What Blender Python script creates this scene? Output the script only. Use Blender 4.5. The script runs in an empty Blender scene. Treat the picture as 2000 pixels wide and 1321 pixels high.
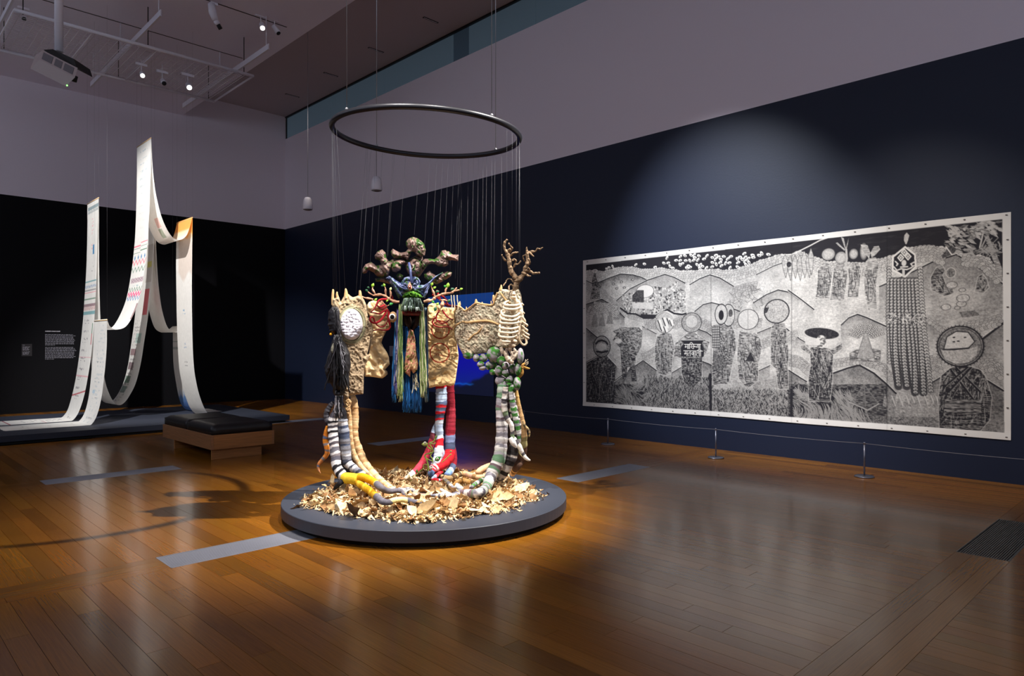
import bpy, math, random
import numpy as np
from mathutils import Vector, Matrix

rng = np.random.RandomState(7)
random.seed(7)
SC = bpy.context.scene
COL = SC.collection

# ------------------------------------------------------------------ camera
# room axes: +X runs along the back wall towards the right wall, +Y runs along the right wall towards the back wall
FPX = 1355.0                       # focal length for a 2000 px wide picture
YAW = math.atan2(1320.0, 1355.0)
SN, CS = math.sin(YAW), math.cos(YAW)
EYE = 1.5
cam_d = bpy.data.cameras.new('camera')
cam_d.sensor_width = 36.0
cam_d.lens = 36.0 * FPX / 2000.0
cam_d.shift_y = 15.5 / 2000.0
cam_d.clip_end = 100
cam = bpy.data.objects.new('camera', cam_d)
cam.location = (0, 0, EYE)
cam.rotation_euler = (math.pi / 2, 0, -YAW)
COL.objects.link(cam)
SC.camera = cam

# ------------------------------------------------------------------ world, lights, exposure
SC.view_settings.view_transform = 'Standard'
SC.view_settings.look = 'None'
SC.view_settings.gamma = 1.0
SC.view_settings.use_curve_mapping = False
SC.view_settings.exposure = 0.0
try:
    SC.cycles.use_denoising = True
    SC.cycles.sample_clamp_indirect = 4.0
except Exception:
    pass
world = bpy.data.worlds.new('dim_gallery')
SC.world = world
world.use_nodes = True
bg = world.node_tree.nodes['Background']
bg.inputs['Color'].default_value = (0.73, 0.81, 0.98, 1)
bg.inputs['Strength'].default_value = 1.6


def cam2room(r, t):
    """right / forward offsets from the camera -> room X, Y"""
    return CS * r + SN * t, -SN * r + CS * t


def spot(name, loc, aim, watts, color, angle, blend=0.5, size=0.06):
    d = bpy.data.lights.new(name, 'SPOT')
    d.energy = watts
    d.color = color
    d.spot_size = math.radians(angle)
    d.spot_blend = blend
    d.shadow_soft_size = size
    o = bpy.data.objects.new(name, d)
    o.location = loc
    o.rotation_euler = (Vector(aim) - Vector(loc)).to_track_quat('-Z', 'Y').to_euler()
    COL.objects.link(o)
    return o


SX, SY = cam2room(-0.78, 6.37)      # centre of the round plinth
k1 = cam2room(3.2, 6.0)
spot('track_spot_key', (k1[0], k1[1], 7.3), (SX, SY, 1.0), 5600, (1.0, 0.95, 0.89), 36, 0.9, 0.04)
k2 = cam2room(-2.2, 3.5)
spot('track_spot_front', (k2[0], k2[1], 7.3), (SX, SY, 0.8), 2300, (1.0, 0.95, 0.89), 30, 0.8, 0.05)
k3 = cam2room(0.2, 3.4)
spot('track_spot_fill', (k3[0], k3[1], 7.3), (SX, SY, 1.0), 1700, (1.0, 0.95, 0.88), 29, 0.8, 0.05)
spot('print_wash_left', (3.6, 6.4, 7.2), (9.15, 5.0, 2.2), 4300, (0.88, 0.93, 1.0), 39, 1.0, 0.08)
spot('print_wash_right', (3.8, 3.2, 7.2), (9.15, 2.6, 1.1), 1500, (1.0, 0.95, 0.88), 38, 1.0, 0.08)
spot('scroll_spot_left', (0.6, 9.6, 7.0), (4.0, 14.2, 2.6), 4600, (1.0, 0.98, 0.95), 44, 0.6, 0.05)
spot('scroll_spot_right', (7.5, 11.5, 7.3), (4.4, 14.3, 2.6), 700, (1.0, 0.90, 0.78), 40, 0.7, 0.05)


# ------------------------------------------------------------------ picture geometry
def ray(px, py):
    lat = (np.asarray(px, float) - 1000.0) / FPX
    return SN + lat * CS, CS - lat * SN, (676.0 - np.asarray(py, float)) / FPX


def PT(px, py, t):
    """point at depth t (metres along the view axis) seen at picture position px, py"""
    a, b, c = ray(px, py)
    t = np.asarray(t, float)
    return np.stack(np.broadcast_arrays(a * t, b * t, EYE + c * t), -1)


def on_x(px, py, X):
    a, b, c = ray(px, py)
    return PT(px, py, X / a)


def on_y(px, py, Y):
    a, b, c = ray(px, py)
    return PT(px, py, Y / b)


def on_z(px, py, z):
    a, b, c = ray(px, py)
    return PT(px, py, (z - EYE) / c)


def t_z(px, py, z):
    return (z - EYE) / ray(px, py)[2]


class crop:
    """positions measured on an enlarged detail: origin and scale of the detail"""
    def __init__(s, ox, oy, k):
        s.o = np.array([ox, oy], float)
        s.k = k

    def __call__(s, pts):
        return np.asarray(pts, float) / s.k + s.o


# ------------------------------------------------------------------ small numeric tools
def lin(r, g=None, b=None):
    v = np.array([r, g, b], float) if g is not None else np.asarray(r, float)
    v = v / 255.0
    return np.where(v <= 0.04045, v / 12.92, ((v + 0.055) / 1.055) ** 2.4)


def _hash(i):
    h = (i[..., 0] * 73856093) ^ (i[..., 1] * 19349663) ^ (i[..., 2] * 83492791)
    h = h & 0xffffffff
    h = ((h ^ (h >> 13)) * 1274126177) & 0xffffffff
    return ((h ^ (h >> 16)) & 0xffff) / 65535.0


def vnoise(p):
    p = np.asarray(p, float)
    if p.shape[-1] == 2:
        p = np.concatenate([p, np.zeros(p.shape[:-1] + (1,))], -1)
    i = np.floor(p).astype(np.int64)
    f = p - i
    f = f * f * (3 - 2 * f)
    out = 0
    for dx in (0, 1):
        wx = f[..., 0] if dx else 1 - f[..., 0]
        for dy in (0, 1):
            wy = f[..., 1] if dy else 1 - f[..., 1]
            for dz in (0, 1):
                wz = f[..., 2] if dz else 1 - f[..., 2]
                out = out + wx * wy * wz * _hash(i + np.array([dx, dy, dz]))
    return out


def fbm(p, n=4):
    p = np.asarray(p, float)
    s, a, tot = 0, 0.5, 0
    for k in range(n):
        s = s + a * vnoise(p * (2.03 ** k) + 17.3 * k)
        tot += a
        a *= 0.5
    return s / tot


def smooth(a, b, x):
    t = np.clip((x - a) / (b - a), 0, 1)
    return t * t * (3 - 2 * t)


def spline(pts, n):
    """Catmull-Rom through pts, n samples evenly spaced along the length; returns samples and the knots' parameters"""
    P = np.asarray(pts, float)
    if len(P) == 2:
        u = np.linspace(0, 1, n)[:, None]
        return P[0] * (1 - u) + P[1] * u, np.linspace(0, 1, n)
    Q = np.vstack([2 * P[0] - P[1], P, 2 * P[-1] - P[-2]])
    out, par = [], []
    for i in range(1, len(Q) - 2):
        u = np.linspace(0, 1, 17)[:-1, None]
        p0, p1, p2, p3 = Q[i - 1], Q[i], Q[i + 1], Q[i + 2]
        out.append(0.5 * (2 * p1 + (p2 - p0) * u + (2 * p0 - 5 * p1 + 4 * p2 - p3) * u * u + (3 * p1 - p0 - 3 * p2 + p3) * u ** 3))
        par.append(i - 1 + u[:, 0])
    out.append(P[-1:])
    par.append(np.array([len(P) - 1.0]))
    out = np.vstack(out)
    par = np.concatenate(par) / (len(P) - 1)
    d = np.concatenate([[0], np.cumsum(np.linalg.norm(np.diff(out, axis=0), axis=1))])
    s = np.linspace(0, d[-1], n)
    return np.stack([np.interp(s, d, out[:, k]) for k in range(out.shape[1])], -1), np.interp(s, d, par)


# ------------------------------------------------------------------ materials
def material(name, color=(0.5, 0.5, 0.5), rough=0.6, metal=0.0, attr=False, bump=0.0, bscale=60.0, vary=0.0,
             vscale=8.0, stretch=(1, 1, 1), spec=0.5, trans=0.0, emit=None, estr=0.0):
    m = bpy.data.materials.new(name)
    m.use_nodes = True
    nt = m.node_tree
    N, Lk = nt.nodes, nt.links
    b = N['Principled BSDF']
    b.inputs['Base Color'].default_value = (*color, 1)
    b.inputs['Roughness'].default_value = rough
    b.inputs['Metallic'].default_value = metal
    b.inputs['Specular IOR Level'].default_value = spec
    src = None
    if attr:
        a = N.new('ShaderNodeAttribute')
        a.attribute_name = 'Col'
        src = a.outputs['Color']
    geo = N.new('ShaderNodeNewGeometry')
    mp = N.new('ShaderNodeMapping')
    mp.inputs['Scale'].default_value = stretch
    Lk.new(geo.outputs['Position'], mp.inputs['Vector'])
    if vary > 0:
        nz = N.new('ShaderNodeTexNoise')
        nz.inputs['Scale'].default_value = vscale
        nz.inputs['Detail'].default_value = 6
        Lk.new(mp.outputs['Vector'], nz.inputs['Vector'])
        mr = N.new('ShaderNodeMapRange')
        mr.inputs['From Min'].default_value = 0.25
        mr.inputs['From Max'].default_value = 0.75
        mr.inputs['To Min'].default_value = 1 - vary
        mr.inputs['To Max'].default_value = 1 + vary
        Lk.new(nz.outputs['Fac'], mr.inputs['Value'])
        mx = N.new('ShaderNodeVectorMath')
        mx.operation = 'SCALE'
        if src is not None:
            Lk.new(src, mx.inputs[0])
        else:
            mx.inputs[0].default_value = color
        Lk.new(mr.outputs['Result'], mx.inputs['Scale'])
        src = mx.outputs['Vector']
    if src is not None:
        Lk.new(src, b.inputs['Base Color'])
    if bump > 0:
        nb = N.new('ShaderNodeTexNoise')
        nb.inputs['Scale'].default_value = bscale
        nb.inputs['Detail'].default_value = 5
        Lk.new(mp.outputs['Vector'], nb.inputs['Vector'])
        bp = N.new('ShaderNodeBump')
        bp.inputs['Strength'].default_value = bump
        bp.inputs['Distance'].default_value = 0.01
        Lk.new(nb.outputs['Fac'], bp.inputs['Height'])
        Lk.new(bp.outputs['Normal'], b.inputs['Normal'])
    if emit is not None:
        b.inputs['Emission Color'].default_value = (*emit, 1)
        b.inputs['Emission Strength'].default_value = estr
    if trans > 0:
        tr = N.new('ShaderNodeBsdfTranslucent')
        if src is not None:
            Lk.new(src, tr.inputs['Color'])
        else:
            tr.inputs['Color'].default_value = (*color, 1)
        ms = N.new('ShaderNodeMixShader')
        ms.inputs['Fac'].default_value = trans
        out = N['Material Output']
        Lk.new(b.outputs['BSDF'], ms.inputs[1])
        Lk.new(tr.outputs['BSDF'], ms.inputs[2])
        Lk.new(ms.outputs['Shader'], out.inputs['Surface'])
    return m


# ------------------------------------------------------------------ objects
ORG = {}


def tag(o, label=None, cat=None, group=None, kind=None):
    if label:
        o['label'] = label
    if cat:
        o['category'] = cat
    if group:
        o['group'] = group
    if kind:
        o['kind'] = kind
    return o


def thing(name, loc, label, cat, group=None):
    o = bpy.data.objects.new(name, None)
    o.empty_display_size = 0.1
    o.location = loc
    COL.objects.link(o)
    ORG[o.name] = np.array(loc, float)
    return tag(o, label, cat, group)


def rawmesh(name, V, F, col=None, sm=True, uv=None):
    me = bpy.data.meshes.new(name)
    V = np.ascontiguousarray(V, dtype=np.float32)
    if isinstance(F, np.ndarray) and F.ndim == 2:
        n, k = F.shape
        me.vertices.add(len(V))
        me.vertices.foreach_set('co', V.ravel())
        me.loops.add(n * k)
        me.loops.foreach_set('vertex_index', np.ascontiguousarray(F, dtype=np.int32).ravel())
        me.polygons.add(n)
        me.polygons.foreach_set('loop_start', np.arange(0, n * k, k, dtype=np.int32))
        me.polygons.foreach_set('loop_total', np.full(n, k, dtype=np.int32))
        me.update(calc_edges=True)
    else:
        me.from_pydata(V.tolist(), [], [list(map(int, f)) for f in F])
    if sm:
        me.polygons.foreach_set('use_smooth', np.ones(len(me.polygons), dtype=bool))
    if col is not None:
        c = np.asarray(col, float)
        if c.ndim == 1:
            c = np.tile(c, (len(V), 1))
        c = np.concatenate([c[:, :3], np.ones((len(V), 1))], 1).astype(np.float32)
        at = me.color_attributes.new('Col', 'FLOAT_COLOR', 'POINT')
        at.data.foreach_set('color', np.ascontiguousarray(c).ravel())
    me.validate()
    me.update()
    return me


def link(name, me, mats, parent=None, loc=None):
    for m in (mats if isinstance(mats, (list, tuple)) else [mats]):
        me.materials.append(m)
    o = bpy.data.objects.new(name, me)
    if parent is not None:
        o.parent = parent
        ORG[o.name] = ORG[parent.name]
    else:
        ORG[o.name] = np.zeros(3) if loc is None else np.array(loc, float)
        if loc is not None:
            o.location = loc
    COL.objects.link(o)
    return o


def part(name, VF, mat, parent, col=None, sm=True):
    """mesh in room coordinates made a child of a thing (or of a part)"""
    V, F = VF[0], VF[1]
    if col is None and len(VF) > 2:
        col = VF[2]
    return link(name, rawmesh(name, np.asarray(V, float) - ORG[parent.name], F, col, sm), mat, parent)


def solid(name, VF, mat, col=None, sm=False, kind='structure'):
    V, F = VF[0], VF[1]
    if col is None and len(VF) > 2:
        col = VF[2]
    o = link(name, rawmesh(name, V, F, col, sm), mat)
    if kind:
        o['kind'] = kind
    return o


def single(name, VF, mat, label, cat, group=None, sm=True, base=None, col=None):
    V, F = np.asarray(VF[0], float), VF[1]
    if col is None and len(VF) > 2:
        col = VF[2]
    if base is None:
        base = np.array([V[:, 0].mean(), V[:, 1].mean(), V[:, 2].min()])
    o = link(name, rawmesh(name, V - base, F, col, sm), mat, None, tuple(base))
    return tag(o, label, cat, group)


# ------------------------------------------------------------------ shapes
def join(*parts):
    V, F, C, n = [], [], [], 0
    hasc = all(len(p) > 2 for p in parts)
    for p in parts:
        V.append(np.asarray(p[0], float))
        F += [tuple(int(i) + n for i in f) for f in p[1]]
        if hasc:
            c = np.asarray(p[2], float)
            C.append(np.tile(c, (len(p[0]), 1)) if c.ndim == 1 else c)
        n += len(p[0])
    return (np.vstack(V), F, np.vstack(C)) if hasc else (np.vstack(V), F)


def box(x0, x1, y0, y1, z0, z1, bev=0.0):
    if bev <= 0:
        V = np.array([[x, y, z] for z in (z0, z1) for y in (y0, y1) for x in (x0, x1)], float)
        F = [(0, 2, 3, 1), (4, 5, 7, 6), (0, 1, 5, 4), (2, 6, 7, 3), (0, 4, 6, 2), (1, 3, 7, 5)]
        return V, F
    b = min(bev, (x1 - x0) / 2.01, (y1 - y0) / 2.01, (z1 - z0) / 2.01)
    V, idx = [], {}
    for i, x in enumerate((x0, x1)):
        for j, y in enumerate((y0, y1)):
            for k, z in enumerate((z0, z1)):
                sx, sy, sz = (b, -b)[i], (b, -b)[j], (b, -b)[k]
                for a, v in enumerate(((x, y + sy, z + sz), (x + sx, y, z + sz), (x + sx, y + sy, z))):
                    idx[i, j, k, a] = len(V)
                    V.append(v)
    q = lambda *t: tuple(idx[i] for i in t)
    F = []
    for i in (0, 1):
        F.append(q((i, 0, 0, 0), (i, 1, 0, 0), (i, 1, 1, 0), (i, 0, 1, 0)))
        F.append(q((0, i, 0, 1), (1, i, 0, 1), (1, i, 1, 1), (0, i, 1, 1)))
        F.append(q((0, 0, i, 2), (1, 0, i, 2), (1, 1, i, 2), (0, 1, i, 2)))
    for i in (0, 1):
        for j in (0, 1):
            F.append(q((i, j, 0, 0), (i, j, 0, 1), (i, j, 1, 1), (i, j, 1, 0)))
            F.append(q((i, 0, j, 0), (i, 0, j, 2), (i, 1, j, 2), (i, 1, j, 0)))
            F.append(q((0, i, j, 1), (0, i, j, 2), (1, i, j, 2), (1, i, j, 1)))
            for k in (0, 1):
                F.append(q((i, j, k, 0), (i, j, k, 1), (i, j, k, 2)))
    V = np.array(V, float)
    c = V.mean(0)
    out = []
    for f in F:
        p = V[list(f)]
        n = np.cross(p[1] - p[0], p[2] - p[0])
        out.append(f if np.dot(n, p.mean(0) - c) > 0 else f[::-1])
    return V, out


def lathe(profile, cx, cy, n=32):
    """profile: list of (radius, z), closed at the axis when radius is 0"""
    V, F = [], []
    a = np.linspace(0, 2 * math.pi, n, endpoint=False)
    for r, z in profile:
        V += [(cx + r * math.cos(t), cy + r * math.sin(t), z) for t in a]
    for i in range(len(profile) - 1):
        for j in range(n):
            k = (j + 1) % n
            F.append((i * n + j, i * n + k, (i + 1) * n + k, (i + 1) * n + j))
    F.append(tuple(range(n))[::-1])
    F.append(tuple((len(profile) - 1) * n + j for j in range(n)))
    return np.array(V), F


def rod(a, b, r, n=8):
    a, b = np.asarray(a, float), np.asarray(b, float)
    return tube_xyz(np.array([a, b]), np.array([r, r]), n)


def tube_xyz(P, R, n=12, caps=True, squash=None):
    P = np.asarray(P, float)
    m = len(P)
    T = np.gradient(P, axis=0)
    T /= np.maximum(np.linalg.norm(T, axis=1, keepdims=True), 1e-9)
    up = np.array([0, 0, 1.0]) if abs(T[0][2]) < 0.9 else np.array([1.0, 0, 0])
    u = np.cross(T[0], up)
    u /= np.linalg.norm(u)
    ang = np.linspace(0, 2 * math.pi, n, endpoint=False)
    V = np.empty((m, n, 3))
    for i in range(m):
        u = u - T[i] * np.dot(u, T[i])
        u /= max(np.linalg.norm(u), 1e-9)
        w = np.cross(T[i], u)
        V[i] = P[i] + R[i] * (np.cos(ang)[:, None] * u + np.sin(ang)[:, None] * w)
    idx = np.arange(m * n).reshape(m, n)
    F = np.stack([idx[:-1], np.roll(idx[:-1], -1, 1), np.roll(idx[1:], -1, 1), idx[1:]], -1).reshape(-1, 4)
    F = [tuple(f) for f in F]
    V = V.reshape(-1, 3)
    if caps:
        F.append(tuple(range(n))[::-1])
        F.append(tuple((m - 1) * n + j for j in range(n)))
    return V, F


def ball(c, r, n=12, m=8, rx=None):
    """ellipsoid; r may be a triple (right, depth, up) in the camera's frame"""
    r = np.array(r if np.ndim(r) else (r, r, r), float)
    V, F = [], []
    for i in range(1, m):
        th = math.pi * i / m
        for j in range(n):
            ph = 2 * math.pi * j / n
            V.append((math.sin(th) * math.cos(ph), math.sin(th) * math.sin(ph), math.cos(th)))
    V.append((0, 0, 1))
    V.append((0, 0, -1))
    V = np.array(V) * r
    x, y = CS * V[:, 0] + SN * V[:, 1], -SN * V[:, 0] + CS * V[:, 1]
    V = np.stack([x, y, V[:, 2]], -1) + np.asarray(c, float)
    for i in range(m - 2):
        for j in range(n):
            k = (j + 1) % n
            F.append((i * n + j, (i + 1) * n + j, (i + 1) * n + k, i * n + k))
    top, bot = len(V) - 2, len(V) - 1
    for j in range(n):
        k = (j + 1) % n
        F.append((top, j, k))
        F.append((bot, (m - 2) * n + k, (m - 2) * n + j))
    return V, F

# ================================================================== ROOM
XR, YB = 9.15, 18.65
XL, YF = -6.0, -6.0
ZPAINT, ZWIN, ZSOF, ZTOP = 4.82, 7.38, 7.42, 8.02
m_white = material('white_wall_paint', tuple(lin(222, 212, 222)), 0.75, bump=0.08, bscale=30)
m_ceil = material('ceiling_paint', tuple(lin(238, 232, 246)), 0.8, bump=0.05, bscale=20)
m_navy = material('navy_wall_paint', tuple(lin(23, 31, 52)), 0.5, spec=0.3, bump=0.06, bscale=40)
m_navyb = material('dark_wall_paint', tuple(lin(11, 11, 15)), 0.7, spec=0.12, bump=0.06, bscale=40)
m_sub = material('dark_joint', tuple(lin(26, 16, 10)), 0.9)
m_black = material('matt_black', tuple(lin(20, 20, 22)), 0.7)
m_dark = material('dark_slot', tuple(lin(30, 28, 30)), 0.8)


def wall(name, lower, upper, dark=None):
    me = rawmesh(name, *join(lower, upper), sm=False)
    me.materials.append(dark or m_navy)
    me.materials.append(m_white)
    n = len(lower[1])
    for i, p in enumerate(me.polygons):
        p.material_index = 0 if i < n else 1
    o = bpy.data.objects.new(name, me)
    o['kind'] = 'structure'
    COL.objects.link(o)
    ORG[o.name] = np.zeros(3)
    return o


wall('wall_right', box(XR, XR + 0.25, YF, YB + 0.25, -0.05, ZPAINT), box(XR, XR + 0.25, YF, YB + 0.25, ZPAINT, ZWIN))
wall('wall_back', box(XL, XR, YB, YB + 0.25, -0.05, ZPAINT), box(XL, XR + 0.3, YB, YB + 0.25, ZPAINT, ZTOP + 0.1), m_navyb)
solid('wall_left_added', box(XL - 0.25, XL, YF, YB, -0.05, ZPAINT), m_navyb)  # unseen half-height wall, added to cut low ambient light, open above
solid('wall_front_added', box(XL, XR, YF - 0.25, YF, -0.05, ZPAINT), m_navyb)  # added behind the camera, lower half only, to darken low-level ambient
ceil_o = solid('ceiling', box(XL, 6.36, YF, YB, ZSOF, ZSOF + 0.9), m_ceil)
solid('ceiling', box(6.36, XR + 0.25, YF, YB, ZTOP, ZTOP + 0.3), material('raised_ceiling_darker', tuple(lin(180, 168, 172)), 0.8, bump=0.05, bscale=20))  # raised strip has a darker, browner colour than the lower ceiling
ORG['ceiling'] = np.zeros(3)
# service slots in the lower ceiling
for i, y in enumerate((12.14, 14.09)):
    solid('trim_%d' % (i + 1), box(XL, 5.99, y - 0.012, y + 0.012, ZSOF - 0.004, ZSOF + 0.01), m_dark)

# clerestory window above the right wall
m_pane = material('frosted_teal_glass', tuple(lin(70, 84, 92)), 0.35, emit=tuple(lin(50, 62, 72)), estr=0.7)
m_pane_shade = material('frosted_glass_column_shade', tuple(lin(48, 66, 78)), 0.35, emit=tuple(lin(34, 44, 54)), estr=0.55)  # a column's silhouette put into pane colour and weaker glow; no column modelled
m_frame = material('dark_window_frame', tuple(lin(22, 24, 30)), 0.5)
win = solid('window_1', join(box(XR + 0.02, XR + 0.1, YB - 0.03, YB, ZWIN, ZTOP), box(XR + 0.0, XR + 0.1, YF, YB, ZTOP - 0.035, ZTOP),
                             box(XR + 0.16, XR + 0.25, YF, YB, ZWIN, ZTOP)), m_frame)
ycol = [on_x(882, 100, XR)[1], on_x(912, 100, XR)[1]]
edges = [YB - 0.03]
y = YB - 0.03
while y > YF + 0.1:
    y = max(YF, y - 2.45)
    edges.append(y)
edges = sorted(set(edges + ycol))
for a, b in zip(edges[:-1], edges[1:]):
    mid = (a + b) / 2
    part('pane', box(XR + 0.05, XR + 0.07, a + 0.004, b - 0.004, ZWIN, ZTOP - 0.03), m_pane_shade if ycol[1] - 0.01 < mid < ycol[0] + 0.01 or ycol[0] - 0.01 < mid < ycol[1] + 0.01 else m_pane, win, sm=False)

# ------------------------------------------------------------------ floor of narrow boards with cross bands
def wood_mat(name, stretch):
    m = bpy.data.materials.new(name)
    m.use_nodes = True
    nt = m.node_tree
    N, Lk = nt.nodes, nt.links
    b = N['Principled BSDF']
    a = N.new('ShaderNodeAttribute')
    a.attribute_name = 'Col'
    geo = N.new('ShaderNodeNewGeometry')
    mp = N.new('ShaderNodeMapping')
    mp.inputs['Scale'].default_value = stretch
    Lk.new(geo.outputs['Position'], mp.inputs['Vector'])
    nz = N.new('ShaderNodeTexNoise')
    nz.inputs['Scale'].default_value = 1.0
    nz.inputs['Detail'].default_value = 8
    nz.inputs['Distortion'].default_value = 0.6
    Lk.new(mp.outputs['Vector'], nz.inputs['Vector'])
    mr = N.new('ShaderNodeMapRange')
    mr.inputs['From Min'].default_value = 0.3
    mr.inputs['From Max'].default_value = 0.7
    mr.inputs['To Min'].default_value = 0.84
    mr.inputs['To Max'].default_value = 1.13
    Lk.new(nz.outputs['Fac'], mr.inputs['Value'])
    mx = N.new('ShaderNodeVectorMath')
    mx.operation = 'SCALE'
    Lk.new(a.outputs['Color'], mx.inputs[0])
    Lk.new(mr.outputs['Result'], mx.inputs['Scale'])
    Lk.new(mx.outputs['Vector'], b.inputs['Base Color'])
    n2 = N.new('ShaderNodeTexNoise')
    n2.inputs['Scale'].default_value = 1.6
    n2.inputs['Detail'].default_value = 4
    Lk.new(geo.outputs['Position'], n2.inputs['Vector'])
    r2 = N.new('ShaderNodeMapRange')
    r2.inputs['To Min'].default_value = 0.20
    r2.inputs['To Max'].default_value = 0.30
    Lk.new(n2.outputs['Fac'], r2.inputs['Value'])
    Lk.new(r2.outputs['Result'], b.inputs['Roughness'])
    bp = N.new('ShaderNodeBump')
    bp.inputs['Strength'].default_value = 0.03
    bp.inputs['Distance'].default_value = 0.002
    Lk.new(nz.outputs['Fac'], bp.inputs['Height'])
    Lk.new(bp.outputs['Normal'], b.inputs['Normal'])
    b.inputs['Specular IOR Level'].default_value = 0.35
    b.inputs['Coat Weight'].default_value = 0.36
    b.inputs['Coat Roughness'].default_value = 0.12
    return m


m_board = wood_mat('varnished_hardwood', (150, 3.5, 30))
m_cross = wood_mat('varnished_hardwood_crosswise', (3.5, 150, 30))
floor = solid('floor', box(XL, XR, YF, YB, -0.2, -0.016), m_sub)
BANDS = [(1.04, 1.365), (4.955, 5.28), (8.87, 9.195), (12.785, 13.11), (16.70, 17.03)]
GRX = [(1.62, 3.02), (5.84, 7.22)]
W = 0.118
boards = []          # x0,x1,y0,y1,cross


def wood_tone():
    k = rng.normal(0, 1)
    base = lin(146, 92, 26) * (1 + 0.10 * np.clip(k, -2, 2)) * 0.92
    base = base * np.array([1, 1 + 0.035 * rng.normal(), 1 + 0.06 * rng.normal()])
    if rng.rand() < 0.14:
        base *= 0.76
    return np.clip(base, 0.002, 1)


cuts = [YF] + [v for bnd in BANDS for v in bnd] + [YB]
for a, b in zip(cuts[0::2], cuts[1::2]):
    x = XL
    while x < XR - 0.01:
        x1 = min(XR, x + W)
        y = a
        first = True
        while y < b - 0.01:
            ln = rng.uniform(0.9, 2.6)
            if first:
                ln *= rng.uniform(0.3, 1)
                first = False
            y1 = y + ln
            if b - y1 < 0.35:
                y1 = b
            boards.append((x, x1, y, y1, False))
            y = y1
        x = x1
for a, b in BANDS:
    w = (b - a) / 3
    for k in range(3):
        xs = [(XL, GRX[0][0]), (GRX[0][1], GRX[1][0]), (GRX[1][1], XR)]
        for s, e in xs:
            x = s
            while x < e - 0.01:
                x1 = x + rng.uniform(1.4, 3.0)
                if e - x1 < 0.5:
                    x1 = e
                boards.append((x, x1, a + k * w, a + (k + 1) * w, True))
                x = x1


def view_size(x0, x1, y0, y1):
    best = 0
    for x in np.linspace(x0, x1, 3):
        for y in np.linspace(y0, y1, 7):
            r, t = CS * x - SN * y, SN * x + CS * y
            if t > 1.0:
                px, py = 1000 + FPX * r / t, 676 + FPX * EYE / t
                if -30 < px < 2030 and py < 1350:
                    best += (x1 - x0) * (y1 - y0) / t ** 3
    return best


boards.sort(key=lambda q: -view_size(*q[:4]))
g = 0.0011
rest_b, rest_c = [], []
nb = 0
for i, (x0, x1, y0, y1, cr) in enumerate(boards):
    tone = wood_tone()
    dz = rng.uniform(-0.0004, 0.0)
    if i < 300:
        vf = box(x0 + g, x1 - g, y0 + g, y1 - g, -0.016, dz)
        part('plank', vf, m_cross if cr else m_board, floor, np.tile(tone, (len(vf[0]), 1)), sm=False)
    else:
        vf = box(x0 + g, x1 - g, y0 + g, y1 - g, -0.016, dz)
        (rest_c if cr else rest_b).append((vf[0], vf[1], tone))
o = part('floorboards', join(*rest_b), m_board, floor, sm=False)
o['kind'] = 'stuff'
o = part('crosswise_floorboards', join(*rest_c), m_cross, floor, sm=False)
o['kind'] = 'stuff'

# ------------------------------------------------------------------ floor grilles in the cross bands
m_alu = material('brushed_aluminium', tuple(lin(156, 157, 168)), 0.46, 0.3)
m_alu_shade = material('shaded_aluminium', tuple(lin(124, 120, 112)), 0.4, 0.4)  # same metal as the other grilles, its lack of light put into the colour
GR = [(0, 0, None), (1, 1, 'silver metal floor grille beside the right edge of the round plinth'),
      (1, 0, 'bright silver metal floor grille running up to the left front of the round plinth'),
      (2, 0, 'silver metal floor grille in the boards in front of the leather bench'),
      (2, 1, 'dim floor grille in the boards behind the hanging textile sculpture'),
      (3, 1, 'far floor grille at the right end of the long black platform'),
      (0, 1, 'dark slatted floor grille at the right edge of the floor, nearest the camera')]
for bi, gi, lab in GR:
    if lab is None:
        continue
    y0, y1 = BANDS[bi]
    x0, x1 = GRX[gi]
    th = thing('floor_grille', ((x0 + x1) / 2, (y0 + y1) / 2, 0), lab, 'floor grille', 'metal floor grilles')
    mm = m_alu_shade if bi == 0 else m_alu
    part('frame', join(box(x0, x1, y0, y0 + 0.006, -0.015, 0.001), box(x0, x1, y1 - 0.006, y1, -0.015, 0.001),
                       box(x0, x0 + 0.006, y0, y1, -0.015, 0.001), box(x1 - 0.006, x1, y0, y1, -0.015, 0.001)), mm, th, sm=False)
    part('tray', box(x0, x1, y0, y1, -0.0159, -0.0145), m_black, th, sm=False)
    pitch = 0.0145
    n = int((y1 - y0 - 0.012) / pitch)
    wdt = 0.0058 if bi == 0 else 0.0085
    sl = [box(x0 + 0.006, x1 - 0.006, y0 + 0.008 + k * pitch, y0 + 0.008 + k * pitch + wdt, -0.0145, 0.0005) for k in range(n)]
    s = part('slats', join(*sl), mm, th, sm=False)
    s['kind'] = 'stuff'

# ------------------------------------------------------------------ round plinth
m_plinth = material('grey_plinth_paint', tuple(lin(58, 62, 73)), 0.5, spec=0.35, vary=0.05, vscale=3)
m_plinth_side = m_plinth
th = thing('round_plinth', (SX, SY, 0), 'low round dark grey plinth under the hanging textile sculpture', 'plinth')
part('slab', lathe([(1.262, 0.046), (1.275, 0.05), (1.275, 0.136), (1.271, 0.14)], SX, SY, 128), m_plinth, th, sm=False)
part('recessed_base', lathe([(1.20, 0.0), (1.20, 0.046)], SX, SY, 96), m_black, th, sm=False)

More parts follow.
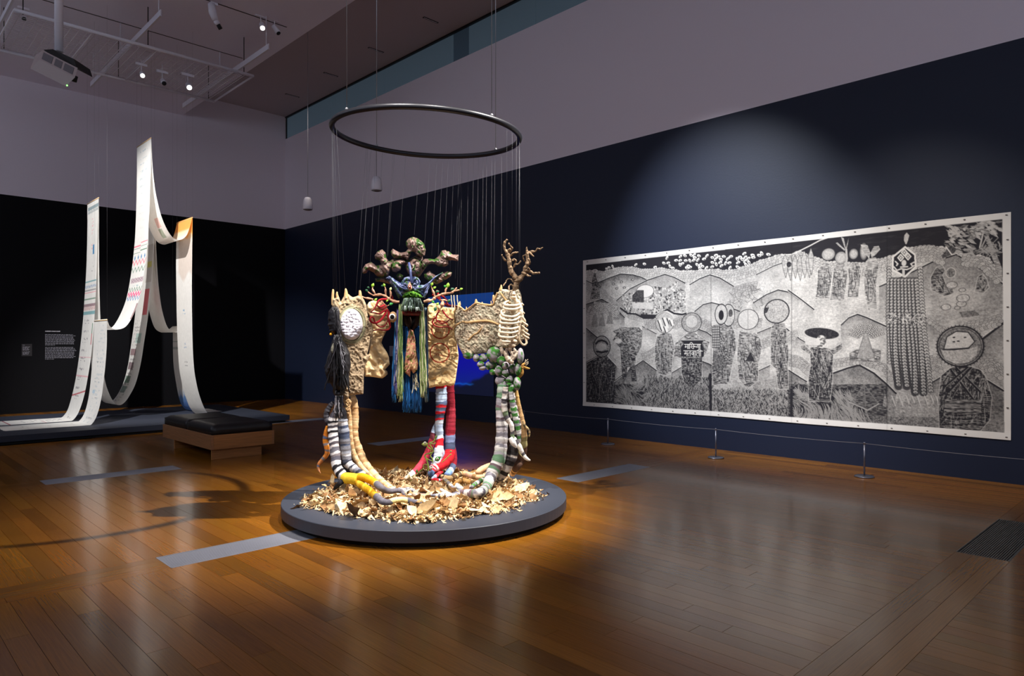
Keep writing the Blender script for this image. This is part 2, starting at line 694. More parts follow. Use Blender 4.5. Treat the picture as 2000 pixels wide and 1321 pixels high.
# ------------------------------------------------------------------ long platform
m_plat = material('black_platform_paint', tuple(lin(46, 50, 62)), 0.55, spec=0.3)
PX0, PX1, PY0, PY1, PZ = -3.2, 6.39, 12.825, 16.4, 0.14
th = thing('display_platform', ((PX0 + PX1) / 2, (PY0 + PY1) / 2, 0), 'long low black platform under the draped cloth scrolls', 'platform')
part('deck', box(PX0, PX1, PY0, PY1, 0.045, PZ, 0.003), m_plat, th, sm=False)
part('recessed_base', box(PX0 + 0.06, PX1 - 0.06, PY0 + 0.06, PY1 - 0.06, 0.0, 0.045), m_black, th, sm=False)

# ------------------------------------------------------------------ bench
def wood_plain(name, c, st):
    return material(name, tuple(c), 0.4, vary=0.22, vscale=1.0, stretch=st, bump=0.04, bscale=1.0)


m_oakx = wood_plain('bench_veneer_short_side', lin(168, 112, 62), (4, 60, 60))
m_oaky = wood_plain('bench_veneer_long_side', lin(160, 112, 74), (60, 4, 60))
m_leather = material('black_leather', tuple(lin(26, 24, 25)), 0.42, bump=0.25, bscale=90)
bx0, bx1, by0, by1 = 3.50, 4.36, 9.21, 11.08
th = thing('leather_bench', ((bx0 + bx1) / 2, (by0 + by1) / 2, 0), 'low timber bench with two black leather cushions in front of the cloth scrolls', 'bench')
for x0, x1 in ((bx0, bx0 + 0.03), (bx1 - 0.03, bx1)):
    part('side_rail', box(x0, x1, by0, by1, 0.14, 0.33, 0.002), m_oaky, th, sm=False)
for y0, y1 in ((by0, by0 + 0.03), (by1 - 0.03, by1)):
    part('end_rail', box(bx0 + 0.0305, bx1 - 0.0305, y0, y1, 0.14, 0.33, 0.002), m_oakx, th, sm=False)
part('seat_board', box(bx0 + 0.031, bx1 - 0.031, by0 + 0.031, by1 - 0.031, 0.27, 0.32), m_oaky, th, sm=False)
for y0 in (by0 + 0.07, by1 - 0.40):
    part('leg_panel', box(bx0 + 0.035, bx1 - 0.15, y0, y0 + 0.03, 0.0, 0.27, 0.002), m_oakx, th, sm=False)


def cushion(x0, x1, y0, y1, z0, z1):
    nx, ny = 14, 18
    u, v = np.meshgrid(np.linspace(0, 1, nx), np.linspace(0, 1, ny), indexing='ij')
    du = np.minimum(u, 1 - u) * (x1 - x0)
    dv = np.minimum(v, 1 - v) * (y1 - y0)
    r = 0.03
    h = z1 - r + r * np.sqrt(np.clip(1 - (1 - np.clip(np.minimum(du, dv) / r, 0, 1)) ** 2, 0, 1))
    X, Y = x0 + u * (x1 - x0), y0 + v * (y1 - y0)
    h = h + 0.006 * (fbm(np.stack([X * 6, Y * 6], -1)) - 0.5) + 0.008 * np.sin(np.pi * u) * np.sin(np.pi * v)
    top = np.stack([X, Y, h], -1).reshape(-1, 3)
    bot = np.stack([X, Y, np.full_like(X, z0)], -1).reshape(-1, 3)
    idx = np.arange(nx * ny).reshape(nx, ny)
    F = []
    for i in range(nx - 1):
        for j in range(ny - 1):
            q = (idx[i, j], idx[i + 1, j], idx[i + 1, j + 1], idx[i, j + 1])
            F.append(q)
            F.append(tuple(nx * ny + k for k in q[::-1]))
    ring = list(idx[:, 0]) + list(idx[-1, 1:]) + list(idx[-2::-1, -1]) + list(idx[0, -2:0:-1])
    for a, b in zip(ring, ring[1:] + ring[:1]):
        F.append((b, a, nx * ny + a, nx * ny + b))
    return np.vstack([top, bot]), F


ym = (by0 + by1) / 2
for y0, y1 in ((by0 + 0.02, ym - 0.004), (ym + 0.004, by1 - 0.02)):
    cu = part('cushion', cushion(bx0 + 0.02, bx1 - 0.02, y0, y1, 0.321, 0.462), m_leather, th)
    yy, zz = (y0 + y1) / 2, 0.36
    part('seam', join(rod((bx0 + 0.018, y0, zz), (bx0 + 0.018, y1, zz), 0.0022, 5), rod((bx0 + 0.02, y0 - 0.001, zz), (bx1 - 0.02, y0 - 0.001, zz), 0.0022, 5)), m_leather, cu)

# ------------------------------------------------------------------ stanchions and their cord
m_steel = material('satin_steel', tuple(lin(128, 128, 140)), 0.34, 0.8)
SXS = 8.42
ys = [8.35, 6.55, 4.74, 2.87, 1.0]
slab = ['slim steel barrier post furthest along, half hidden behind the striped legs of the sculpture',
        'slim steel barrier post below the left end of the big print',
        'slim steel barrier post under the middle of the big print',
        'slim steel barrier post nearest the camera, under the right half of the print',
        'slim steel barrier post at the near end of the cord, beyond the right picture edge']
for yv, lab in zip(ys, slab):
    th = thing('barrier_post', (SXS, yv, 0), lab, 'barrier post', 'barrier posts before the big print')
    part('base', lathe([(0.105, 0.0), (0.105, 0.012), (0.098, 0.017), (0.02, 0.02)], SXS, yv, 36), m_steel, th)
    part('pole', lathe([(0.0095, 0.02), (0.0095, 0.375)], SXS, yv, 14), m_steel, th)
    part('cap', lathe([(0.012, 0.375), (0.0125, 0.392), (0.009, 0.398)], SXS, yv, 14), m_steel, th)
m_cord = material('grey_elastic_cord', tuple(lin(112, 110, 116)), 0.6)
segs = []
for a, b in zip(ys[:-1], ys[1:]):
    s = np.linspace(0, 1, 12)
    Pc = np.stack([np.full(12, SXS), a + 0.012 * np.sign(b - a) + (b - a - 0.024 * np.sign(b - a)) * s, 0.384 - 0.012 * 4 * s * (1 - s)], -1)
    segs.append(tube_xyz(Pc, np.full(12, 0.0035), 6))
th = thing('elastic_rope', (SXS, 4.7, 0.37), 'thin grey elastic cord stretched between the barrier posts', 'cord')
for sg in segs:
    part('rope_span', sg, m_cord, th)

# ------------------------------------------------------------------ video screen on the right wall
m_scr = bpy.data.materials.new('video_image')
m_scr.use_nodes = True
nt = m_scr.node_tree
b = nt.nodes['Principled BSDF']
b.inputs['Base Color'].default_value = (0.01, 0.01, 0.015, 1)
b.inputs['Roughness'].default_value = 0.5
at = nt.nodes.new('ShaderNodeAttribute')
at.attribute_name = 'Col'
nt.links.new(at.outputs['Color'], b.inputs['Emission Color'])
b.inputs['Emission Strength'].default_value = 0.55
sy0, sy1, sz0, sz1 = 9.87, 11.95, 0.517, 2.543
nu, nv = 160, 130
u, v = np.meshgrid(np.linspace(0, 1, nu), np.linspace(0, 1, nv), indexing='ij')
sky = lin(2, 44, 150)[None, None] * (1 - v[..., None]) + lin(0, 70, 158)[None, None] * v[..., None]
mid = np.exp(-((v - 0.33) / 0.22) ** 2)[..., None]
c = sky * (1 - mid) + lin(2, 8, 190) * mid
p2 = np.stack([u * 5, v * 5], -1)
low = smooth(0.12, 0.04, v)
c = c * (1 - low[..., None]) + lin(8, 14, 38) * low[..., None]
dark = np.maximum(smooth(0.02, -0.03, v - (0.27 + 0.07 * (fbm(p2 * 2) - 0.5) - 0.42 * u)) * (u < 0.5),
                  smooth(0.52, 0.62, fbm(np.stack([u * 26, v * 6 + 3], -1))) * smooth(0.30, 0.4, v) * smooth(0.52, 0.42, v) * smooth(0.45, 0.2, u) * 0.6)
dark = np.maximum(dark, smooth(0.012, -0.01, v - 0.055 - 0.06 * fbm(np.stack([u * 30, u * 0], -1)) * (u > 0.3)) * 0.8)
c = c * (1 - dark[..., None]) + lin(8, 18, 52) * dark[..., None]
band = np.exp(-((v - 0.105 + 0.004 * np.sin(u * 60)) / 0.008) ** 2) * smooth(0.26, 0.34, u)
c = c + lin(10, 110, 220) * 0.7 * band[..., None]
Vs = np.stack([np.full(u.shape, XR - 0.03), sy0 + u * (sy1 - sy0), sz0 + v * (sz1 - sz0)], -1).reshape(-1, 3)
idx = np.arange(nu * nv).reshape(nu, nv)
F = np.stack([idx[:-1, :-1], idx[:-1, 1:], idx[1:, 1:], idx[1:, :-1]], -1).reshape(-1, 4)
th = thing('video_screen', (XR - 0.03, (sy0 + sy1) / 2, sz0), 'glowing deep blue video screen on the dark wall behind the sculpture', 'screen')
part('image', (Vs, F), m_scr, th, c.reshape(-1, 3), sm=False)
part('backing', box(XR - 0.0295, XR - 0.001, sy0, sy1, sz0, sz1), m_black, th, sm=False)

# ------------------------------------------------------------------ wall texts
m_vinyl = material('white_vinyl_lettering', tuple(lin(200, 198, 208)), 0.6, emit=None)
m_vinyl2 = material('grey_vinyl_lettering', tuple(lin(150, 148, 160)), 0.6)
m_lab = material('dim_label_card', tuple(lin(30, 27, 32)), 0.7)


def text_mesh(body, size):
    cu = bpy.data.curves.new('lettering', 'FONT')
    cu.body = body
    cu.size = size
    cu.offset = 0.004
    o = bpy.data.objects.new('tmp', cu)
    COL.objects.link(o)
    dg = bpy.context.evaluated_depsgraph_get()
    me = bpy.data.meshes.new_from_object(o.evaluated_get(dg))
    V = np.array([v.co[:] for v in me.vertices])
    F = [tuple(p.vertices) for p in me.polygons]
    bpy.data.objects.remove(o)
    bpy.data.curves.remove(cu)
    bpy.data.meshes.remove(me)
    return V, F


def word_rows(x0, x1, z0, z1, rows, xh, y):
    """rows of small word-length strokes, as the unreadable body text looks from here"""
    out = []
    for k, frac in enumerate(rows):
        if frac <= 0:
            continue
        z = z1 - (k + 0.5) * (z1 - z0) / len(rows)
        x = x0
        while x < x0 + (x1 - x0) * frac:
            w = rng.uniform(0.012, 0.06)
            out.append(box(x, min(x + w, x0 + (x1 - x0) * frac + 0.02), y - 0.002, y, z - xh / 2, z + xh / 2))
            x += w + 0.011
    return join(*out)


a = on_y(88, 649, YB)
b_ = on_y(118, 641.5, YB)
th = thing('wall_text', (a[0], YB, a[2] - 0.8), 'white lettered wall text panel on the dark wall left of the cloth scrolls', 'wall text')
tv, tf = text_mesh('ANGDEMBA MAGAR CHAMB', 0.1)
tv = tv * ((b_[0] - a[0]) / (tv[:, 0].max() - tv[:, 0].min()))
tv = np.stack([a[0] + tv[:, 0], np.full(len(tv), YB - 0.002), a[2] + 0.01 + tv[:, 1] * 1.35], -1)
part('title', (tv, tf), m_vinyl, th, sm=False)
p0, p1 = on_y(88, 703, YB), on_y(147, 653, YB)
bt = part('body_text', word_rows(p0[0], p1[0], p0[2], p1[2], [.93, .98, .92, .95, .93, 1, .94, .95, .92, .3, 0, .92, .95, .97, 1, .95, .96, .97, .92, 1, .92, .25], 0.0085, YB - 0.0005), m_vinyl2, th, sm=False)
bt['kind'] = 'stuff'
p0, p1 = on_y(42, 696, YB), on_y(62.5, 672, YB)
th = thing('wall_label', (p0[0], YB, p0[2]), 'small dim wall label at far left of the dark back wall', 'label')
part('card', box(p0[0], p1[0], YB - 0.006, YB - 0.0002, p0[2], p1[2]), m_lab, th, sm=False)
bt = part('body_text', word_rows(p0[0] + 0.02, p1[0] - 0.06, p0[2] + 0.03, p1[2] - 0.02, [.4, 0, 1, 1, .9, 1, .85, 0, 1, .95, 1, .8], 0.009, YB - 0.0065), m_vinyl2, th, sm=False)
bt['kind'] = 'stuff'
p0, p1 = on_x(761, 696, XR), on_x(769, 676, XR)
th = thing('wall_label', (XR, p0[1], p0[2]), 'small pale wall label seen beside the blue tassels of the hanging mask', 'label')
part('card', box(XR - 0.006, XR - 0.0002, min(p0[1], p1[1]), max(p0[1], p1[1]), p0[2], p1[2]), material('grey_label_card', tuple(lin(120, 116, 132)), 0.7), th, sm=False)

# ================================================================== CEILING FITTINGS
m_enamel = material('white_enamel', tuple(lin(224, 220, 230)), 0.45)
m_lens = material('lit_lens', (1, 1, 1), 0.3, emit=(1.0, 0.97, 0.92), estr=3.0)
m_wire = material('suspension_wire', tuple(lin(170, 168, 172)), 0.4, 0.6)
TZ, TY0, TY1, TX0, TX1 = 6.70, 13.05, 14.98, 1.97, 5.76
th = thing('mesh_tray', ((TX0 + TX1) / 2, (TY0 + TY1) / 2, TZ), 'large white wire mesh tray hung below the ceiling above the cloth scrolls', 'ceiling tray')
for yv in (TY0, TY1):
    part('edge_rail', rod((TX0, yv, TZ), (TX1, yv, TZ), 0.028, 10), m_enamel, th)
for xv in (TX0, 3.05, 4.05, TX1):
    part('cross_rail', rod((xv, TY0, TZ), (xv, TY1, TZ), 0.014, 8), m_enamel, th)
wires = [rod((xv, TY0, TZ + 0.012), (xv, TY1, TZ + 0.012), 0.0065, 5) for xv in np.arange(TX0 + 0.1, TX1, 0.115)]
wires += [rod((TX0, yv, TZ + 0.02), (TX1, yv, TZ + 0.02), 0.004, 4) for yv in np.arange(TY0 + 0.07, TY1, 0.075)]
w = part('wire_mesh', join(*wires), m_enamel, th)
w['kind'] = 'stuff'
for xv, yv in ((2.1, TY0 + .1), (3.9, TY0 + .06), (3.9, TY1 - .1), (5.6, TY0 + .06), (5.6, TY1 - .1), (2.1, TY1 - .1)):
    part('hanger_chain', tube_xyz(np.array([[xv, yv, TZ], [xv, yv, ZSOF]]), [0.008, 0.008], 6), m_dark, th)
for xv, lab in ((1.94, 'white lighting bar at far left, above the hanging projector'),
                (3.73, 'white lighting bar crossing the middle of the wire mesh tray'),
                (5.53, 'white lighting bar crossing the right end of the wire mesh tray')):
    th = thing('lighting_bar', (xv, 14.0, 6.82), lab, 'lighting bar', 'lighting bars over the mesh tray')
    part('track', join(box(xv - 0.008, xv + 0.008, 11.9, 16.18, 6.80, 6.90), box(xv - 0.016, xv + 0.016, 11.9, 16.18, 6.794, 6.80)), m_enamel, th, sm=False)
    for yv in (12.0, 14.1, 16.0):
        part('hanger', rod((xv, yv, 6.90), (xv, yv, ZSOF), 0.008, 6), m_enamel, th)


def track_light(px, py, z, d, aim, label, lit=True, size=1.0, top=None, ylock=None):
    P0 = on_z(px, py, z) if ylock is None else on_y(px, py, ylock)
    th = thing('track_light', tuple(P0), label, 'spotlight', 'gallery spotlights')
    ax = Vector(aim) - Vector(P0)
    ax = np.array(ax.normalized())
    L, R = 0.17 * size, 0.042 * size
    a = P0 - ax * L * 0.5
    b = P0 + ax * L * 0.5
    prof = np.array([a, a + ax * 0.01, P0, b])
    part('can', tube_xyz(prof, np.array([R * 0.75, R * 0.95, R, R]), 18), m_enamel, th)
    part('lens', tube_xyz(np.array([b + ax * 0.001, b + ax * 0.004]), np.array([R * 0.85, R * 0.85]), 18), m_lens if lit else m_black, th)
    zt = top if top is not None else ZSOF
    part('bracket', join(rod((P0[0], P0[1] + R * 1.2, P0[2]), (P0[0], P0[1] + R * 1.2, min(zt, P0[2] + 0.16 * size)), 0.008, 6),
                         rod((P0[0], P0[1] + R * 1.2, P0[2]), (P0[0], P0[1], P0[2]), 0.008, 6),
                         box(P0[0] - 0.09 * size, P0[0] + 0.09 * size, P0[1] + R * 1.2 - 0.016, P0[1] + R * 1.2 + 0.016, min(zt, P0[2] + 0.16 * size), min(zt, P0[2] + 0.20 * size))), m_enamel, th, sm=False)
    if zt - P0[2] > 0.22 * size:
        part('stem', rod((P0[0], P0[1] + R * 1.2, P0[2] + 0.2 * size), (P0[0], P0[1] + R * 1.2, zt), 0.007, 6), m_enamel, th)


track_light(512, 51, 7.22, 1, (3.0, 5.0, 0.5), 'lit white spotlight on the ceiling, the left one of the pair beside the ceiling step', True, 1.15)
track_light(539, 58, 7.24, 1, (7.0, 9.0, 3.0), 'unlit white spotlight on the ceiling, the right one of the pair beside the ceiling step', False, 1.1)
track_light(278, 145, 6.42, 1, (2.2, 6.0, 1.0), 'lit white spotlight under the mesh tray, left one of three', True, 1.05, TZ)
track_light(319, 160, 6.36, 1, (3.2, 6.0, 1.4), 'white spotlight with a dark nose under the mesh tray, middle one of three', False, 1.1, TZ)
track_light(369, 168, 6.40, 1, (2.8, 6.0, 1.2), 'lit white spotlight under the mesh tray, right one of three', True, 1.25, TZ)
track_light(47, 34, 6.80, 1, (1.0, 6.0, 1.0), 'small spotlight above the left end of the mesh tray', False, 0.9)

# long profile spotlight
P0 = on_y(418, 12, 12.14)
th = thing('profile_spotlight', tuple(on_y(422, 30, 12.14)), 'long white profile spotlight clamped to the ceiling near the top edge of the view', 'spotlight')
pts = [on_y(413, 8, 12.14), on_y(415, 24, 12.14), on_y(421, 40, 12.14)]
part('housing', tube_xyz(np.array(pts), [0.06, 0.065, 0.05], 16), m_enamel, th)
part('barrel', tube_xyz(np.array([on_y(421, 40, 12.14), on_y(426, 48, 12.14)]), [0.045, 0.045], 16), m_enamel, th)
part('nose', tube_xyz(np.array([on_y(426, 48, 12.14), on_y(431, 57, 12.14)]), [0.035, 0.035], 16), m_black, th)
part('clamp', box(P0[0] - 0.06, P0[0] + 0.06, 12.12, 12.16, P0[2] + 0.02, ZSOF - 0.004), m_enamel, th, sm=False)

# projector on its pole
m_proj = material('projector_shell', tuple(lin(160, 142, 140)), 0.5)
m_vent = material('projector_vent', tuple(lin(96, 88, 92)), 0.6)
m_led = material('green_status_light', (0.1, 1, 0.1), 0.4, emit=(0.2, 1.0, 0.15), estr=4.0)
TP = 8.0
th = thing('projector', tuple(PT(105, 130, TP)), 'white ceiling projector tilted on a pole, green status light on its corner', 'projector')
pc = crop(40, 60, 10.164)


def proj_pt(x, y, t):
    q = pc([x, y])
    return PT(q[0], q[1], t)


# body: back face (with vents) nearer the camera; eight corners
c8 = [proj_pt(195, 755, 7.95), proj_pt(900, 1105, 7.80), proj_pt(1080, 930, 7.72), proj_pt(380, 575, 7.86)]      # underside, then rear lower edge
rear_top = [proj_pt(1135, 740, 7.75), proj_pt(440, 385, 7.90)]
far_top = [proj_pt(960, 700, 8.25), proj_pt(300, 480, 8.38)]
V = np.array(c8 + rear_top + far_top)
F = [(0, 1, 2, 3), (3, 2, 4, 5), (5, 4, 6, 7), (7, 6, 1, 0), (0, 3, 5, 7), (2, 1, 6, 4)]
part('shell', (V, F), m_proj, th, sm=False)
A, B, Cc, D = c8[3], c8[2], rear_top[0], rear_top[1]
nrm = np.cross(B - A, D - A)
nrm /= np.linalg.norm(nrm)
if np.dot(nrm, np.array([0, 0, EYE]) - A) < 0:
    nrm = -nrm
for u0, u1 in ((0.05, 0.33), (0.40, 0.60), (0.66, 0.92)):
    q = lambda u, v: A * (1 - u) * (1 - v) + B * u * (1 - v) + Cc * u * v + D * (1 - u) * v
    f = np.array([q(u0, .15), q(u1, .15), q(u1, .85), q(u0, .85)])
    Vv = np.vstack([f - nrm * 0.004, f + nrm * 0.004])
    part('vent', (Vv, [(0, 1, 2, 3), (4, 5, 6, 7), (0, 1, 5, 4), (1, 2, 6, 5), (2, 3, 7, 6), (3, 0, 4, 7)]), m_vent, th, sm=False)
m0 = [proj_pt(450, 380, 7.92), proj_pt(1110, 720, 7.80), proj_pt(1060, 560, 7.85), proj_pt(640, 365, 7.95)]
Vm = np.vstack([np.array(m0), np.array(m0) + np.array([SN, CS, 0]) * 0.3])
part('mount', (Vm, [(3, 2, 1, 0), (4, 5, 6, 7), (0, 1, 5, 4), (1, 2, 6, 5), (2, 3, 7, 6), (3, 0, 4, 7)]), m_black, th, sm=False)
pb = PT(115, 98, 8.1)
part('pole', tube_xyz(np.array([[pb[0], pb[1], pb[2] - 0.02], [pb[0], pb[1], ZSOF]]), [0.046, 0.046], 20), m_enamel, th)
part('status_light', ball(PT(131, 167, 7.78), 0.008, 10, 6), m_led, th)
part('lens_hood', tube_xyz(np.array([proj_pt(1085, 900, 7.9), proj_pt(1060, 1010, 7.9)]), [0.03, 0.028], 12), m_black, th)

# pendant loudspeakers
for px, yb, t, lab in ((601, 411, 13.9, 'white pendant loudspeaker further back, left of the hanging ring'),
                       (735.5, 374, 12.2, 'white pendant loudspeaker hanging below the left part of the ring')):
    c = PT(px, yb, t)
    k = 0.099
    th = thing('pendant_speaker', tuple(c), lab, 'speaker', 'pendant loudspeakers')
    h = 26 * 13.9 / FPX
    part('shell', lathe([(k * .92, c[2] + .015), (k, c[2] + .03), (k * .97, c[2] + h * .4), (k * .82, c[2] + h * .75), (k * .55, c[2] + h * .95), (k * .1, c[2] + h)], c[0], c[1], 28), m_enamel, th)
    part('grille', lathe([(k * .5, c[2]), (k * .92, c[2] + .014)], c[0], c[1], 28), material('speaker_grille', tuple(lin(120, 112, 112)), 0.7), th)
    part('hanging_wire', rod((c[0], c[1], c[2] + h), (c[0], c[1], ZTOP), 0.005, 6), m_wire, th)

# slot diffusers in the raised ceiling strip
for (xa, ya), (xb, yb), lab in (((827, 33), (855, 45), 'thin dark air slot in the raised ceiling, nearest the camera'),
                                ((720, 92), (748, 103), 'thin dark air slot in the raised ceiling, second from the camera'),
                                ((633, 141), (659, 150), 'thin dark air slot in the raised ceiling, third from the camera'),
                                ((558, 183), (584, 190.5), 'thin dark air slot in the raised ceiling, furthest back')):
    p, q = on_z(xa, ya, ZTOP), on_z(xb, yb, ZTOP)
    x0, x1 = sorted((p[0], q[0]))
    ym_ = (p[1] + q[1]) / 2
    th = thing('air_slot', ((x0 + x1) / 2, ym_, ZTOP), lab, 'vent', 'slot diffusers in the raised ceiling')
    part('frame', box(x0, x1, ym_ - 0.03, ym_ + 0.03, ZTOP - 0.006, ZTOP - 0.0002), m_dark, th, sm=False)
    part('blade', box(x0 + .02, x1 - .02, ym_ - 0.006, ym_ + 0.006, ZTOP - 0.010, ZTOP - 0.0061), m_enamel, th, sm=False)

# ================================================================== CLOTH SCROLLS
m_cloth = material('painted_cotton', (0.8, 0.8, 0.8), 0.85, attr=True, bump=0.15, bscale=160, spec=0.2, trans=0.30)
m_thinwire = material('thin_dark_wire', tuple(lin(96, 94, 98)), 0.6)
m_dowel = material('pale_wooden_rod', tuple(lin(196, 160, 112)), 0.6)
WHITE = lin(232, 230, 226)
TEAL, PINK, RED, GREEN, BLUE, GREY, ORANGE = lin(60, 150, 160), lin(235, 120, 140), lin(190, 50, 70), lin(60, 120, 90), lin(60, 130, 185), lin(130, 125, 130), lin(240, 160, 50)


def scroll_path(pts, n):
    """pts: (x, z) control points in the run of one cloth; corners marked by repeating a point"""
    segs, cur = [], [pts[0]]
    for a, b in zip(pts[:-1], pts[1:]):
        if a == b:
            segs.append(cur)
            cur = [b]
        else:
            cur.append(b)
    segs.append(cur)
    out = []
    for s in segs:
        q, _ = spline(s, 200)
        out.append(q if not out else q[1:])
    P = np.vstack(out)
    d = np.concatenate([[0], np.cumsum(np.linalg.norm(np.diff(P, axis=0), axis=1))])
    s = np.linspace(0, d[-1], n)
    return np.stack([np.interp(s, d, P[:, 0]), np.interp(s, d, P[:, 1])], -1), s


class Ink:
    """flat dyes and pen marks on a cloth: s = metres along it, w = 0..1 across it"""
    def __init__(self, s, w, base):
        self.s, self.w = s, w
        self.c = np.tile(base, s.shape + (1,))

    def mix(self, m, col):
        m = np.clip(m, 0, 1)[..., None]
        self.c = self.c * (1 - m) + col * m

    def band(self, s0, th, col, w0=0, w1=1, k=0.9):
        self.mix((np.abs(self.s - s0) < th / 2) * (self.w >= w0) * (self.w <= w1) * k, col)

    def zig(self, s0, amp, per, th, col, w0=0, w1=1, k=0.9):
        tri = 2 * np.abs(((self.w / per) % 1) - 0.5) - 0.5
        self.mix((np.abs(self.s - s0 - amp * tri) < th) * (self.w >= w0) * (self.w <= w1) * k, col)

    def dots(self, s0, per, r, col, k=0.9):
        dw = (((self.w / per) % 1) - 0.5) * per * 0.81
        self.mix((np.abs(self.s - s0) / (1.4 * r) + np.abs(dw) / r < 1) * k, col)

    def rect(self, s0, s1, w0, w1, col, k=0.9):
        self.mix((self.s > s0) * (self.s < s1) * (self.w > w0) * (self.w < w1) * k, col)

    def scrib(self, s0, s1, w0, w1, col, sc=30, k=0.6, th=0.62):
        n = vnoise(np.stack([self.s * sc, self.w * sc * 0.81 * 0.6], -1))
        rows = ((self.s * 14) % 1) < 0.55
        self.mix((n > th) * rows * (self.s > s0) * (self.s < s1) * (self.w > w0) * (self.w < w1) * k, col)


def make_scroll(pts, y0, y1, label, ink_fn, rods, n=1500, nw=56):
    P, s = scroll_path(pts, n)
    w = np.linspace(0, 1, nw)
    S_, W_ = np.meshgrid(s, w, indexing='ij')
    T = np.gradient(P, axis=0)
    T /= np.maximum(np.linalg.norm(T, axis=1, keepdims=True), 1e-9)
    nrm = np.stack([T[:, 1], -T[:, 0]], -1)
    z = P[:, 1]
    wav = 0.020 * (fbm(np.stack([S_ * 0.9, W_ * 1.2 + y0], -1)) - 0.5) * smooth(0.17, 0.6, z)[:, None]
    wav += 0.012 * np.sin(S_ * 1.3 + y0) * (W_ - 0.5) * smooth(0.17, 0.6, z)[:, None]
    near_rod = np.ones(n)
    for rx, rz in rods:
        near_rod *= np.clip(np.hypot(P[:, 0] - rx, z - rz) / 0.35, 0, 1)
    wav = wav * near_rod[:, None]
    X = P[:, 0][:, None] + nrm[:, 0][:, None] * wav
    Z = np.maximum(z[:, None] + nrm[:, 1][:, None] * wav, PZ + 0.003)
    edge = 0.008 * (vnoise(np.stack([s * 3, s * 0 + y0], -1)) - 0.5)
    ends = smooth(0.06, 0.0, np.minimum(s, s[-1] - s))
    Y = y0 + (y1 - y0) * W_ + edge[:, None]
    X = X + (ends * 0.05)[:, None] * (vnoise(np.stack([W_ * 9, W_ * 0 + y1], -1)) - 0.5)
    th = thing('cloth_scroll', (float(P[:, 0].mean()), (y0 + y1) / 2, PZ), label, 'cloth scroll', 'long painted cloth scrolls over the platform')
    ink = Ink(S_, W_, WHITE)
    ink_fn(ink, P, s)
    fib = 0.96 + 0.08 * vnoise(np.stack([S_ * 25, W_ * 30], -1))
    col = np.clip(ink.c * fib[..., None], 0, 1)
    idx = np.arange(n * nw).reshape(n, nw)
    F = np.stack([idx[:-1, :-1], idx[:-1, 1:], idx[1:, 1:], idx[1:, :-1]], -1).reshape(-1, 4)
    part('cloth', (np.stack([X, Y, Z], -1).reshape(-1, 3), F), m_cloth, th, col.reshape(-1, 3))
    for rx, rz in rods:
        part('hanging_rod', rod((rx, y0 - 0.008, rz - 0.018), (rx, y1 + 0.004, rz - 0.018), 0.009, 10), m_dowel, th)
        for yy in (y0 - 0.005, y1 + 0.004):
            part('hanging_wire', rod((rx, yy, rz - 0.004), (rx, yy, ZSOF), 0.0007, 5), m_thinwire, th)
    return P, s


def s_at(P, s, x, z):
    return s[np.argmin(np.hypot(P[:, 0] - x, P[:, 1] - z))]


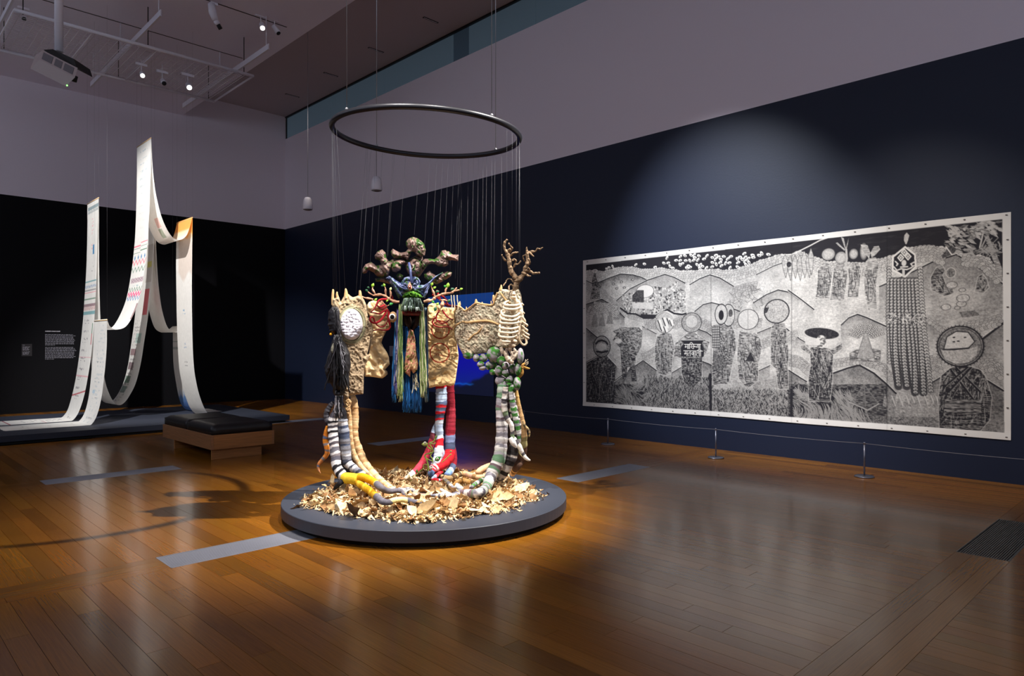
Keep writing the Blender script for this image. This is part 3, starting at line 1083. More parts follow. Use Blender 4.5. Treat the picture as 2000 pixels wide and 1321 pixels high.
def ink_front(k, P, s):
    bar1, tall, bar3 = s_at(P, s, 3.37, 1.97), s_at(P, s, 4.08, 5.28), s_at(P, s, 4.80, 3.93)
    # left drop and floor run: small pale pen marks
    k.scrib(bar1 - 1.9, bar1 - 0.1, 0.15, 0.7, lin(190, 200, 205), 22, 0.5)
    k.rect(bar1 - 1.32, bar1 - 1.26, 0.55, 0.75, lin(150, 190, 215), 0.6)
    for i in range(7):
        k.scrib(0.3 + i * 0.33, 0.36 + i * 0.33, 0.3, 0.7, GREY, 40, 0.5)
    # swag: pale blue writing lines
    for i in range(3):
        k.scrib(bar1 + 1.02 + i * .09, bar1 + 1.06 + i * .09, 0.3, 0.75, TEAL, 40, 0.6, 0.45)
    # tall drop: bands of zigzags (z about 3.6 down to 2.6)
    f = lambda z: s_at(P, s, np.interp(z, [1.9, 2.32, 2.9, 3.6, 4.5], [3.70, 3.88, 3.98, 4.04, 4.07]), z)
    def lines(z, fn):
        fn(f(z))
    off = 0.05
    for w0, w1, d in ((0, .5, off), (.5, 1, 0)):
        k.band(f(3.36) - 0 + d, 0.02, PINK, w0, w1)
        k.band(f(3.31) + d * .6, 0.012, GREEN, w0, w1)
        k.band(f(3.23) + d * .6, 0.014, GREEN, w0, w1)
    k.dots(f(3.14), 0.24, 0.04, BLUE)
    k.zig(f(3.05), 0.09, 0.24, 0.02, PINK)
    k.zig(f(2.91), 0.09, 0.24, 0.014, GREEN)
    k.rect(f(2.66), f(2.76), 0, 0.9, lin(185, 150, 165), 0.55)
    k.zig(f(2.71), 0.08, 0.06, 0.012, lin(120, 85, 105), 0, .9)
    k.zig(f(2.54), 0.08, 0.18, 0.014, GREEN, 0, .95)
    k.zig(f(2.45), 0.08, 0.18, 0.03, lin(235, 80, 140), 0, .95)
    k.zig(f(2.37), 0.07, 0.18, 0.014, BLUE, 0, .95)
    k.rect(f(1.98), f(2.27), -0.02, 0.10, lin(150, 110, 115), 0.8)
    # pale writing near the top of the tall drop
    for i in range(12):
        z = 5.1 - i * 0.13
        k.scrib(f(min(z, 4.5)) if z < 4.5 else tall - (5.28 - z), (f(min(z, 4.5)) if z < 4.5 else tall - (5.28 - z)) + 0.05, 0.25, 0.75, lin(140, 170, 185), 34, 0.55 * (1 - i / 14), 0.45)
    # swag to the right: stamp, then the orange dyed end
    k.rect(tall + 1.42, tall + 1.60, 0.25, 0.5, lin(210, 140, 130), 0.6)
    k.rect(tall + 1.62, tall + 1.80, 0.28, 0.52, lin(120, 140, 110), 0.7)
    d = k.s - bar3
    yel = smooth(-0.55, -0.25, d) * smooth(0.42, 0.36, d)
    k.mix(yel * 0.45, lin(245, 200, 120))
    k.mix(smooth(-0.28, -0.2, d) * smooth(0.38, 0.30, d + 0.04 * np.sin(k.w * 14)) * 0.85, ORANGE)
    k.mix(smooth(0.30, 0.34, d) * smooth(1.15, 1.05, d + 0.08 * np.sin(k.w * 9)) * 0.35 * (k.w < 0.85), lin(190, 150, 120))
    for i, (ds, col) in enumerate(((1.7, lin(110, 160, 200)), (2.35, lin(150, 170, 200)), (2.7, GREY))):
        k.scrib(bar3 + ds, bar3 + ds + 0.12, 0.4, 0.6, col, 40, 0.7, 0.4)


def ink_rear(k, P, s):
    bar1, top2, bar3 = s_at(P, s, 3.48, 4.26), s_at(P, s, 4.44, 4.72), s_at(P, s, 5.04, 1.91)
    g = lambda z: bar1 - (4.26 - z)                 # heights on the left drop
    k.band(g(4.12), 0.06, lin(110, 140, 150), k=0.75)
    k.zig(g(4.05), 0.05, 0.1, 0.012, lin(90, 120, 130))
    k.scrib(g(3.3), g(3.9), 0.4, 0.55, PINK, 30, 0.6, 0.5)
    k.rect(g(3.22), g(3.40), 0.28, 0.42, lin(20, 130, 185))
    k.scrib(g(2.9), g(3.2), 0.3, 0.5, GREY, 30, 0.4)
    for z, th_, col in ((2.72, .03, TEAL), (2.55, .015, GREY), (2.5, .012, PINK), (2.38, .02, GREEN), (2.27, .05, lin(120, 70, 90)), (2.12, .06, TEAL)):
        k.band(g(z), th_, col, k=0.75)
    k.zig(g(2.2), 0.07, 0.1, 0.014, RED)
    k.zig(g(2.62), 0.05, 0.12, 0.01, BLUE)
    k.rect(g(1.72), g(1.92), 0.10, 0.16, GREEN)
    k.rect(g(1.52), g(1.72), 0.10, 0.16, RED)
    for i in range(9):
        z = 2.0 - i * 0.18
        k.scrib(g(z) - 0.08, g(z), 0.45, 0.85, lin(110, 100, 115), 36, 0.6, 0.5)
    for z in (1.28, 0.92):
        k.band(g(z), 0.02, lin(230, 160, 170), k=0.7)
    k.zig(g(0.60), 0.12, 2.0, 0.014, RED)
    for w0, col in ((.28, RED), (.55, GREY), (.75, GREY)):
        k.scrib(g(0.42), g(0.28), w0 - .08, w0 + .08, col, 34, 0.8, 0.45)
    k.band(0.28, 0.03, lin(170, 70, 90))
    k.band(0.80, 0.02, lin(230, 150, 160), 0, .5)
    k.scrib(0.5, 1.3, 0.25, 0.75, GREY, 26, 0.5, 0.6)
    # U-shaped fall and rise: reds, greens along the inner edge
    h = lambda z: top2 - (4.72 - z)
    k.rect(h(2.1), h(2.62), 0.12, 0.45, lin(220, 60, 80), 0.8)
    k.rect(h(1.55), h(1.75), 0.3, 0.7, lin(150, 190, 180), 0.7)
    for z, col in ((1.3, lin(120, 60, 75)), (1.02, lin(110, 70, 85)), (0.75, GREEN), (.55, lin(90, 130, 120))):
        k.rect(h(z), h(z) + 0.14, 0.55, 0.95, col, 0.75)
    k.scrib(h(0.2), h(2.0), 0.5, 0.9, lin(120, 110, 115), 30, 0.5, 0.55)
    k.rect(h(2.75), h(3.5), 0.05, 0.5, lin(150, 130, 110), 0.35)
    k.rect(h(3.05), h(3.16), 0.1, 0.4, lin(215, 205, 60), 0.7)
    # right end: greenish marks and the blue dyed foot
    k.band(bar3 + 0.32, 0.02, GREEN, k=0.6)
    k.band(bar3 + 0.46, 0.05, lin(110, 140, 130), k=0.5)
    k.scrib(bar3 + 0.8, bar3 + 0.95, 0.3, 0.6, GREEN, 36, 0.6, 0.5)
    d = k.s - bar3 + 0.03 * np.sin(k.w * 25)
    k.mix(smooth(1.42, 1.50, d) * smooth(2.0, 1.9, d) * 0.9, lin(50, 110, 190))
    k.mix(smooth(1.30, 1.42, d) * 0.4 * (k.s < bar3 + 1.6), lin(120, 160, 205))


make_scroll([(1.92, .145), (2.6, .145), (3.05, .145), (3.14, .165), (3.22, .32), (3.285, .62), (3.33, 1.05), (3.36, 1.5), (3.37, 1.97), (3.37, 1.97), (3.42, 1.84),
             (3.53, 1.79), (3.70, 1.89), (3.88, 2.32), (3.98, 2.9), (4.04, 3.6), (4.07, 4.5), (4.08, 5.28), (4.08, 5.28), (4.13, 4.5), (4.24, 3.92), (4.40, 3.56), (4.55, 3.47),
             (4.68, 3.55), (4.75, 3.72), (4.80, 3.93), (4.80, 3.93), (4.79, 2.6), (4.82, 1.34), (4.88, 0.8), (5.0, .365), (5.12, .17), (5.24, .146), (5.56, .145)],
            13.54, 14.36, 'front painted cloth scroll over the tallest rod, with pink and green zigzag bands', ink_front, [(3.37, 1.97), (4.08, 5.28), (4.80, 3.93)])
make_scroll([(1.86, .145), (2.6, .145), (2.98, .145), (3.08, .17), (3.18, .36), (3.28, .8), (3.38, 1.6), (3.45, 2.8), (3.48, 4.26), (3.48, 4.26), (3.50, 2.4), (3.55, 1.1), (3.66, .58),
             (3.82, .38), (4.0, .55), (4.165, 1.02), (4.33, 2.2), (4.42, 3.4), (4.44, 4.72), (4.44, 4.72), (4.46, 3.6), (4.52, 2.6), (4.65, 1.95), (4.8, 1.78), (4.93, 1.82), (5.04, 1.91), (5.04, 1.91),
             (5.05, 1.2), (5.12, .65), (5.2, .3), (5.3, .16), (5.42, .145), (5.74, .145)],
            14.53, 15.34, 'rear painted cloth scroll with teal bands at left and a blue dyed foot at right', ink_rear, [(3.48, 4.26), (4.44, 4.72), (5.04, 1.91)])

# ================================================================== BIG PRINT ON THE RIGHT WALL
PYL, PYR, PZ0, PZ1 = 7.645, 1.616, 0.478, 2.96
PW, PH = PYL - PYR, PZ1 - PZ0
CW, CH = 2040, 840                      # drawing grid (twice the mesh grid)


def uvp(p):
    p = np.asarray(p, float)
    q = on_x(p[..., 0], p[..., 1], XR)
    return np.stack([(PYL - q[..., 1]) / PW * CW, (PZ1 - q[..., 2]) / PH * CH], -1)


yy, xx = np.mgrid[0:CH, 0:CW]
G = np.stack([xx, yy], -1).astype(float)
fine = 0.6 * vnoise(G / 3.0) + 0.4 * vnoise(G / 5.5)
fine2 = vnoise(G[..., ::-1] / np.array([3.0, 9.0]))
coarse = fbm(G / 60.0, 4)
IMG = 0.74 + 0.34 * (coarse - 0.5)
# woodcut ground: flecks of paper in the ink, darker towards the foot
IMG += 0.34 * (fine - 0.5) + 0.16 * (fine2 - 0.5)
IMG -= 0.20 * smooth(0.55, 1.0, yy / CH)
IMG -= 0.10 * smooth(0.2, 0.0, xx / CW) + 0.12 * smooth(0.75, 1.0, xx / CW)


def bbox(P, pad=2):
    x0, y0 = np.floor(P.min(0) - pad).astype(int)
    x1, y1 = np.ceil(P.max(0) + pad).astype(int)
    return max(x0, 0), min(x1, CW), max(y0, 0), min(y1, CH)


def inside(P, X, Y):
    m = np.zeros(X.shape, bool)
    n = len(P)
    for i in range(n):
        (x0, y0), (x1, y1) = P[i], P[(i + 1) % n]
        if y0 == y1:
            continue
        c = ((y0 > Y) != (y1 > Y)) & (X < (x1 - x0) * (Y - y0) / (y1 - y0) + x0)
        m ^= c
    return m


def putm(m, sl, val, k=1.0):
    a = IMG[sl]
    v = val if np.isscalar(val) else val
    IMG[sl] = a * (1 - m * k) + v * m * k


def poly(P, val, k=1.0, tex=0.3, grain=None):
    P = np.asarray(P, float)
    x0, x1, y0, y1 = bbox(P)
    if x1 <= x0 or y1 <= y0:
        return
    sl = np.s_[y0:y1, x0:x1]
    m = inside(P, xx[sl], yy[sl]).astype(float)
    t = fine[sl] if grain is None else grain[sl]
    putm(m, sl, val + tex * (t - 0.5), k)


def stroke(P, w, val, k=1.0):
    P = np.asarray(P, float)
    for a, b in zip(P[:-1], P[1:]):
        Q = np.array([a, b])
        x0, x1, y0, y1 = bbox(Q, w + 2)
        if x1 <= x0 or y1 <= y0:
            continue
        sl = np.s_[y0:y1, x0:x1]
        d = b - a
        L = max((d * d).sum(), 1e-9)
        t = np.clip(((xx[sl] - a[0]) * d[0] + (yy[sl] - a[1]) * d[1]) / L, 0, 1)
        dist = np.hypot(xx[sl] - a[0] - t * d[0], yy[sl] - a[1] - t * d[1])
        putm(np.clip(w / 2 + 0.5 - dist, 0, 1), sl, val, k)


def ell(c, rx, ry, val, k=1.0, ang=0.0, tex=0.3, ring=None, rval=0.1):
    """c, rx, ry in drawing pixels"""
    R = max(rx, ry)
    x0, x1, y0, y1 = bbox(np.array([c]), R + 3)
    if x1 <= x0 or y1 <= y0:
        return
    sl = np.s_[y0:y1, x0:x1]
    dx, dy = xx[sl] - c[0], yy[sl] - c[1]
    a, b = dx * math.cos(ang) + dy * math.sin(ang), -dx * math.sin(ang) + dy * math.cos(ang)
    q = np.hypot(a / rx, b / ry)
    m = np.clip((1 - q) * min(rx, ry) + 0.5, 0, 1)
    if val is not None:
        putm(m, sl, val + tex * (fine[sl] - 0.5), k)
    if ring:
        putm(np.clip(ring / 2 + 0.5 - np.abs(q - 1) * min(rx, ry), 0, 1), sl, rval)


def pell(cr, x, y, rx, ry, *a, **k):
    """ellipse given on an enlarged detail"""
    P = uvp(cr([[x, y], [x + rx, y], [x, y + ry], [x - rx, y]]))
    ell((P[1] + P[3]) / 2, abs(P[1, 0] - P[3, 0]) / 2, np.hypot(*(P[2] - P[0])), *a, **k)


Z1, Z2, Z3 = crop(1140, 500, 8.805), crop(1300, 560, 6.004), crop(1520, 440, 7.3375)
Z4, Z5, Z6, Z7 = crop(1720, 430, 6.292), crop(1540, 620, 6.0045), crop(1740, 620, 5.504), crop(1140, 640, 8.255)
C1, C2 = crop(1120, 400, 3.073), crop(1540, 400, 2.811)
U = lambda cr, *p: uvp(cr(np.array(p, float).reshape(-1, 2)))
prng = np.random.RandomState(3)

# dark sky above the line of clouds
cl = np.vstack([U(C1, 70, 405, 130, 400, 180, 410, 240, 392, 300, 380, 360, 382, 420, 395, 470, 395, 520, 385, 580, 395, 640, 405, 710, 405, 780, 400, 860, 395, 910, 402, 960, 400, 1010, 385, 1060, 370, 1100, 350, 1180, 325, 1250, 305),
                U(C2, 0, 290, 60, 262, 150, 300, 210, 320, 300, 320, 400, 330, 540, 295, 590, 285, 640, 250, 700, 240, 780, 232, 860, 248, 950, 282, 1060, 290, 1100, 310, 1178, 440)])
sky = np.vstack([cl, [[CW, 0], [0, 0]]])
poly(sky, 0.10, 1.0, 0.10, fbm(G / np.array([40.0, 9.0]), 3))


def clouds(P, rows, r, light=0.80, k=1.0):
    """overlapping scalloped cloud bumps with dark outlines following the line P downwards"""
    P = np.asarray(P, float)
    d = np.concatenate([[0], np.cumsum(np.hypot(*np.diff(P, axis=0).T))])
    for q in range(rows):
        for s in np.arange(prng.uniform(0, r), d[-1], r * 1.35):
            c = np.array([np.interp(s, d, P[:, 0]), np.interp(s, d, P[:, 1])])
            rr = r * prng.uniform(0.7, 1.15)
            ell(c + np.array([0, (rows - 1 - 0) * 0 + q * r * 0.95]), rr, rr * 0.9, light + prng.uniform(-.12, .08), k, 0, 0.25, 1.5, 0.28)
            ell(c + np.array([0, q * r * 0.95]), rr * .45, rr * .4, None, 1, 0, 0, 1.2, 0.4)


clouds(cl, 5, 11)

# floating grains in the sky
for i in range(260):
    if i < 200:
        x, y = prng.uniform(170, 1190), prng.uniform(285, 400)
        if y < 405 - (x - 60) * 0.105 - 15 or (x < 430 and prng.rand() < 0.4):
            continue
        c = U(C1, x, y)[0]
    else:
        c = U(C1, prng.uniform(560, 1100), prng.uniform(300, 385))[0]
    xi, yi = int(np.clip(c[0], 0, CW - 1)), int(np.clip(c[1], 0, CH - 1))
    if max(IMG[yi, max(xi - 9, 0)], IMG[yi, min(xi + 9, CW - 1)], IMG[yi, xi], IMG[min(yi + 6, CH - 1), xi], IMG[max(yi - 6, 0), xi]) > 0.35:
        continue
    an = prng.uniform(-1.2, 1.2)
    ell(c, 11, 6.5, 0.95, 1, an, 0.05)
    ell(c + np.array([1.5, 2.5]), 5, 2.6, 0.2, 1, an, 0)


def hill(P, shade=0.42, depth=120, w=5.0):
    """ridge line with a black edge and ink shading away below it"""
    P = np.asarray(P, float)
    x0, x1 = int(max(P[:, 0].min(), 0)), int(min(P[:, 0].max(), CW - 1))
    o = np.argsort(P[:, 0])
    ridge = np.interp(np.arange(x0, x1), P[o, 0], P[o, 1])
    y0, y1 = int(max(ridge.min() - 3, 0)), int(min(ridge.max() + depth, CH))
    sl = np.s_[y0:y1, x0:x1]
    d = yy[sl] - ridge[None]
    m = (d > 0) * np.clip(1 - d / depth, 0, 1) ** 1.2
    putm(m, sl, shade + 0.25 * (fine[sl] - 0.5) + 0.3 * (coarse[sl] - 0.5), 0.85)
    stroke(P, w, 0.07)
    stroke(P - np.array([0, w * 0.9]), 2.0, 0.92, 0.8)


hill(U(Z1, 40, 420, 150, 470, 290, 560, 420, 660, 565, 775), .45, 90, 4)
hill(U(Z1, 255, 460, 450, 380, 640, 312, 860, 330, 1000, 370, 1100, 420), .25, 60)
hill(U(Z1, 565, 775, 800, 570, 1100, 420, 1400, 320, 1560, 370, 1750, 470), .5, 110)
hill(U(C1, 700, 480, 760, 445, 820, 422, 880, 440, 970, 495, 1040, 530), .55, 110)
hill(U(C1, 1100, 420, 1200, 370, 1300, 335), .6, 80, 4)
hill(U(Z1, 45, 835, 320, 745, 460, 830, 600, 950, 710, 1060), .22, 80)
hill(U(C1, 1080, 590, 1160, 540, 1230, 512, 1290, 525, 1352, 570), .5, 90)
hill(U(C2, 0, 470, 70, 520, 140, 575), .55, 80)
hill(U(C2, 0, 690, 60, 735, 110, 765), .5, 80, 4)
hill(U(C2, 500, 450, 640, 390, 780, 320, 920, 275, 1030, 340, 1110, 390, 1175, 435), .40, 160)
hill(U(C2, 290, 660, 330, 622, 380, 602, 430, 620, 545, 672), .45, 100)
hill(U(C2, 740, 640, 830, 680, 880, 705), .42, 90)
hill(U(C2, 1060, 740, 1120, 695, 1178, 650), .25, 130, 8)
hill(U(C2, 245, 925, 330, 895, 390, 880, 470, 925, 540, 985, 590, 1035), .35, 120, 7)
hill(U(C2, 770, 985, 830, 950), .3, 90)
hill(U(C2, 1090, 965, 1178, 1020), .3, 130, 6)
hill(U(C2, 0, 905, 50, 940, 100, 970), .35, 100)
hill(U(C1, 78, 945, 160, 900), .35, 90, 4)
hill(U(C1, 200, 905, 265, 970), .3, 80, 4)
hill(U(C1, 250, 1055, 310, 1010, 420, 935, 500, 995), .3, 120)
hill(U(C1, 415, 730, 500, 775), .5, 70, 4)
hill(U(C1, 590, 1010, 650, 975), .4, 80, 4)
hill(U(C1, 730, 640, 780, 600, 830, 588, 920, 610, 1000, 640), .55, 110)
hill(U(C1, 745, 745, 800, 765, 835, 790), .4, 70)
hill(U(C1, 775, 940, 815, 955, 855, 978), .3, 90)
hill(U(C1, 1105, 770, 1190, 735), .5, 60, 4)
hill(U(C1, 1275, 740, 1352, 800), .45, 70)
hill(U(C1, 1115, 995, 1180, 965), .45, 80, 4)
hill(U(C1, 1270, 980, 1352, 1030), .35, 90)
hill(U(C1, 78, 740, 150, 800), .25, 90)
for P, rows in ((U(C1, 80, 470, 180, 520, 260, 590, 330, 640, 420, 665), 4), (U(C1, 430, 690, 520, 700, 620, 690, 700, 665, 780, 690, 830, 720), 5), (U(C1, 960, 500, 1060, 480, 1100, 470), 5),
                (U(C1, 420, 900, 500, 860, 600, 900), 4), (U(C1, 940, 700, 1020, 690, 1130, 690), 4), (U(C1, 1100, 830, 1180, 800, 1340, 760), 4),
                (U(C2, 0, 830, 60, 840, 110, 880), 5), (U(C2, 250, 860, 330, 850, 400, 840, 520, 880, 560, 930), 3), (U(C2, 740, 860, 800, 830, 840, 850), 6), (U(C2, 1060, 860, 1110, 850, 1170, 900), 5),
                (U(C2, 740, 615, 800, 650, 860, 690), 2), (U(C2, 960, 660, 1060, 640, 1170, 610), 4), (U(C2, 690, 245, 780, 235, 850, 255), 6), (U(C2, 960, 285, 1060, 300, 1150, 390), 4),
                (U(C1, 130, 590, 210, 600, 260, 640), 3)):
    clouds(P, rows, 10, 0.72, 0.9)


def grass(x0, y0, x1, y1, cr, n, dark=.08, light=.62, L=26):
    P = U(cr, x0, y0, x1, y0, x1, y1, x0, y1)
    poly(P, dark + .10, 0.72, 0.45, fine2)
    for i in range(n):
        u, v = prng.rand(2)
        c = (P[0] * (1 - u) + P[1] * u) * (1 - v) + (P[3] * (1 - u) + P[2] * u) * v
        a = prng.uniform(-0.9, 0.9)
        d = np.array([math.sin(a), -math.cos(a)]) * L * prng.uniform(.4, 1)
        stroke([c, c + d], prng.uniform(1.2, 3.0), prng.choice([dark, light, light]), 0.9)


grass(425, 1040, 830, 1235, C1, 2300, .05, .55)
grass(830, 1110, 1312, 1275, C1, 2600, .12, .62, 14)
grass(245, 1080, 425, 1210, C1, 200, .08, .4, 30)
grass(0, 985, 540, 1190, C2, 120, .1, .35, 16)


def zebra(P, ang0, n, w=3.2, L=70, curve=0.5):
    """bundles of curved light strokes on dark ground"""
    P = np.asarray(P, float)
    x0, x1, y0, y1 = bbox(P)
    for i in range(n):
        c = np.array([prng.uniform(x0, x1), prng.uniform(y0, y1)])
        if not inside(P, np.array([[c[0]]]), np.array([[c[1]]]))[0, 0]:
            continue
        a = ang0 + 1.1 * (coarse[int(np.clip(c[1], 0, CH - 1)), int(np.clip(c[0], 0, CW - 1))] - .5) * 4
        pts = [c]
        for q in range(5):
            pts.append(pts[-1] + np.array([math.cos(a), math.sin(a)]) * L / 5)
            a += curve / 5
        stroke(pts, w, 0.55, 0.9)


zb = U(Z5, 40, 840, 120, 770, 230, 830, 230, 980, 480, 1010, 520, 830, 740, 820, 700, 960, 900, 1080, 880, 1200, 400, 1190, 40, 1160)
poly(zb, .10, .95, .2)
zebra(zb, .9, 1100, 2.0, 40)
zb = U(Z7, 500, 960, 620, 900, 800, 920, 960, 980, 1000, 1240, 700, 1230, 450, 1200)
poly(zb, .12, .9, .2)
zebra(zb, .4, 420, 2.0, 46)


def figure(P, val=.34, folds=18, ang=1.5, edge=.9):
    """clothed body: dark mass, pale outline, fold lines"""
    P = np.asarray(P, float)
    poly(P, val, .82, .75, fine2)
    x0, x1, y0, y1 = bbox(P)
    for i in range(folds * 5):
        c = np.array([prng.uniform(x0, x1), prng.uniform(y0, y1)])
        a = ang + prng.normal(0, .28)
        pts = [c]
        for q in range(4):
            pts.append(pts[-1] + np.array([math.cos(a), math.sin(a)]) * (y1 - y0) * .055)
            a += prng.normal(0, .12)
        pts = np.array(pts)
        if inside(P, pts[:, :1], pts[:, 1:]).all():
            stroke(pts, prng.uniform(1.2, 2.6), prng.choice([.10, .14, .68]), .75)
    stroke(np.vstack([P, P[:1]]), 2.0, edge if edge else .1, .7)


# small figures and scenes on the left
figure(U(Z1, 160, 380, 200, 300, 220, 380, 260, 490, 310, 540, 270, 560, 285, 740, 120, 740, 160, 560, 150, 450), .26, 8, 1.5, None)
ell(U(Z1, 198, 330)[0], 9, 12, .25)
ell(U(Z1, 198, 258)[0], 16, 7, .55, ring=3, rval=.9)
for x, y in ((515, 485), (655, 450), (850, 410), (575, 560), (705, 548)):
    pell(Z1, x, y, 30, 22, .3, 1, 0, .3)
    pell(Z1, x, y, 12, 9, .75, 1, 0, .1)
scene = U(Z1, 660, 660, 880, 640, 1000, 530, 1200, 520, 1400, 560, 1600, 450, 1761, 620, 1761, 1000, 1500, 930, 1280, 980, 1040, 1000, 760, 1000, 660, 900)
poly(scene, .55, .8, .75, fine)
for i in range(420):
    c = scene.min(0) + prng.rand(2) * (scene.max(0) - scene.min(0))
    if inside(scene, c[None, :1], c[None, 1:])[0, 0]:
        ell(c, prng.uniform(3, 7), prng.uniform(3, 6), prng.choice([.15, .9]), .8, 0, .1)
pell(Z1, 1060, 610, 150, 110, .92, 1, 0, .1, 2, .2)
poly(U(Z1, 840, 680, 930, 590, 1040, 590, 1040, 800, 840, 790), .16, .95, .2)
poly(U(Z1, 840, 810, 1200, 800, 1190, 920, 840, 900), .82, .9, .25)
hl = U(Z1, 640, 900, 760, 990, 900, 1000, 1040, 1070, 1200, 1070, 1300, 990, 1440, 925, 1560, 990, 1700, 1010, 1761, 990)
stroke(hl, 9, .10)
stroke(U(Z1, 1000, 1030, 1260, 1040), 18, .12)
for x, y in ((195, 1130), (320, 1120), (455, 1080), (575, 1010)):
    poly(U(Z1, x - 60, y + 90, x - 20, y - 140, x + 20, y - 140, x + 60, y + 90), .42, .9, .3)
for i in range(46):
    c = U(Z1, prng.uniform(60, 620), 0)[0]
    c = U(Z1, prng.uniform(70, 600), prng.uniform(860, 1040))[0]
    ell(c, 9, 8, .85, .9, 0, .1, 1.5, .15)
    ell(c, 3, 3, .12)
# figure 1: round basket head, plain coat
b1 = U(Z7, 60, 570, 200, 490, 260, 480, 400, 470, 520, 620, 500, 1000, 490, 1210, 60, 1200)
figure(b1, .22, 50, 1.57, None)
stroke(U(Z7, 60, 560, 220, 470), 3, .85)
stroke(U(Z7, 390, 460, 560, 640), 3, .85)
stroke(U(Z7, 500, 870, 620, 780), 3, .85)
pell(Z7, 300, 305, 135, 170, .45, 1, 0, .45, 5, .12)
pell(Z7, 290, 310, 85, 60, .68, .9, 0, .3)
stroke(U(Z7, 205, 260, 240, 220, 300, 205, 360, 225, 390, 265), 11, .12)
stroke(U(Z7, 220, 385, 300, 400, 390, 380), 11, .12)
# figure 2: bent under a big basket
figure(U(Z7, 480, 60, 620, 0, 900, 0, 950, 60, 930, 300, 850, 450, 760, 400, 640, 180), .36, 26, .6, None)
figure(U(Z7, 480, 200, 560, 70, 640, 160, 760, 420, 840, 470, 830, 640, 860, 860, 780, 860, 760, 640, 640, 900, 620, 640, 600, 330, 530, 250), .26, 26, 1.2, None)
pell(Z7, 560, 215, 60, 40, .8, .9, 0, .4)
poly(U(Z7, 700, 720, 710, 640, 760, 630), .8)
# figure 3: seed-head
figure(U(Z7, 1190, 130, 1300, 80, 1420, 100, 1470, 300, 1430, 560, 1420, 740, 1300, 770, 1200, 740, 1150, 560, 1150, 300), .38, 26)
pell(Z1, 1400, 1150, 155, 175, .66, 1, 0, .4, 3, .25)
for x, y in ((1320, 1150), (1400, 1110), (1480, 1120), (1350, 1240), (1430, 1190), (1520, 1150), (1420, 1260)):
    poly(U(Z1, x - 40, y - 45, x + 10, y - 60, x + 40, y + 45, x, y + 55), .93, 1, .05)
    stroke(U(Z1, x - 40, y - 40, x - 5, y + 50), 6, .12)
for a in np.linspace(3.6, 6.0, 20):
    p = U(Z1, 1400 + 170 * math.cos(a), 1130 + 180 * math.sin(a), 1400 + 150 * math.cos(a), 1130 + 160 * math.sin(a))
    stroke(p, 4, .9)
# figure 4: holds the sign
figure(U(Z2, 110, 670, 190, 600, 260, 540, 350, 540, 430, 600, 520, 650, 470, 800, 430, 840, 430, 1120, 240, 1110, 190, 1000, 190, 840, 100, 820), .42, 22)
figure(U(Z2, 190, 840, 430, 840, 420, 1080, 320, 1180, 240, 1130, 195, 1010), .24, 18, 1.5, None)
pell(Z2, 308, 422, 115, 115, .52, 1, 0, .5, 3.5, .14)
pell(Z2, 308, 410, 70, 75, .72, .9, 0, .3, 1.5, .3)
poly(U(Z2, 170, 628, 455, 628, 430, 660, 450, 720, 448, 822, 185, 818, 182, 720, 215, 660), .07, 1, .04)
stroke(U(Z2, 180, 626, 450, 624), 3, .85)
sg = crop(1320, 655, 26.41)
sv = lambda w, *p: stroke(U(sg, *p), w, .97)
# first line of the sign
sv(3.0, 445, 462, 1300, 462)
sv(3.2, 625, 462, 622, 690); sv(2.6, 530, 462, 528, 600); sv(2.6, 528, 590, 622, 590); ell(U(sg, 512, 600)[0], 3.8, 3.6, .97, tex=0)
sv(3.0, 672, 470, 672, 690); sv(3.4, 728, 462, 728, 690); sv(2.8, 728, 450, 770, 390, 810, 368, 860, 400, 905, 455)
sv(2.6, 815, 470, 830, 560, 790, 600, 840, 640, 885, 690); sv(3.2, 930, 462, 930, 690); sv(2.4, 830, 570, 930, 570)
sv(2.6, 935, 560, 1010, 570); ell(U(sg, 985, 578)[0], 3.4, 3.2, .97, tex=0); sv(2.6, 1010, 560, 1060, 610, 1120, 620, 1180, 590)
sv(2.6, 1125, 470, 1150, 530, 1080, 580); sv(3.0, 1200, 462, 1200, 690); sv(3.2, 1258, 462, 1258, 690)
# second line of the sign
sv(3.2, 420, 798, 1390, 812)
sv(3.2, 592, 805, 592, 1060); sv(2.6, 510, 805, 508, 920); sv(2.6, 508, 925, 592, 930); ell(U(sg, 490, 945)[0], 4.0, 4.0, .97, tex=0)
sv(3.2, 757, 810, 757, 1060); sv(2.6, 757, 905, 680, 905, 640, 950, 650, 1010, 680, 1055)
sv(3.2, 942, 812, 942, 1075); ell(U(sg, 875, 945)[0], 4.6, 5.0, .07, 1, 0, 0, 2.8, .97); sv(2.4, 915, 890, 942, 880)
sv(3.2, 1012, 815, 1012, 1075)
sv(2.6, 1060, 880, 1120, 910, 1065, 990, 1130, 1075); sv(2.6, 1110, 900, 1165, 890, 1210, 930); sv(3.2, 1220, 815, 1220, 1075); sv(3.4, 1290, 815, 1290, 1075)
sv(3.0, 1130, 790, 1180, 745, 1230, 725, 1290, 760, 1330, 815)
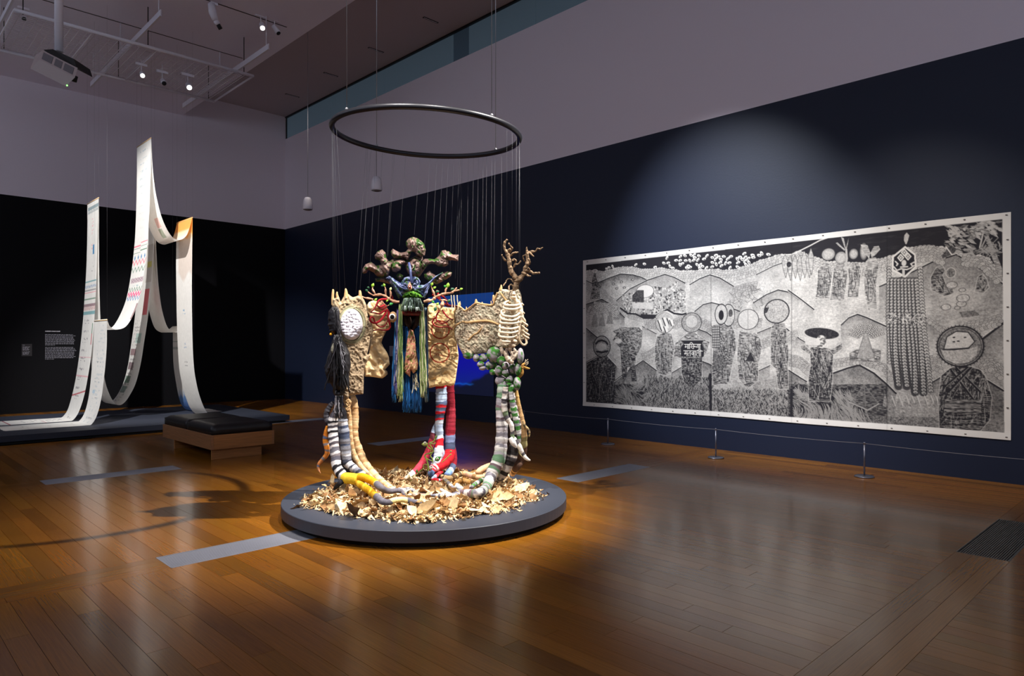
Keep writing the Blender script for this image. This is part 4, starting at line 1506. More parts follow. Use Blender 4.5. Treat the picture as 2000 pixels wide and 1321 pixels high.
# figure 5: chequered shawl, paired dark-eyed discs
figure(U(Z2, 560, 450, 640, 440, 780, 460, 820, 560, 830, 720, 780, 940, 740, 1140, 560, 1150, 545, 940, 560, 740, 545, 600), .38, 26)
poly(U(Z2, 550, 470, 630, 455, 640, 720, 560, 715), .72, 1, .2)
for v in np.linspace(0, 1, 5):
    stroke(U(Z2, 550 + 80 * v, 465, 560 + 80 * v, 718), 3.4, .14)
for v in np.linspace(0, 1, 9):
    stroke(U(Z2, 550, 475 + 240 * v, 638, 470 + 245 * v), 3.4, .14)
poly(U(Z2, 560, 740, 690, 850, 700, 950, 590, 965, 555, 880), .32, .9, .5)
pell(Z2, 740, 335, 72, 128, .70, 1, 0, .4, 3, .15)
pell(Z2, 765, 310, 25, 45, .18, .9)
pell(Z2, 655, 325, 72, 118, .74, 1, 0, .35, 4, .15)
pell(Z2, 655, 335, 30, 58, .08, 1, 0, .1)
# figure 6
figure(U(Z2, 870, 520, 1060, 545, 1110, 600, 1135, 720, 1090, 900, 1090, 1100, 960, 1200, 860, 1080, 840, 860, 850, 640), .44, 34, 1.2)
poly(U(Z2, 940, 870, 1000, 760, 1045, 875), .15, .95, .15)
pell(Z2, 970, 385, 122, 118, .78, 1, 0, .3, 3.5, .18)
stroke(U(Z2, 968, 268, 968, 505), 2.5, .4)
# figure 7
figure(U(Z2, 1245, 470, 1280, 430, 1400, 430, 1430, 560, 1445, 760, 1440, 920, 1440, 1200, 1320, 1200, 1290, 960, 1235, 910, 1230, 640), .40, 34, 1.5)
pell(Z2, 1305, 290, 145, 138, .62, 1, 0, .55, 5, .1)
poly(U(Z2, 1165, 250, 1220, 240, 1190, 310, 1165, 310), .15)
# tangle of lines above
for i in range(30):
    c = U(Z2, prng.uniform(740, 1160), prng.uniform(20, 260))[0]
    stroke(c + np.cumsum(prng.normal(0, 14, (4, 2)), 0), 1.8, .25, .8)
# upper right: hanging cobs, four small figures
stroke(U(Z3, 60, 430, 190, 420, 330, 360, 470, 290, 600, 220, 720, 180), 5, .82)
for x, y0, y1, w in ((100, 420, 760, 44), (170, 430, 800, 40), (240, 430, 770, 44), (310, 430, 800, 44), (375, 370, 760, 46), (440, 400, 760, 46), (470, 330, 720, 38)):
    P = U(Z3, x, y0, x + w, y0 + 110, x + w * .7, y1 - 90, x + 10, y1, x - w * .6, y1 - 120, x - w, y0 + 120)
    poly(P, .66, 1, .4, fine2)
    stroke(np.vstack([P, P[:1]]), 2, .22)
pell(Z3, 155, 565, 34, 40, .12, 1)
figure(U(Z3, 640, 540, 730, 540, 780, 700, 750, 900, 740, 1050, 530, 1060, 560, 820, 570, 650), .45, 20)
figure(U(Z3, 830, 560, 950, 540, 1000, 700, 960, 1000, 940, 1090, 740, 1080, 780, 800, 790, 640), .45, 20)
figure(U(Z3, 1060, 540, 1160, 540, 1190, 660, 1170, 820, 1150, 1040, 990, 1030, 1010, 760, 1000, 620), .45, 16)
figure(U(Z3, 1260, 560, 1420, 520, 1440, 640, 1400, 900, 1420, 1200, 1290, 1220, 1240, 980, 1230, 700), .48, 24)
for x, y, rx, ry in ((720, 420, 92, 82), (900, 470, 80, 85), (1080, 415, 60, 70), (1225, 380, 50, 110)):
    pell(Z3, x, y, rx, ry, .66, 1, 0, .35, 3, .3)
    pell(Z3, x, y, rx * .8, ry * .8, None, 1, 0, 0, 2, .45)
for P in ((1180, 280, 1280, 290, 1320, 400, 1300, 480, 1220, 380), (1320, 400, 1370, 310, 1440, 300, 1460, 350, 1400, 420, 1340, 470), (1290, 480, 1400, 460, 1440, 580, 1320, 640, 1230, 560)):
    poly(U(Z3, *P), .6, 1, .5, fine2)
for P in ((965, 360, 900, 170, 940, 190, 970, 330), (965, 350, 1010, 190, 1000, 260, 980, 350), (950, 370, 825, 260, 850, 250, 960, 350)):
    poly(U(Z3, *P), .6, 1, .4)
stroke(U(Z3, 975, 350, 985, 480, 960, 640), 8, .66)
# hexagonal badge and the long strings of coins
cols = [(1560, 100)]
for k in range(10):
    f = k / 9.0
    top = (C2([[552 + 170 * f, 350 if k in (0, 9) else 415]]))[0]
    mid = (C2([[548 + 190 * f, 620]]))[0]
    end = (C2([[566 + 205 * f + (12 if k % 2 else -6), 1000 + 34 * (k > 4) - 120 * (k == 0)]]))[0]
    P, _ = spline(np.vstack([top, mid, (mid + end) / 2 + [prng.uniform(-4, 4), 0], end]), 80)
    Q = uvp(P)
    d = np.concatenate([[0], np.cumsum(np.hypot(*np.diff(Q, axis=0).T))])
    if 0 < k < 9:
        stroke(Q, 26, .22, .75)
    for s in np.arange(0, d[-1], 12.5):
        c = np.array([np.interp(s, d, Q[:, 0]), np.interp(s, d, Q[:, 1])])
        lum = .74 - .22 * smooth(500, 820, c[1])
        ell(c, 9.5, 6.6, lum, .95, .1, .3, 1.6, .12)
        ell(c + [1, 2], 4, 2.0, .14, .9)
ts = U(Z4, 90, 1150, 520, 1150, 520, 1250, 90, 1280)
for i in range(160):
    c = ts.min(0) + prng.rand(2) * (ts.max(0) - ts.min(0))
    stroke([c, c + prng.normal(0, 9, 2)], 2.4, prng.choice([.15, .9]), .9)
hexo = U(Z4, 300, 320, 430, 420, 440, 580, 300, 710, 135, 620, 140, 450)
poly(hexo, .93, 1, .05)
poly(hexo.mean(0) + (hexo - hexo.mean(0)) * .86, .09, 1, .06)
for x, y in ((290, 400), (245, 465), (335, 450)):
    q = U(Z4, x, y - 40, x + 34, y, x, y + 40, x - 34, y)
    stroke(np.vstack([q, q[:1]]), 4.5, .93)
    ell(q.mean(0), 4, 5, .8, tex=0)
pell(Z4, 285, 530, 32, 42, .85, 1, 0, .1, 2, .2)
stroke(U(Z4, 160, 575, 200, 620, 250, 600, 320, 610, 370, 590, 410, 560), 5, .85)
stroke(U(Z4, 180, 510, 210, 540, 195, 560), 5, .85)
stroke(U(Z4, 410, 520, 370, 540, 385, 560), 5, .85)
stroke(U(Z4, 245, 580, 330, 575), 5, .9)
stroke(U(Z4, 280, 610, 280, 690), 9, .8)
poly(U(Z4, 305, 300, 285, 250, 290, 190, 320, 155, 350, 190, 335, 250, 315, 300), .7, 1, .5)
# seated figures on the big hill at the right
figure(U(Z4, 680, 580, 760, 560, 790, 620, 760, 680, 800, 780, 880, 830, 900, 900, 780, 940, 620, 860, 610, 720, 640, 650), .30, 20, 1.2)
pell(Z4, 860, 650, 60, 60, .35, .9, 0, .5, 2, .85)
figure(U(Z4, 1190, 700, 1250, 660, 1300, 720, 1330, 830, 1260, 900, 1150, 880), .36, 12)
for x, y, r in ((800, 1070, 60), (990, 1030, 60), (940, 1080, 36), (1010, 960, 80), (870, 800, 70), (1000, 860, 40)):
    pell(Z4, x, y, r, r * .6, .72, .8, 0, .6, 2, .25)
poly(U(Z4, 960, 1130, 1150, 1110, 1220, 1170, 1000, 1200), .2, .6, .3)
# palm leaves and trunk against the dark sky
for i in range(150):
    c = U(Z4, prng.uniform(770, 1120), prng.uniform(60, 390))[0] if i < 95 else U(Z4, prng.uniform(1130, 1420), prng.uniform(30, 170))[0]
    a = prng.uniform(-.2, 1.0)
    d = np.array([math.cos(a), math.sin(a)])
    n_ = np.array([-d[1], d[0]])
    L = prng.uniform(14, 40)
    poly([c, c + d * L * .5 + n_ * 5, c + d * L, c + d * L * .5 - n_ * 5], prng.choice([.55, .7, .35]), .95, .2)
poly(U(Z4, 1265, 190, 1320, 190, 1370, 300, 1420, 420, 1490, 600, 1490, 740, 1430, 640, 1350, 420, 1310, 300), .5, 1, .5, fine2)
stroke(U(Z4, 1215, 340, 1255, 170), 5, .7)
stroke(U(Z4, 1240, 330, 1300, 210), 4, .6)
stroke(U(Z4, 950, 430, 1120, 410, 1240, 350), 6, .6)
pell(Z4, 1200, 390, 70, 30, .2, .9, 0, .3)
for i in range(60):
    c = U(Z4, prng.uniform(1240, 1480), prng.uniform(290, 420))[0]
    stroke([c, c + prng.normal(0, 16, 2)], 2, .55)
poly(U(Z4, 745, 440, 860, 310, 940, 360, 870, 430, 760, 470), .2, .95, .3)
stroke(U(Z4, 800, 330, 870, 425), 4, .9)
# tray carrier
figure(U(Z5, 250, 350, 370, 340, 530, 380, 520, 560, 520, 720, 490, 980, 430, 980, 240, 980, 230, 740, 260, 560), .24, 46, 1.5)
figure(U(Z5, 140, 330, 190, 320, 270, 400, 250, 440, 150, 370), .4, 5)
figure(U(Z5, 560, 340, 630, 300, 640, 360, 530, 440, 480, 390), .4, 5)
poly(U(Z5, 185, 225, 590, 240, 560, 330, 200, 320), .8, 1, .2)
pell(Z5, 392, 188, 215, 68, .13, 1, .10, .25, 3, .75)
pell(Z5, 388, 285, 62, 75, .84, 1, 0, .1)
for i in range(16):
    ell(U(Z5, 388 + prng.uniform(-48, 48), 285 + prng.uniform(-62, 60))[0], 6, 4, .3, .9)
# cone with its fan of coins
figure(U(Z5, 720, 420, 800, 380, 1000, 370, 1080, 390, 1075, 520, 720, 500), .42, 6, 1.5, .15)
for j, a in enumerate(np.linspace(-2.75, -.4, 9)):
    for r in np.linspace(70, 175, 6):
        c = U(Z5, 900 + r * 1.25 * math.cos(a), 220 + r * math.sin(a) + 40)[0]
        ell(c, 7, 5, .88, 1, 0, .1, 1.5, .15)
        ell(c, 3, 2, .15)
poly(U(Z5, 900, 170, 925, 190, 1010, 470, 900, 495, 800, 470, 880, 190), .55, 1, .35)
stroke(U(Z5, 900, 170, 800, 470, 900, 495, 1010, 470, 920, 180), 2, .3)
stroke(U(Z5, 885, 790, 740, 1000, 900, 1030, 1050, 1000, 890, 790, 905, 1040), 4, .4)
stroke(U(Z5, 700, 985, 930, 1085, 1060, 1010), 5, .6)
# row of cones
for i, x in enumerate(np.linspace(1130, 1300, 3)):
    poly(U(Z5, x, 880, x + 35, 1010, x + 10, 1050, x - 25, 1030), .5, 1, .4)
for x in (20, 100, 175, 235, 290, 370, 440, 490):
    P = U(Z6, x - 10, 840, x + 30, 950, x - 10, 970, x - 45, 950)
    poly(P, .52, 1, .45)
    stroke(P[:2], 2.5, .85)
    stroke(U(Z6, x - 10, 970, x - 10, 1030), 4, .5)
poly(U(Z6, -200, 1060, 520, 1070, 525, 1180, -200, 1150), .38, .8, .5)
# the large basket-headed figure at the right
bd = U(Z6, 520, 1200, 505, 860, 540, 620, 640, 540, 700, 520, 830, 520, 960, 560, 1020, 640, 1085, 860, 1060, 1100, 960, 1220)
figure(bd, .19, 60, 1.7)
for P in ((640, 560, 900, 900), (700, 540, 960, 800), (860, 540, 620, 800), (820, 540, 580, 740)):
    stroke(U(Z6, *P), 7, .08)
    q = U(Z6, *P)
    stroke(q + [5, 0], 2, .5)
poly(U(Z6, 580, 880, 960, 880, 970, 1040, 580, 1040), .36, .9, .5, fine2)
for v in np.linspace(890, 1180, 15):
    stroke(U(Z6, 585, v, 700, v + 14, 850, v + 6, 965, v + 10), 2.2, prng.choice([.1, .6]), .8)
for v in np.linspace(820, 1000, 9):
    stroke(U(Z6, 980, v, 1080, v + 10), 2.2, .5, .8)
pell(Z6, 745, 310, 250, 215, .40, 1, 0, .5, 5, .08)
pell(Z6, 745, 310, 225, 192, None, 1, 0, 0, 2, .15)
blob = U(Z6, 565, 345, 600, 210, 700, 150, 830, 160, 900, 260, 830, 330)
poly(blob, .8, 1, .3)
stroke(np.vstack([blob, blob[:1]]), 4, .15)
poly(U(Z6, 540, 350, 830, 340, 930, 310, 920, 400, 830, 480, 700, 500, 580, 450), .68, .95, .5)
stroke(U(Z6, 560, 345, 680, 345, 830, 330), 6, .15)
for x, y in ((675, 215), (675, 262), (722, 255), (795, 215)):
    pell(Z6, x, y, 16, 8, .15)
for a in np.linspace(0, 6.28, 40):
    stroke(U(Z6, 745 + 250 * math.cos(a), 310 + 215 * math.sin(a), 745 + 266 * math.cos(a), 310 + 230 * math.sin(a)), 3, .15)
# joins between the printed sheets, then the paper margin
for q in (U(C1, 826, 240, 830, 1240), U(C1, 1312, 200, 1308, 1270), U(C2, 541, 120, 541, 1200)):
    stroke(q, 4, .12, .35)
stroke(U(C1, 822, 1020, 826, 1240), 14, .06, .8)
stroke(U(C1, 1310, 1110, 1308, 1275), 12, .06, .8)

ul, ll = uvp(np.array([[1145.4, 517.8], [1145.4, 785.0]]))
ur, lr = uvp(np.array([[1957.0, 428.5], [1961.0, 844.5]]))
inn = inside(np.array([ul, ur, lr, ll]), xx, yy)
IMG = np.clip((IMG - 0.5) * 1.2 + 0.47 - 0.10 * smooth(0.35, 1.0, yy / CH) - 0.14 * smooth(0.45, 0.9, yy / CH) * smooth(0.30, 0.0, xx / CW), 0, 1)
IMG = IMG.reshape(CH // 2, 2, CW // 2, 2).mean((1, 3))
inn = inn.reshape(CH // 2, 2, CW // 2, 2).mean((1, 3))
cs = fbm(G[::2, ::2] / 90.0, 3)
INK, PAPER, MARG = lin(34, 32, 38), lin(226, 220, 212), lin(226, 221, 214)
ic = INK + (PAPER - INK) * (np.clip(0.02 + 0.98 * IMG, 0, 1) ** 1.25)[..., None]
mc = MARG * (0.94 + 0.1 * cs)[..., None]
crease = np.ones(CW // 2)
for q in (uvp(C1([[826, 240]]))[0, 0], uvp(C1([[1310, 200]]))[0, 0], uvp(C2([[541, 120]]))[0, 0]):
    crease *= 1 - 0.15 * np.exp(-((np.arange(CW // 2) - q / 2) / 1.5) ** 2)
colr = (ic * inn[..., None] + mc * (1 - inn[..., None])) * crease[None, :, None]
nh, nw_ = CH // 2, CW // 2
u, v = np.meshgrid((np.arange(nw_) + 0.0) / (nw_ - 1), (np.arange(nh) + 0.0) / (nh - 1))
wav = 0.007 * (fbm(np.stack([u * 9, v * 3], -1), 2) - 0.35)
zed = 0.008 * np.sin(u * 17) * smooth(0.03, 0.0, np.minimum(v, 1 - v))
V = np.stack([XR - 0.008 - np.maximum(wav, 0) - 0.006 * smooth(0.04, 0, 1 - v), PYL - u * PW, PZ1 - v * PH + zed * 0.4], -1)
idx = np.arange(nh * nw_).reshape(nh, nw_)
F = np.stack([idx[:-1, :-1], idx[:-1, 1:], idx[1:, 1:], idx[1:, :-1]], -1).reshape(-1, 4)
m_paper = material('printed_paper', (0.8, 0.8, 0.8), 0.8, attr=True, spec=0.2)
m_pin = material('pin_metal', tuple(lin(120, 114, 108)), 0.4, 0.6)
th = thing('woodcut_print', (XR - 0.01, (PYL + PYR) / 2, PZ0), 'huge black and white woodcut print of basket-headed figures and hills pinned to the navy wall', 'print')
part('sheet', (V.reshape(-1, 3), F), m_paper, th, colr.reshape(-1, 3))
pin0 = None
spots = [(y_, PZ1 - 0.03) for y_ in np.linspace(PYL - .1, PYR + .04, 16)] + [(y_, PZ0 + 0.028) for y_ in np.linspace(PYL - .25, PYR + .04, 16)]
spots += [(PYR + 0.03, z_) for z_ in np.linspace(PZ0 + .35, PZ1 - .3, 6)] + [(PYL - 0.03, z_) for z_ in np.linspace(PZ0 + .4, PZ1 - .4, 5)]
for y_, z_ in spots:
    part('pin', box(XR - 0.022, XR - 0.008, y_ - 0.010, y_ + 0.010, z_ - 0.004, z_ + 0.004, 0.0015), m_pin, th, sm=False)

# ================================================================== HANGING TEXTILE SCULPTURE
A1, A2, A3, A4, A5 = crop(600, 440, 4.719), crop(840, 440, 4.719), crop(600, 680, 4.719), crop(800, 720, 4.1286), crop(530, 880, 6.607)
M1, M2, M3, M4, M5 = crop(690, 450, 7.773), crop(620, 560, 8.256), crop(740, 590, 5.744), crop(900, 660, 9.4375), crop(940, 560, 9.433)
M6, M7, M8, V1, H1, R1 = crop(620, 760, 9.436), crop(640, 890, 9.091), crop(830, 880, 8.333), crop(800, 840, 11.01), crop(620, 590, 6.95), crop(830, 600, 11.01)
m_fab = material('stitched_fabric', (0.6, 0.6, 0.6), 0.9, attr=True, bump=0.35, bscale=140, spec=0.15)
m_bark = material('bark_textured_cloth', (0.6, 0.6, 0.6), 0.95, attr=True, bump=0.9, bscale=70, spec=0.1)
m_kraft = material('crumpled_brown_paper', (0.6, 0.6, 0.6), 0.9, attr=True, bump=0.2, bscale=60, spec=0.08)
m_yarn = material('dyed_yarn', (0.6, 0.6, 0.6), 0.75, attr=True, bump=0.3, bscale=200, spec=0.25)
m_hair = material('black_hair_fibre', (0.02, 0.02, 0.02), 0.5, attr=True, spec=0.4)
m_gloss = material('painted_clay', (0.6, 0.6, 0.6), 0.45, attr=True, bump=0.3, bscale=60, spec=0.4)


def arr(p):
    return np.asarray(p, float).reshape(-1, 2)


def puff(outline, tf, thick=0.03, w=6.0, step=2.0, color=(0.5, 0.5, 0.5), wr=0.0, ws=12.0, stretch=(1, 1), back=0.4, extra=None):
    """solid cushion-like body with the given outline (picture positions), middle depth tf(px,py), swelling towards its middle"""
    P = np.asarray(outline, float)
    lo, hi = P.min(0), P.max(0)
    nx, ny = max(3, int((hi[0] - lo[0]) / step) + 2), max(3, int((hi[1] - lo[1]) / step) + 2)
    gx, gy = np.linspace(lo[0] - step * .01, hi[0] + step * .01, nx), np.linspace(lo[1] - step * .01, hi[1] + step * .01, ny)
    X, Y = np.meshgrid(gx, gy, indexing='ij')
    cx, cy = (X[:-1, :-1] + X[1:, 1:]) / 2, (Y[:-1, :-1] + Y[1:, 1:]) / 2
    keep = np.zeros(cx.shape, bool)
    n = len(P)
    for i in range(n):
        (x0, y0), (x1, y1) = P[i], P[(i + 1) % n]
        if y0 != y1:
            keep ^= ((y0 > cy) != (y1 > cy)) & (cx < (x1 - x0) * (cy - y0) / (y1 - y0) + x0)
    idx = np.arange(nx * ny).reshape(nx, ny)
    q = np.stack([idx[:-1, :-1], idx[:-1, 1:], idx[1:, 1:], idx[1:, :-1]], -1)[keep]
    if len(q) == 0:
        return None
    use = np.unique(q)
    rem = -np.ones(nx * ny, int)
    rem[use] = np.arange(len(use))
    q = rem[q]
    pts = np.stack([X.ravel()[use], Y.ravel()[use]], -1)
    e = np.concatenate([q[:, [0, 1]], q[:, [1, 2]], q[:, [2, 3]], q[:, [3, 0]]])
    key = np.sort(e, 1)
    _, inv, cnt = np.unique(key, axis=0, return_inverse=True, return_counts=True)
    be = e[cnt[inv.ravel()] == 1]
    bv = np.unique(be)
    A, B = P, np.roll(P, -1, 0)
    AB = B - A
    L2 = np.maximum((AB ** 2).sum(1), 1e-9)
    d = np.full(len(pts), 1e9)
    near = pts.copy()
    for i in range(n):
        t = np.clip(((pts - A[i]) @ AB[i]) / L2[i], 0, 1)
        c = A[i] + t[:, None] * AB[i]
        dd = np.hypot(*(pts - c).T)
        m = dd < d
        d[m] = dd[m]
        near[m] = c[m]
    pts[bv] = near[bv]
    d[bv] = 0
    prof = np.sqrt(np.clip(1 - (1 - np.clip(d / w, 0, 1)) ** 2, 0, 1))
    t0 = tf(pts[:, 0], pts[:, 1])
    off = thick * prof
    if wr:
        q2 = pts * np.array(stretch) / ws
        nse = np.abs(fbm(q2 + 3 * (fbm(q2 * .6 + 40, 2)[:, None] - .5), 3) - .5) * 2
        off = off + wr * (nse - 0.3) * (0.25 + 0.75 * prof)
    if extra is not None:
        off = off + extra(pts[:, 0], pts[:, 1]) * prof
    front = PT(pts[:, 0], pts[:, 1], t0 - off)
    bk = PT(pts[:, 0], pts[:, 1], t0 + thick * back * prof + 0.003)
    m = len(pts)
    F = [tuple(f) for f in q] + [tuple(f[::-1] + m) for f in q] + [(b, a, a + m, b + m) for a, b in be]
    c = color(pts[:, 0], pts[:, 1]) if callable(color) else np.tile(np.asarray(color, float), (m, 1))
    return np.vstack([front, bk]), F, np.vstack([c, c])


def crumple(x, y):
    # sharp facets of crumpled paper
    p = np.stack([x, y], -1)
    o = 0
    for k, (ax, ay, L) in enumerate(((.9, .4, 15.), (-.5, .85, 19.), (.75, -.65, 12.), (.15, 1., 24.), (1., .1, 9.))):
        w = (x * ax + y * ay) / L + 1.1 * fbm(p / (L * 1.3) + k * 7.7, 2)
        o = o + np.abs((w % 1) - .5) * L / 15. * vnoise(p / (L * 1.1) + 50 + k)
    return .030 * o


def speck(c1, c2, sc=5.0, lo=.35, hi=.65, n=3, seed=0):
    c1, c2 = np.asarray(c1), np.asarray(c2)

    def f(x, y):
        m = smooth(lo, hi, fbm(np.stack([x, y], -1) / sc + seed, n))[:, None]
        return c1 * (1 - m) + c2 * m
    return f


def mossy(base, seed=0, amount=.58, sc=7.0, moss=lin(46, 78, 22)):
    base = np.asarray(base)

    def f(x, y):
        p = np.stack([x, y], -1)
        k = fbm(p / 3.0 + seed, 3)[:, None]
        c = base * (0.62 + 0.76 * k)
        m = smooth(amount, amount + .06, fbm(p / sc + seed * 3.1 + 9, 3))[:, None]
        return c * (1 - m) + np.asarray(moss) * (0.55 + 0.9 * k) * m
    return f


def striped(seq, seed=0, rough=0.009):
    """seq: (end fraction, colour) along a wrapped limb"""
    ends = np.array([e for e, _ in seq])
    cols = np.array([c for _, c in seq])

    def f(s, a):
        j = s + rough * (vnoise(np.stack([s * 40, np.cos(a) * 1.5 + seed, np.sin(a) * 1.5], -1)) - .5) * 2 + .010 * np.sin(a + seed)
        k = np.clip(np.searchsorted(ends, j), 0, len(cols) - 1)
        n = vnoise(np.stack([s * 160, a * .8, a * 0 + seed], -1))
        return cols[k] * (0.82 + 0.36 * n)[..., None]
    return f


def rnd_stripes(cols, n, seed, lo=.5, hi=1.6):
    r = np.random.RandomState(seed)
    w = r.uniform(lo, hi, n)
    e = np.cumsum(w) / w.sum()
    out, last = [], -1
    for i in range(n):
        k = r.randint(len(cols))
        if k == last:
            k = (k + 1) % len(cols)
        last = k
        out.append((e[i], cols[k]))
    return out


def limb(cr, pts, rad, ts, color, n=None, ns=14, ridge=0.05, fuzz=0.0, seed=0.0, squash=None):
    """tube through picture positions; rad in detail units per point; ts: depth per point (a number, or ('z', h) for lying at height h)"""
    P2 = cr(arr(pts)) if cr else arr(pts)
    m = len(P2)
    k = cr.k if cr else 1.0
    rad = np.interp(np.linspace(0, 1, m), np.linspace(0, 1, len(np.atleast_1d(rad))), np.atleast_1d(rad)) / k
    ts = list(ts) if isinstance(ts, (list, tuple)) and not (len(ts) and ts[0] == 'z') else [ts]
    tv, ti = [], []
    for i, t in enumerate(ts):
        j = i * (m - 1) / max(len(ts) - 1, 1)
        if t is None:
            continue
        jj = int(round(j))
        tv.append(t if not isinstance(t, tuple) else float(t_z(P2[jj, 0], P2[jj, 1] + rad[jj] * 0.0, t[1])))
        ti.append(j)
    T = np.interp(np.arange(m), ti, tv)
    W3 = np.concatenate([PT(P2[:, 0], P2[:, 1], T), (rad * T / FPX)[:, None]], 1)
    L = np.linalg.norm(np.diff(W3[:, :3], axis=0), axis=1).sum()
    if n is None:
        n = int(np.clip(L / max(0.0055, W3[:, 3].mean() * 0.16), 6, 300))
    Q, par = spline(W3, n)
    R = np.maximum(Q[:, 3], 0.0008)
    s = np.linspace(0, 1, n)
    R = R * (1 + ridge * (vnoise(np.stack([s * L * 55, s * 0 + seed]).T) - .5) * 2 + .5 * ridge * (vnoise(np.stack([s * L * 130, s * 0 + seed + 5]).T) - .5) * 2)
    V, F = tube_xyz(Q[:, :3], R, ns)
    a = np.tile(np.linspace(0, 2 * math.pi, ns, endpoint=False), n)
    S = np.repeat(s, ns)
    if fuzz:
        V = V + fuzz * (vnoise(V * 60)[:, None] - .5) * (V - np.repeat(Q[:, :3], ns, 0)) / np.repeat(R, ns)[:, None]
    if callable(color):
        C = color(S, a)
    else:
        C = np.asarray(color) * (0.85 + 0.3 * vnoise(np.stack([S * L * 60, a, a * 0 + seed], -1)))[:, None]
    return V, F, C


def add(name, vf, mat, parent, kind=None):
    if vf is None:
        return None
    o = part(name, vf, mat, parent)
    if kind:
        o['kind'] = kind
    return o


def strands(n, fx, t0, t1, r, cols, seed, nseg=16, ns=5, wig=1.0):
    """bundle of loose yarn; fx(i, u) gives the picture path of strand i"""
    rr = np.random.RandomState(seed)
    out = []
    for i in range(n):
        top, bot = fx(rr)
        u = np.linspace(0, 1, nseg)
        x = top[0] + (bot[0] - top[0]) * u + wig * (vnoise(np.stack([u * 9, u * 0 + i * 3.7 + seed], -1)) - .5) * 2 * np.sqrt(u)
        y = top[1] + (bot[1] - top[1]) * u
        t = rr.uniform(t0, t1)
        P = PT(x, y, np.full(nseg, t) + 0.02 * (vnoise(np.stack([u * 4, u * 0 + i * 1.3], -1)) - .5))
        V, F = tube_xyz(P, np.full(nseg, r * rr.uniform(.6, 1.3)), ns)
        c = cols[rr.randint(len(cols))] * rr.uniform(.7, 1.25)
        out.append((V, F, c))
    return join(*out)


const = lambda t: (lambda x, y: np.full(np.shape(x), float(t)))
tL = lambda x, y: np.interp(x, [630, 655, 700, 765], [6.22, 6.22, 6.40, 6.72])
tR = lambda x, y: np.interp(x, [880, 960, 1010, 1040], [6.86, 6.55, 6.36, 6.34])
GW, GG, GB = lin(208, 204, 204), lin(120, 120, 128), lin(34, 33, 38)
TAN, TAN2, CREAM = lin(205, 168, 120), lin(165, 132, 95), lin(232, 212, 184)
DEN, DEN2, REDC, LBL = lin(86, 98, 126), lin(60, 66, 88), lin(196, 34, 44), lin(168, 184, 208)
GRN, OLV = lin(52, 92, 40), lin(120, 124, 96)

# ------------------------------------------------------------------ left figure
base = PT(690, 950, 6.35)
fig = thing('textile_figure', (base[0], base[1], 0.14), 'left textile figure with white quilted oval, black-haired face and striped sock legs', 'sculpture', 'hanging textile figures')
o1 = np.vstack([M2(arr([228, 300, 232, 200, 300, 180, 330, 120, 360, 200, 372, 250, 395, 205, 430, 150, 455, 110, 500, 120, 535, 150, 570, 172, 620, 160, 660, 142, 700, 150, 730, 180, 760, 230, 790, 300, 800, 420, 830, 540,
                        880, 640, 905, 720, 860, 800, 830, 980, 800, 1100])),
                A3(arr([590, 60, 545, 140, 525, 190, 520, 330, 518, 425, 440, 432, 395, 442, 375, 480, 335, 470, 330, 400, 300, 300, 280, 150])), M2(arr([420, 1000, 340, 700, 330, 480, 260, 380]))])


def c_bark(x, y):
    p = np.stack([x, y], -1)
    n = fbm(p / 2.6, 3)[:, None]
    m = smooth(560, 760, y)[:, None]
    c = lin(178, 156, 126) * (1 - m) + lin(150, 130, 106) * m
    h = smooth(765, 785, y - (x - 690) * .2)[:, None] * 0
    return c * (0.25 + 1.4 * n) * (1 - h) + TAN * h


def ropes(x, y):
    # loose net of raised folds over the cloth
    p = np.stack([x, y], -1)
    wx, wy = 2.4 * fbm(p / 11, 3), 2.4 * fbm(p / 13 + 5, 3)
    a = np.abs(((x * .8 + y * .5) / 10.0 + wx) % 1 - .5)
    b = np.abs(((x * .9 - y * .5) / 13.0 + wy) % 1 - .5)
    k = fbm(p / 9 + 21, 2)
    return (0.026 * smooth(.30, .5, a) * k + 0.026 * smooth(.32, .5, b) * (1 - k)) + .012 * np.abs(fbm(p / 2.2, 2) - .5)


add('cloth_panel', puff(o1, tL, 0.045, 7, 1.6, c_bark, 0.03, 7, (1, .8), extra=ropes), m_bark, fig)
for pts, r in (((250, 300, 246, 180, 252, 70, 250, 45), [26, 22, 17, 8]), ((325, 210, 315, 140, 316, 85), [20, 18, 10]), ((462, 200, 462, 110, 458, 60, 455, 30), [44, 28, 20, 9]),
               ((690, 190, 688, 120, 684, 62), [30, 24, 16])):
    q = M2(arr(pts))
    add('spike', limb(M2, pts, r, list(tL(q[:, 0], 0) - .02), lambda s, a: TAN * (0.8 + .3 * s)[:, None], ridge=.04), m_fab, fig)
th_ = np.linspace(0, 2 * math.pi, 44, endpoint=False)
ov = M2(np.stack([545 + 186 * np.cos(th_) * (1 + .04 * np.sin(th_)), 610 + 256 * np.sin(th_)], -1))


def quilt(x, y):
    # irregular stitched lumps: distance to the nearest of jittered centres
    p = np.stack([x / 6.2, y / 5.0], -1)
    i0 = np.floor(p).astype(np.int64)
    best = np.full(len(x), 9.0)
    for dx in (-1, 0, 1):
        for dy in (-1, 0, 1):
            c = i0 + np.array([dx, dy])
            c3 = np.concatenate([c, np.zeros((len(c), 1), np.int64)], 1)
            j = np.stack([_hash(c3), _hash(c3 + np.array([0, 0, 7]))], -1)
            best = np.minimum(best, np.hypot(*(c + .15 + .7 * j - p).T))
    return 0.034 * np.sqrt(np.clip(1 - (best / .85) ** 2, 0, 1)) - 0.006


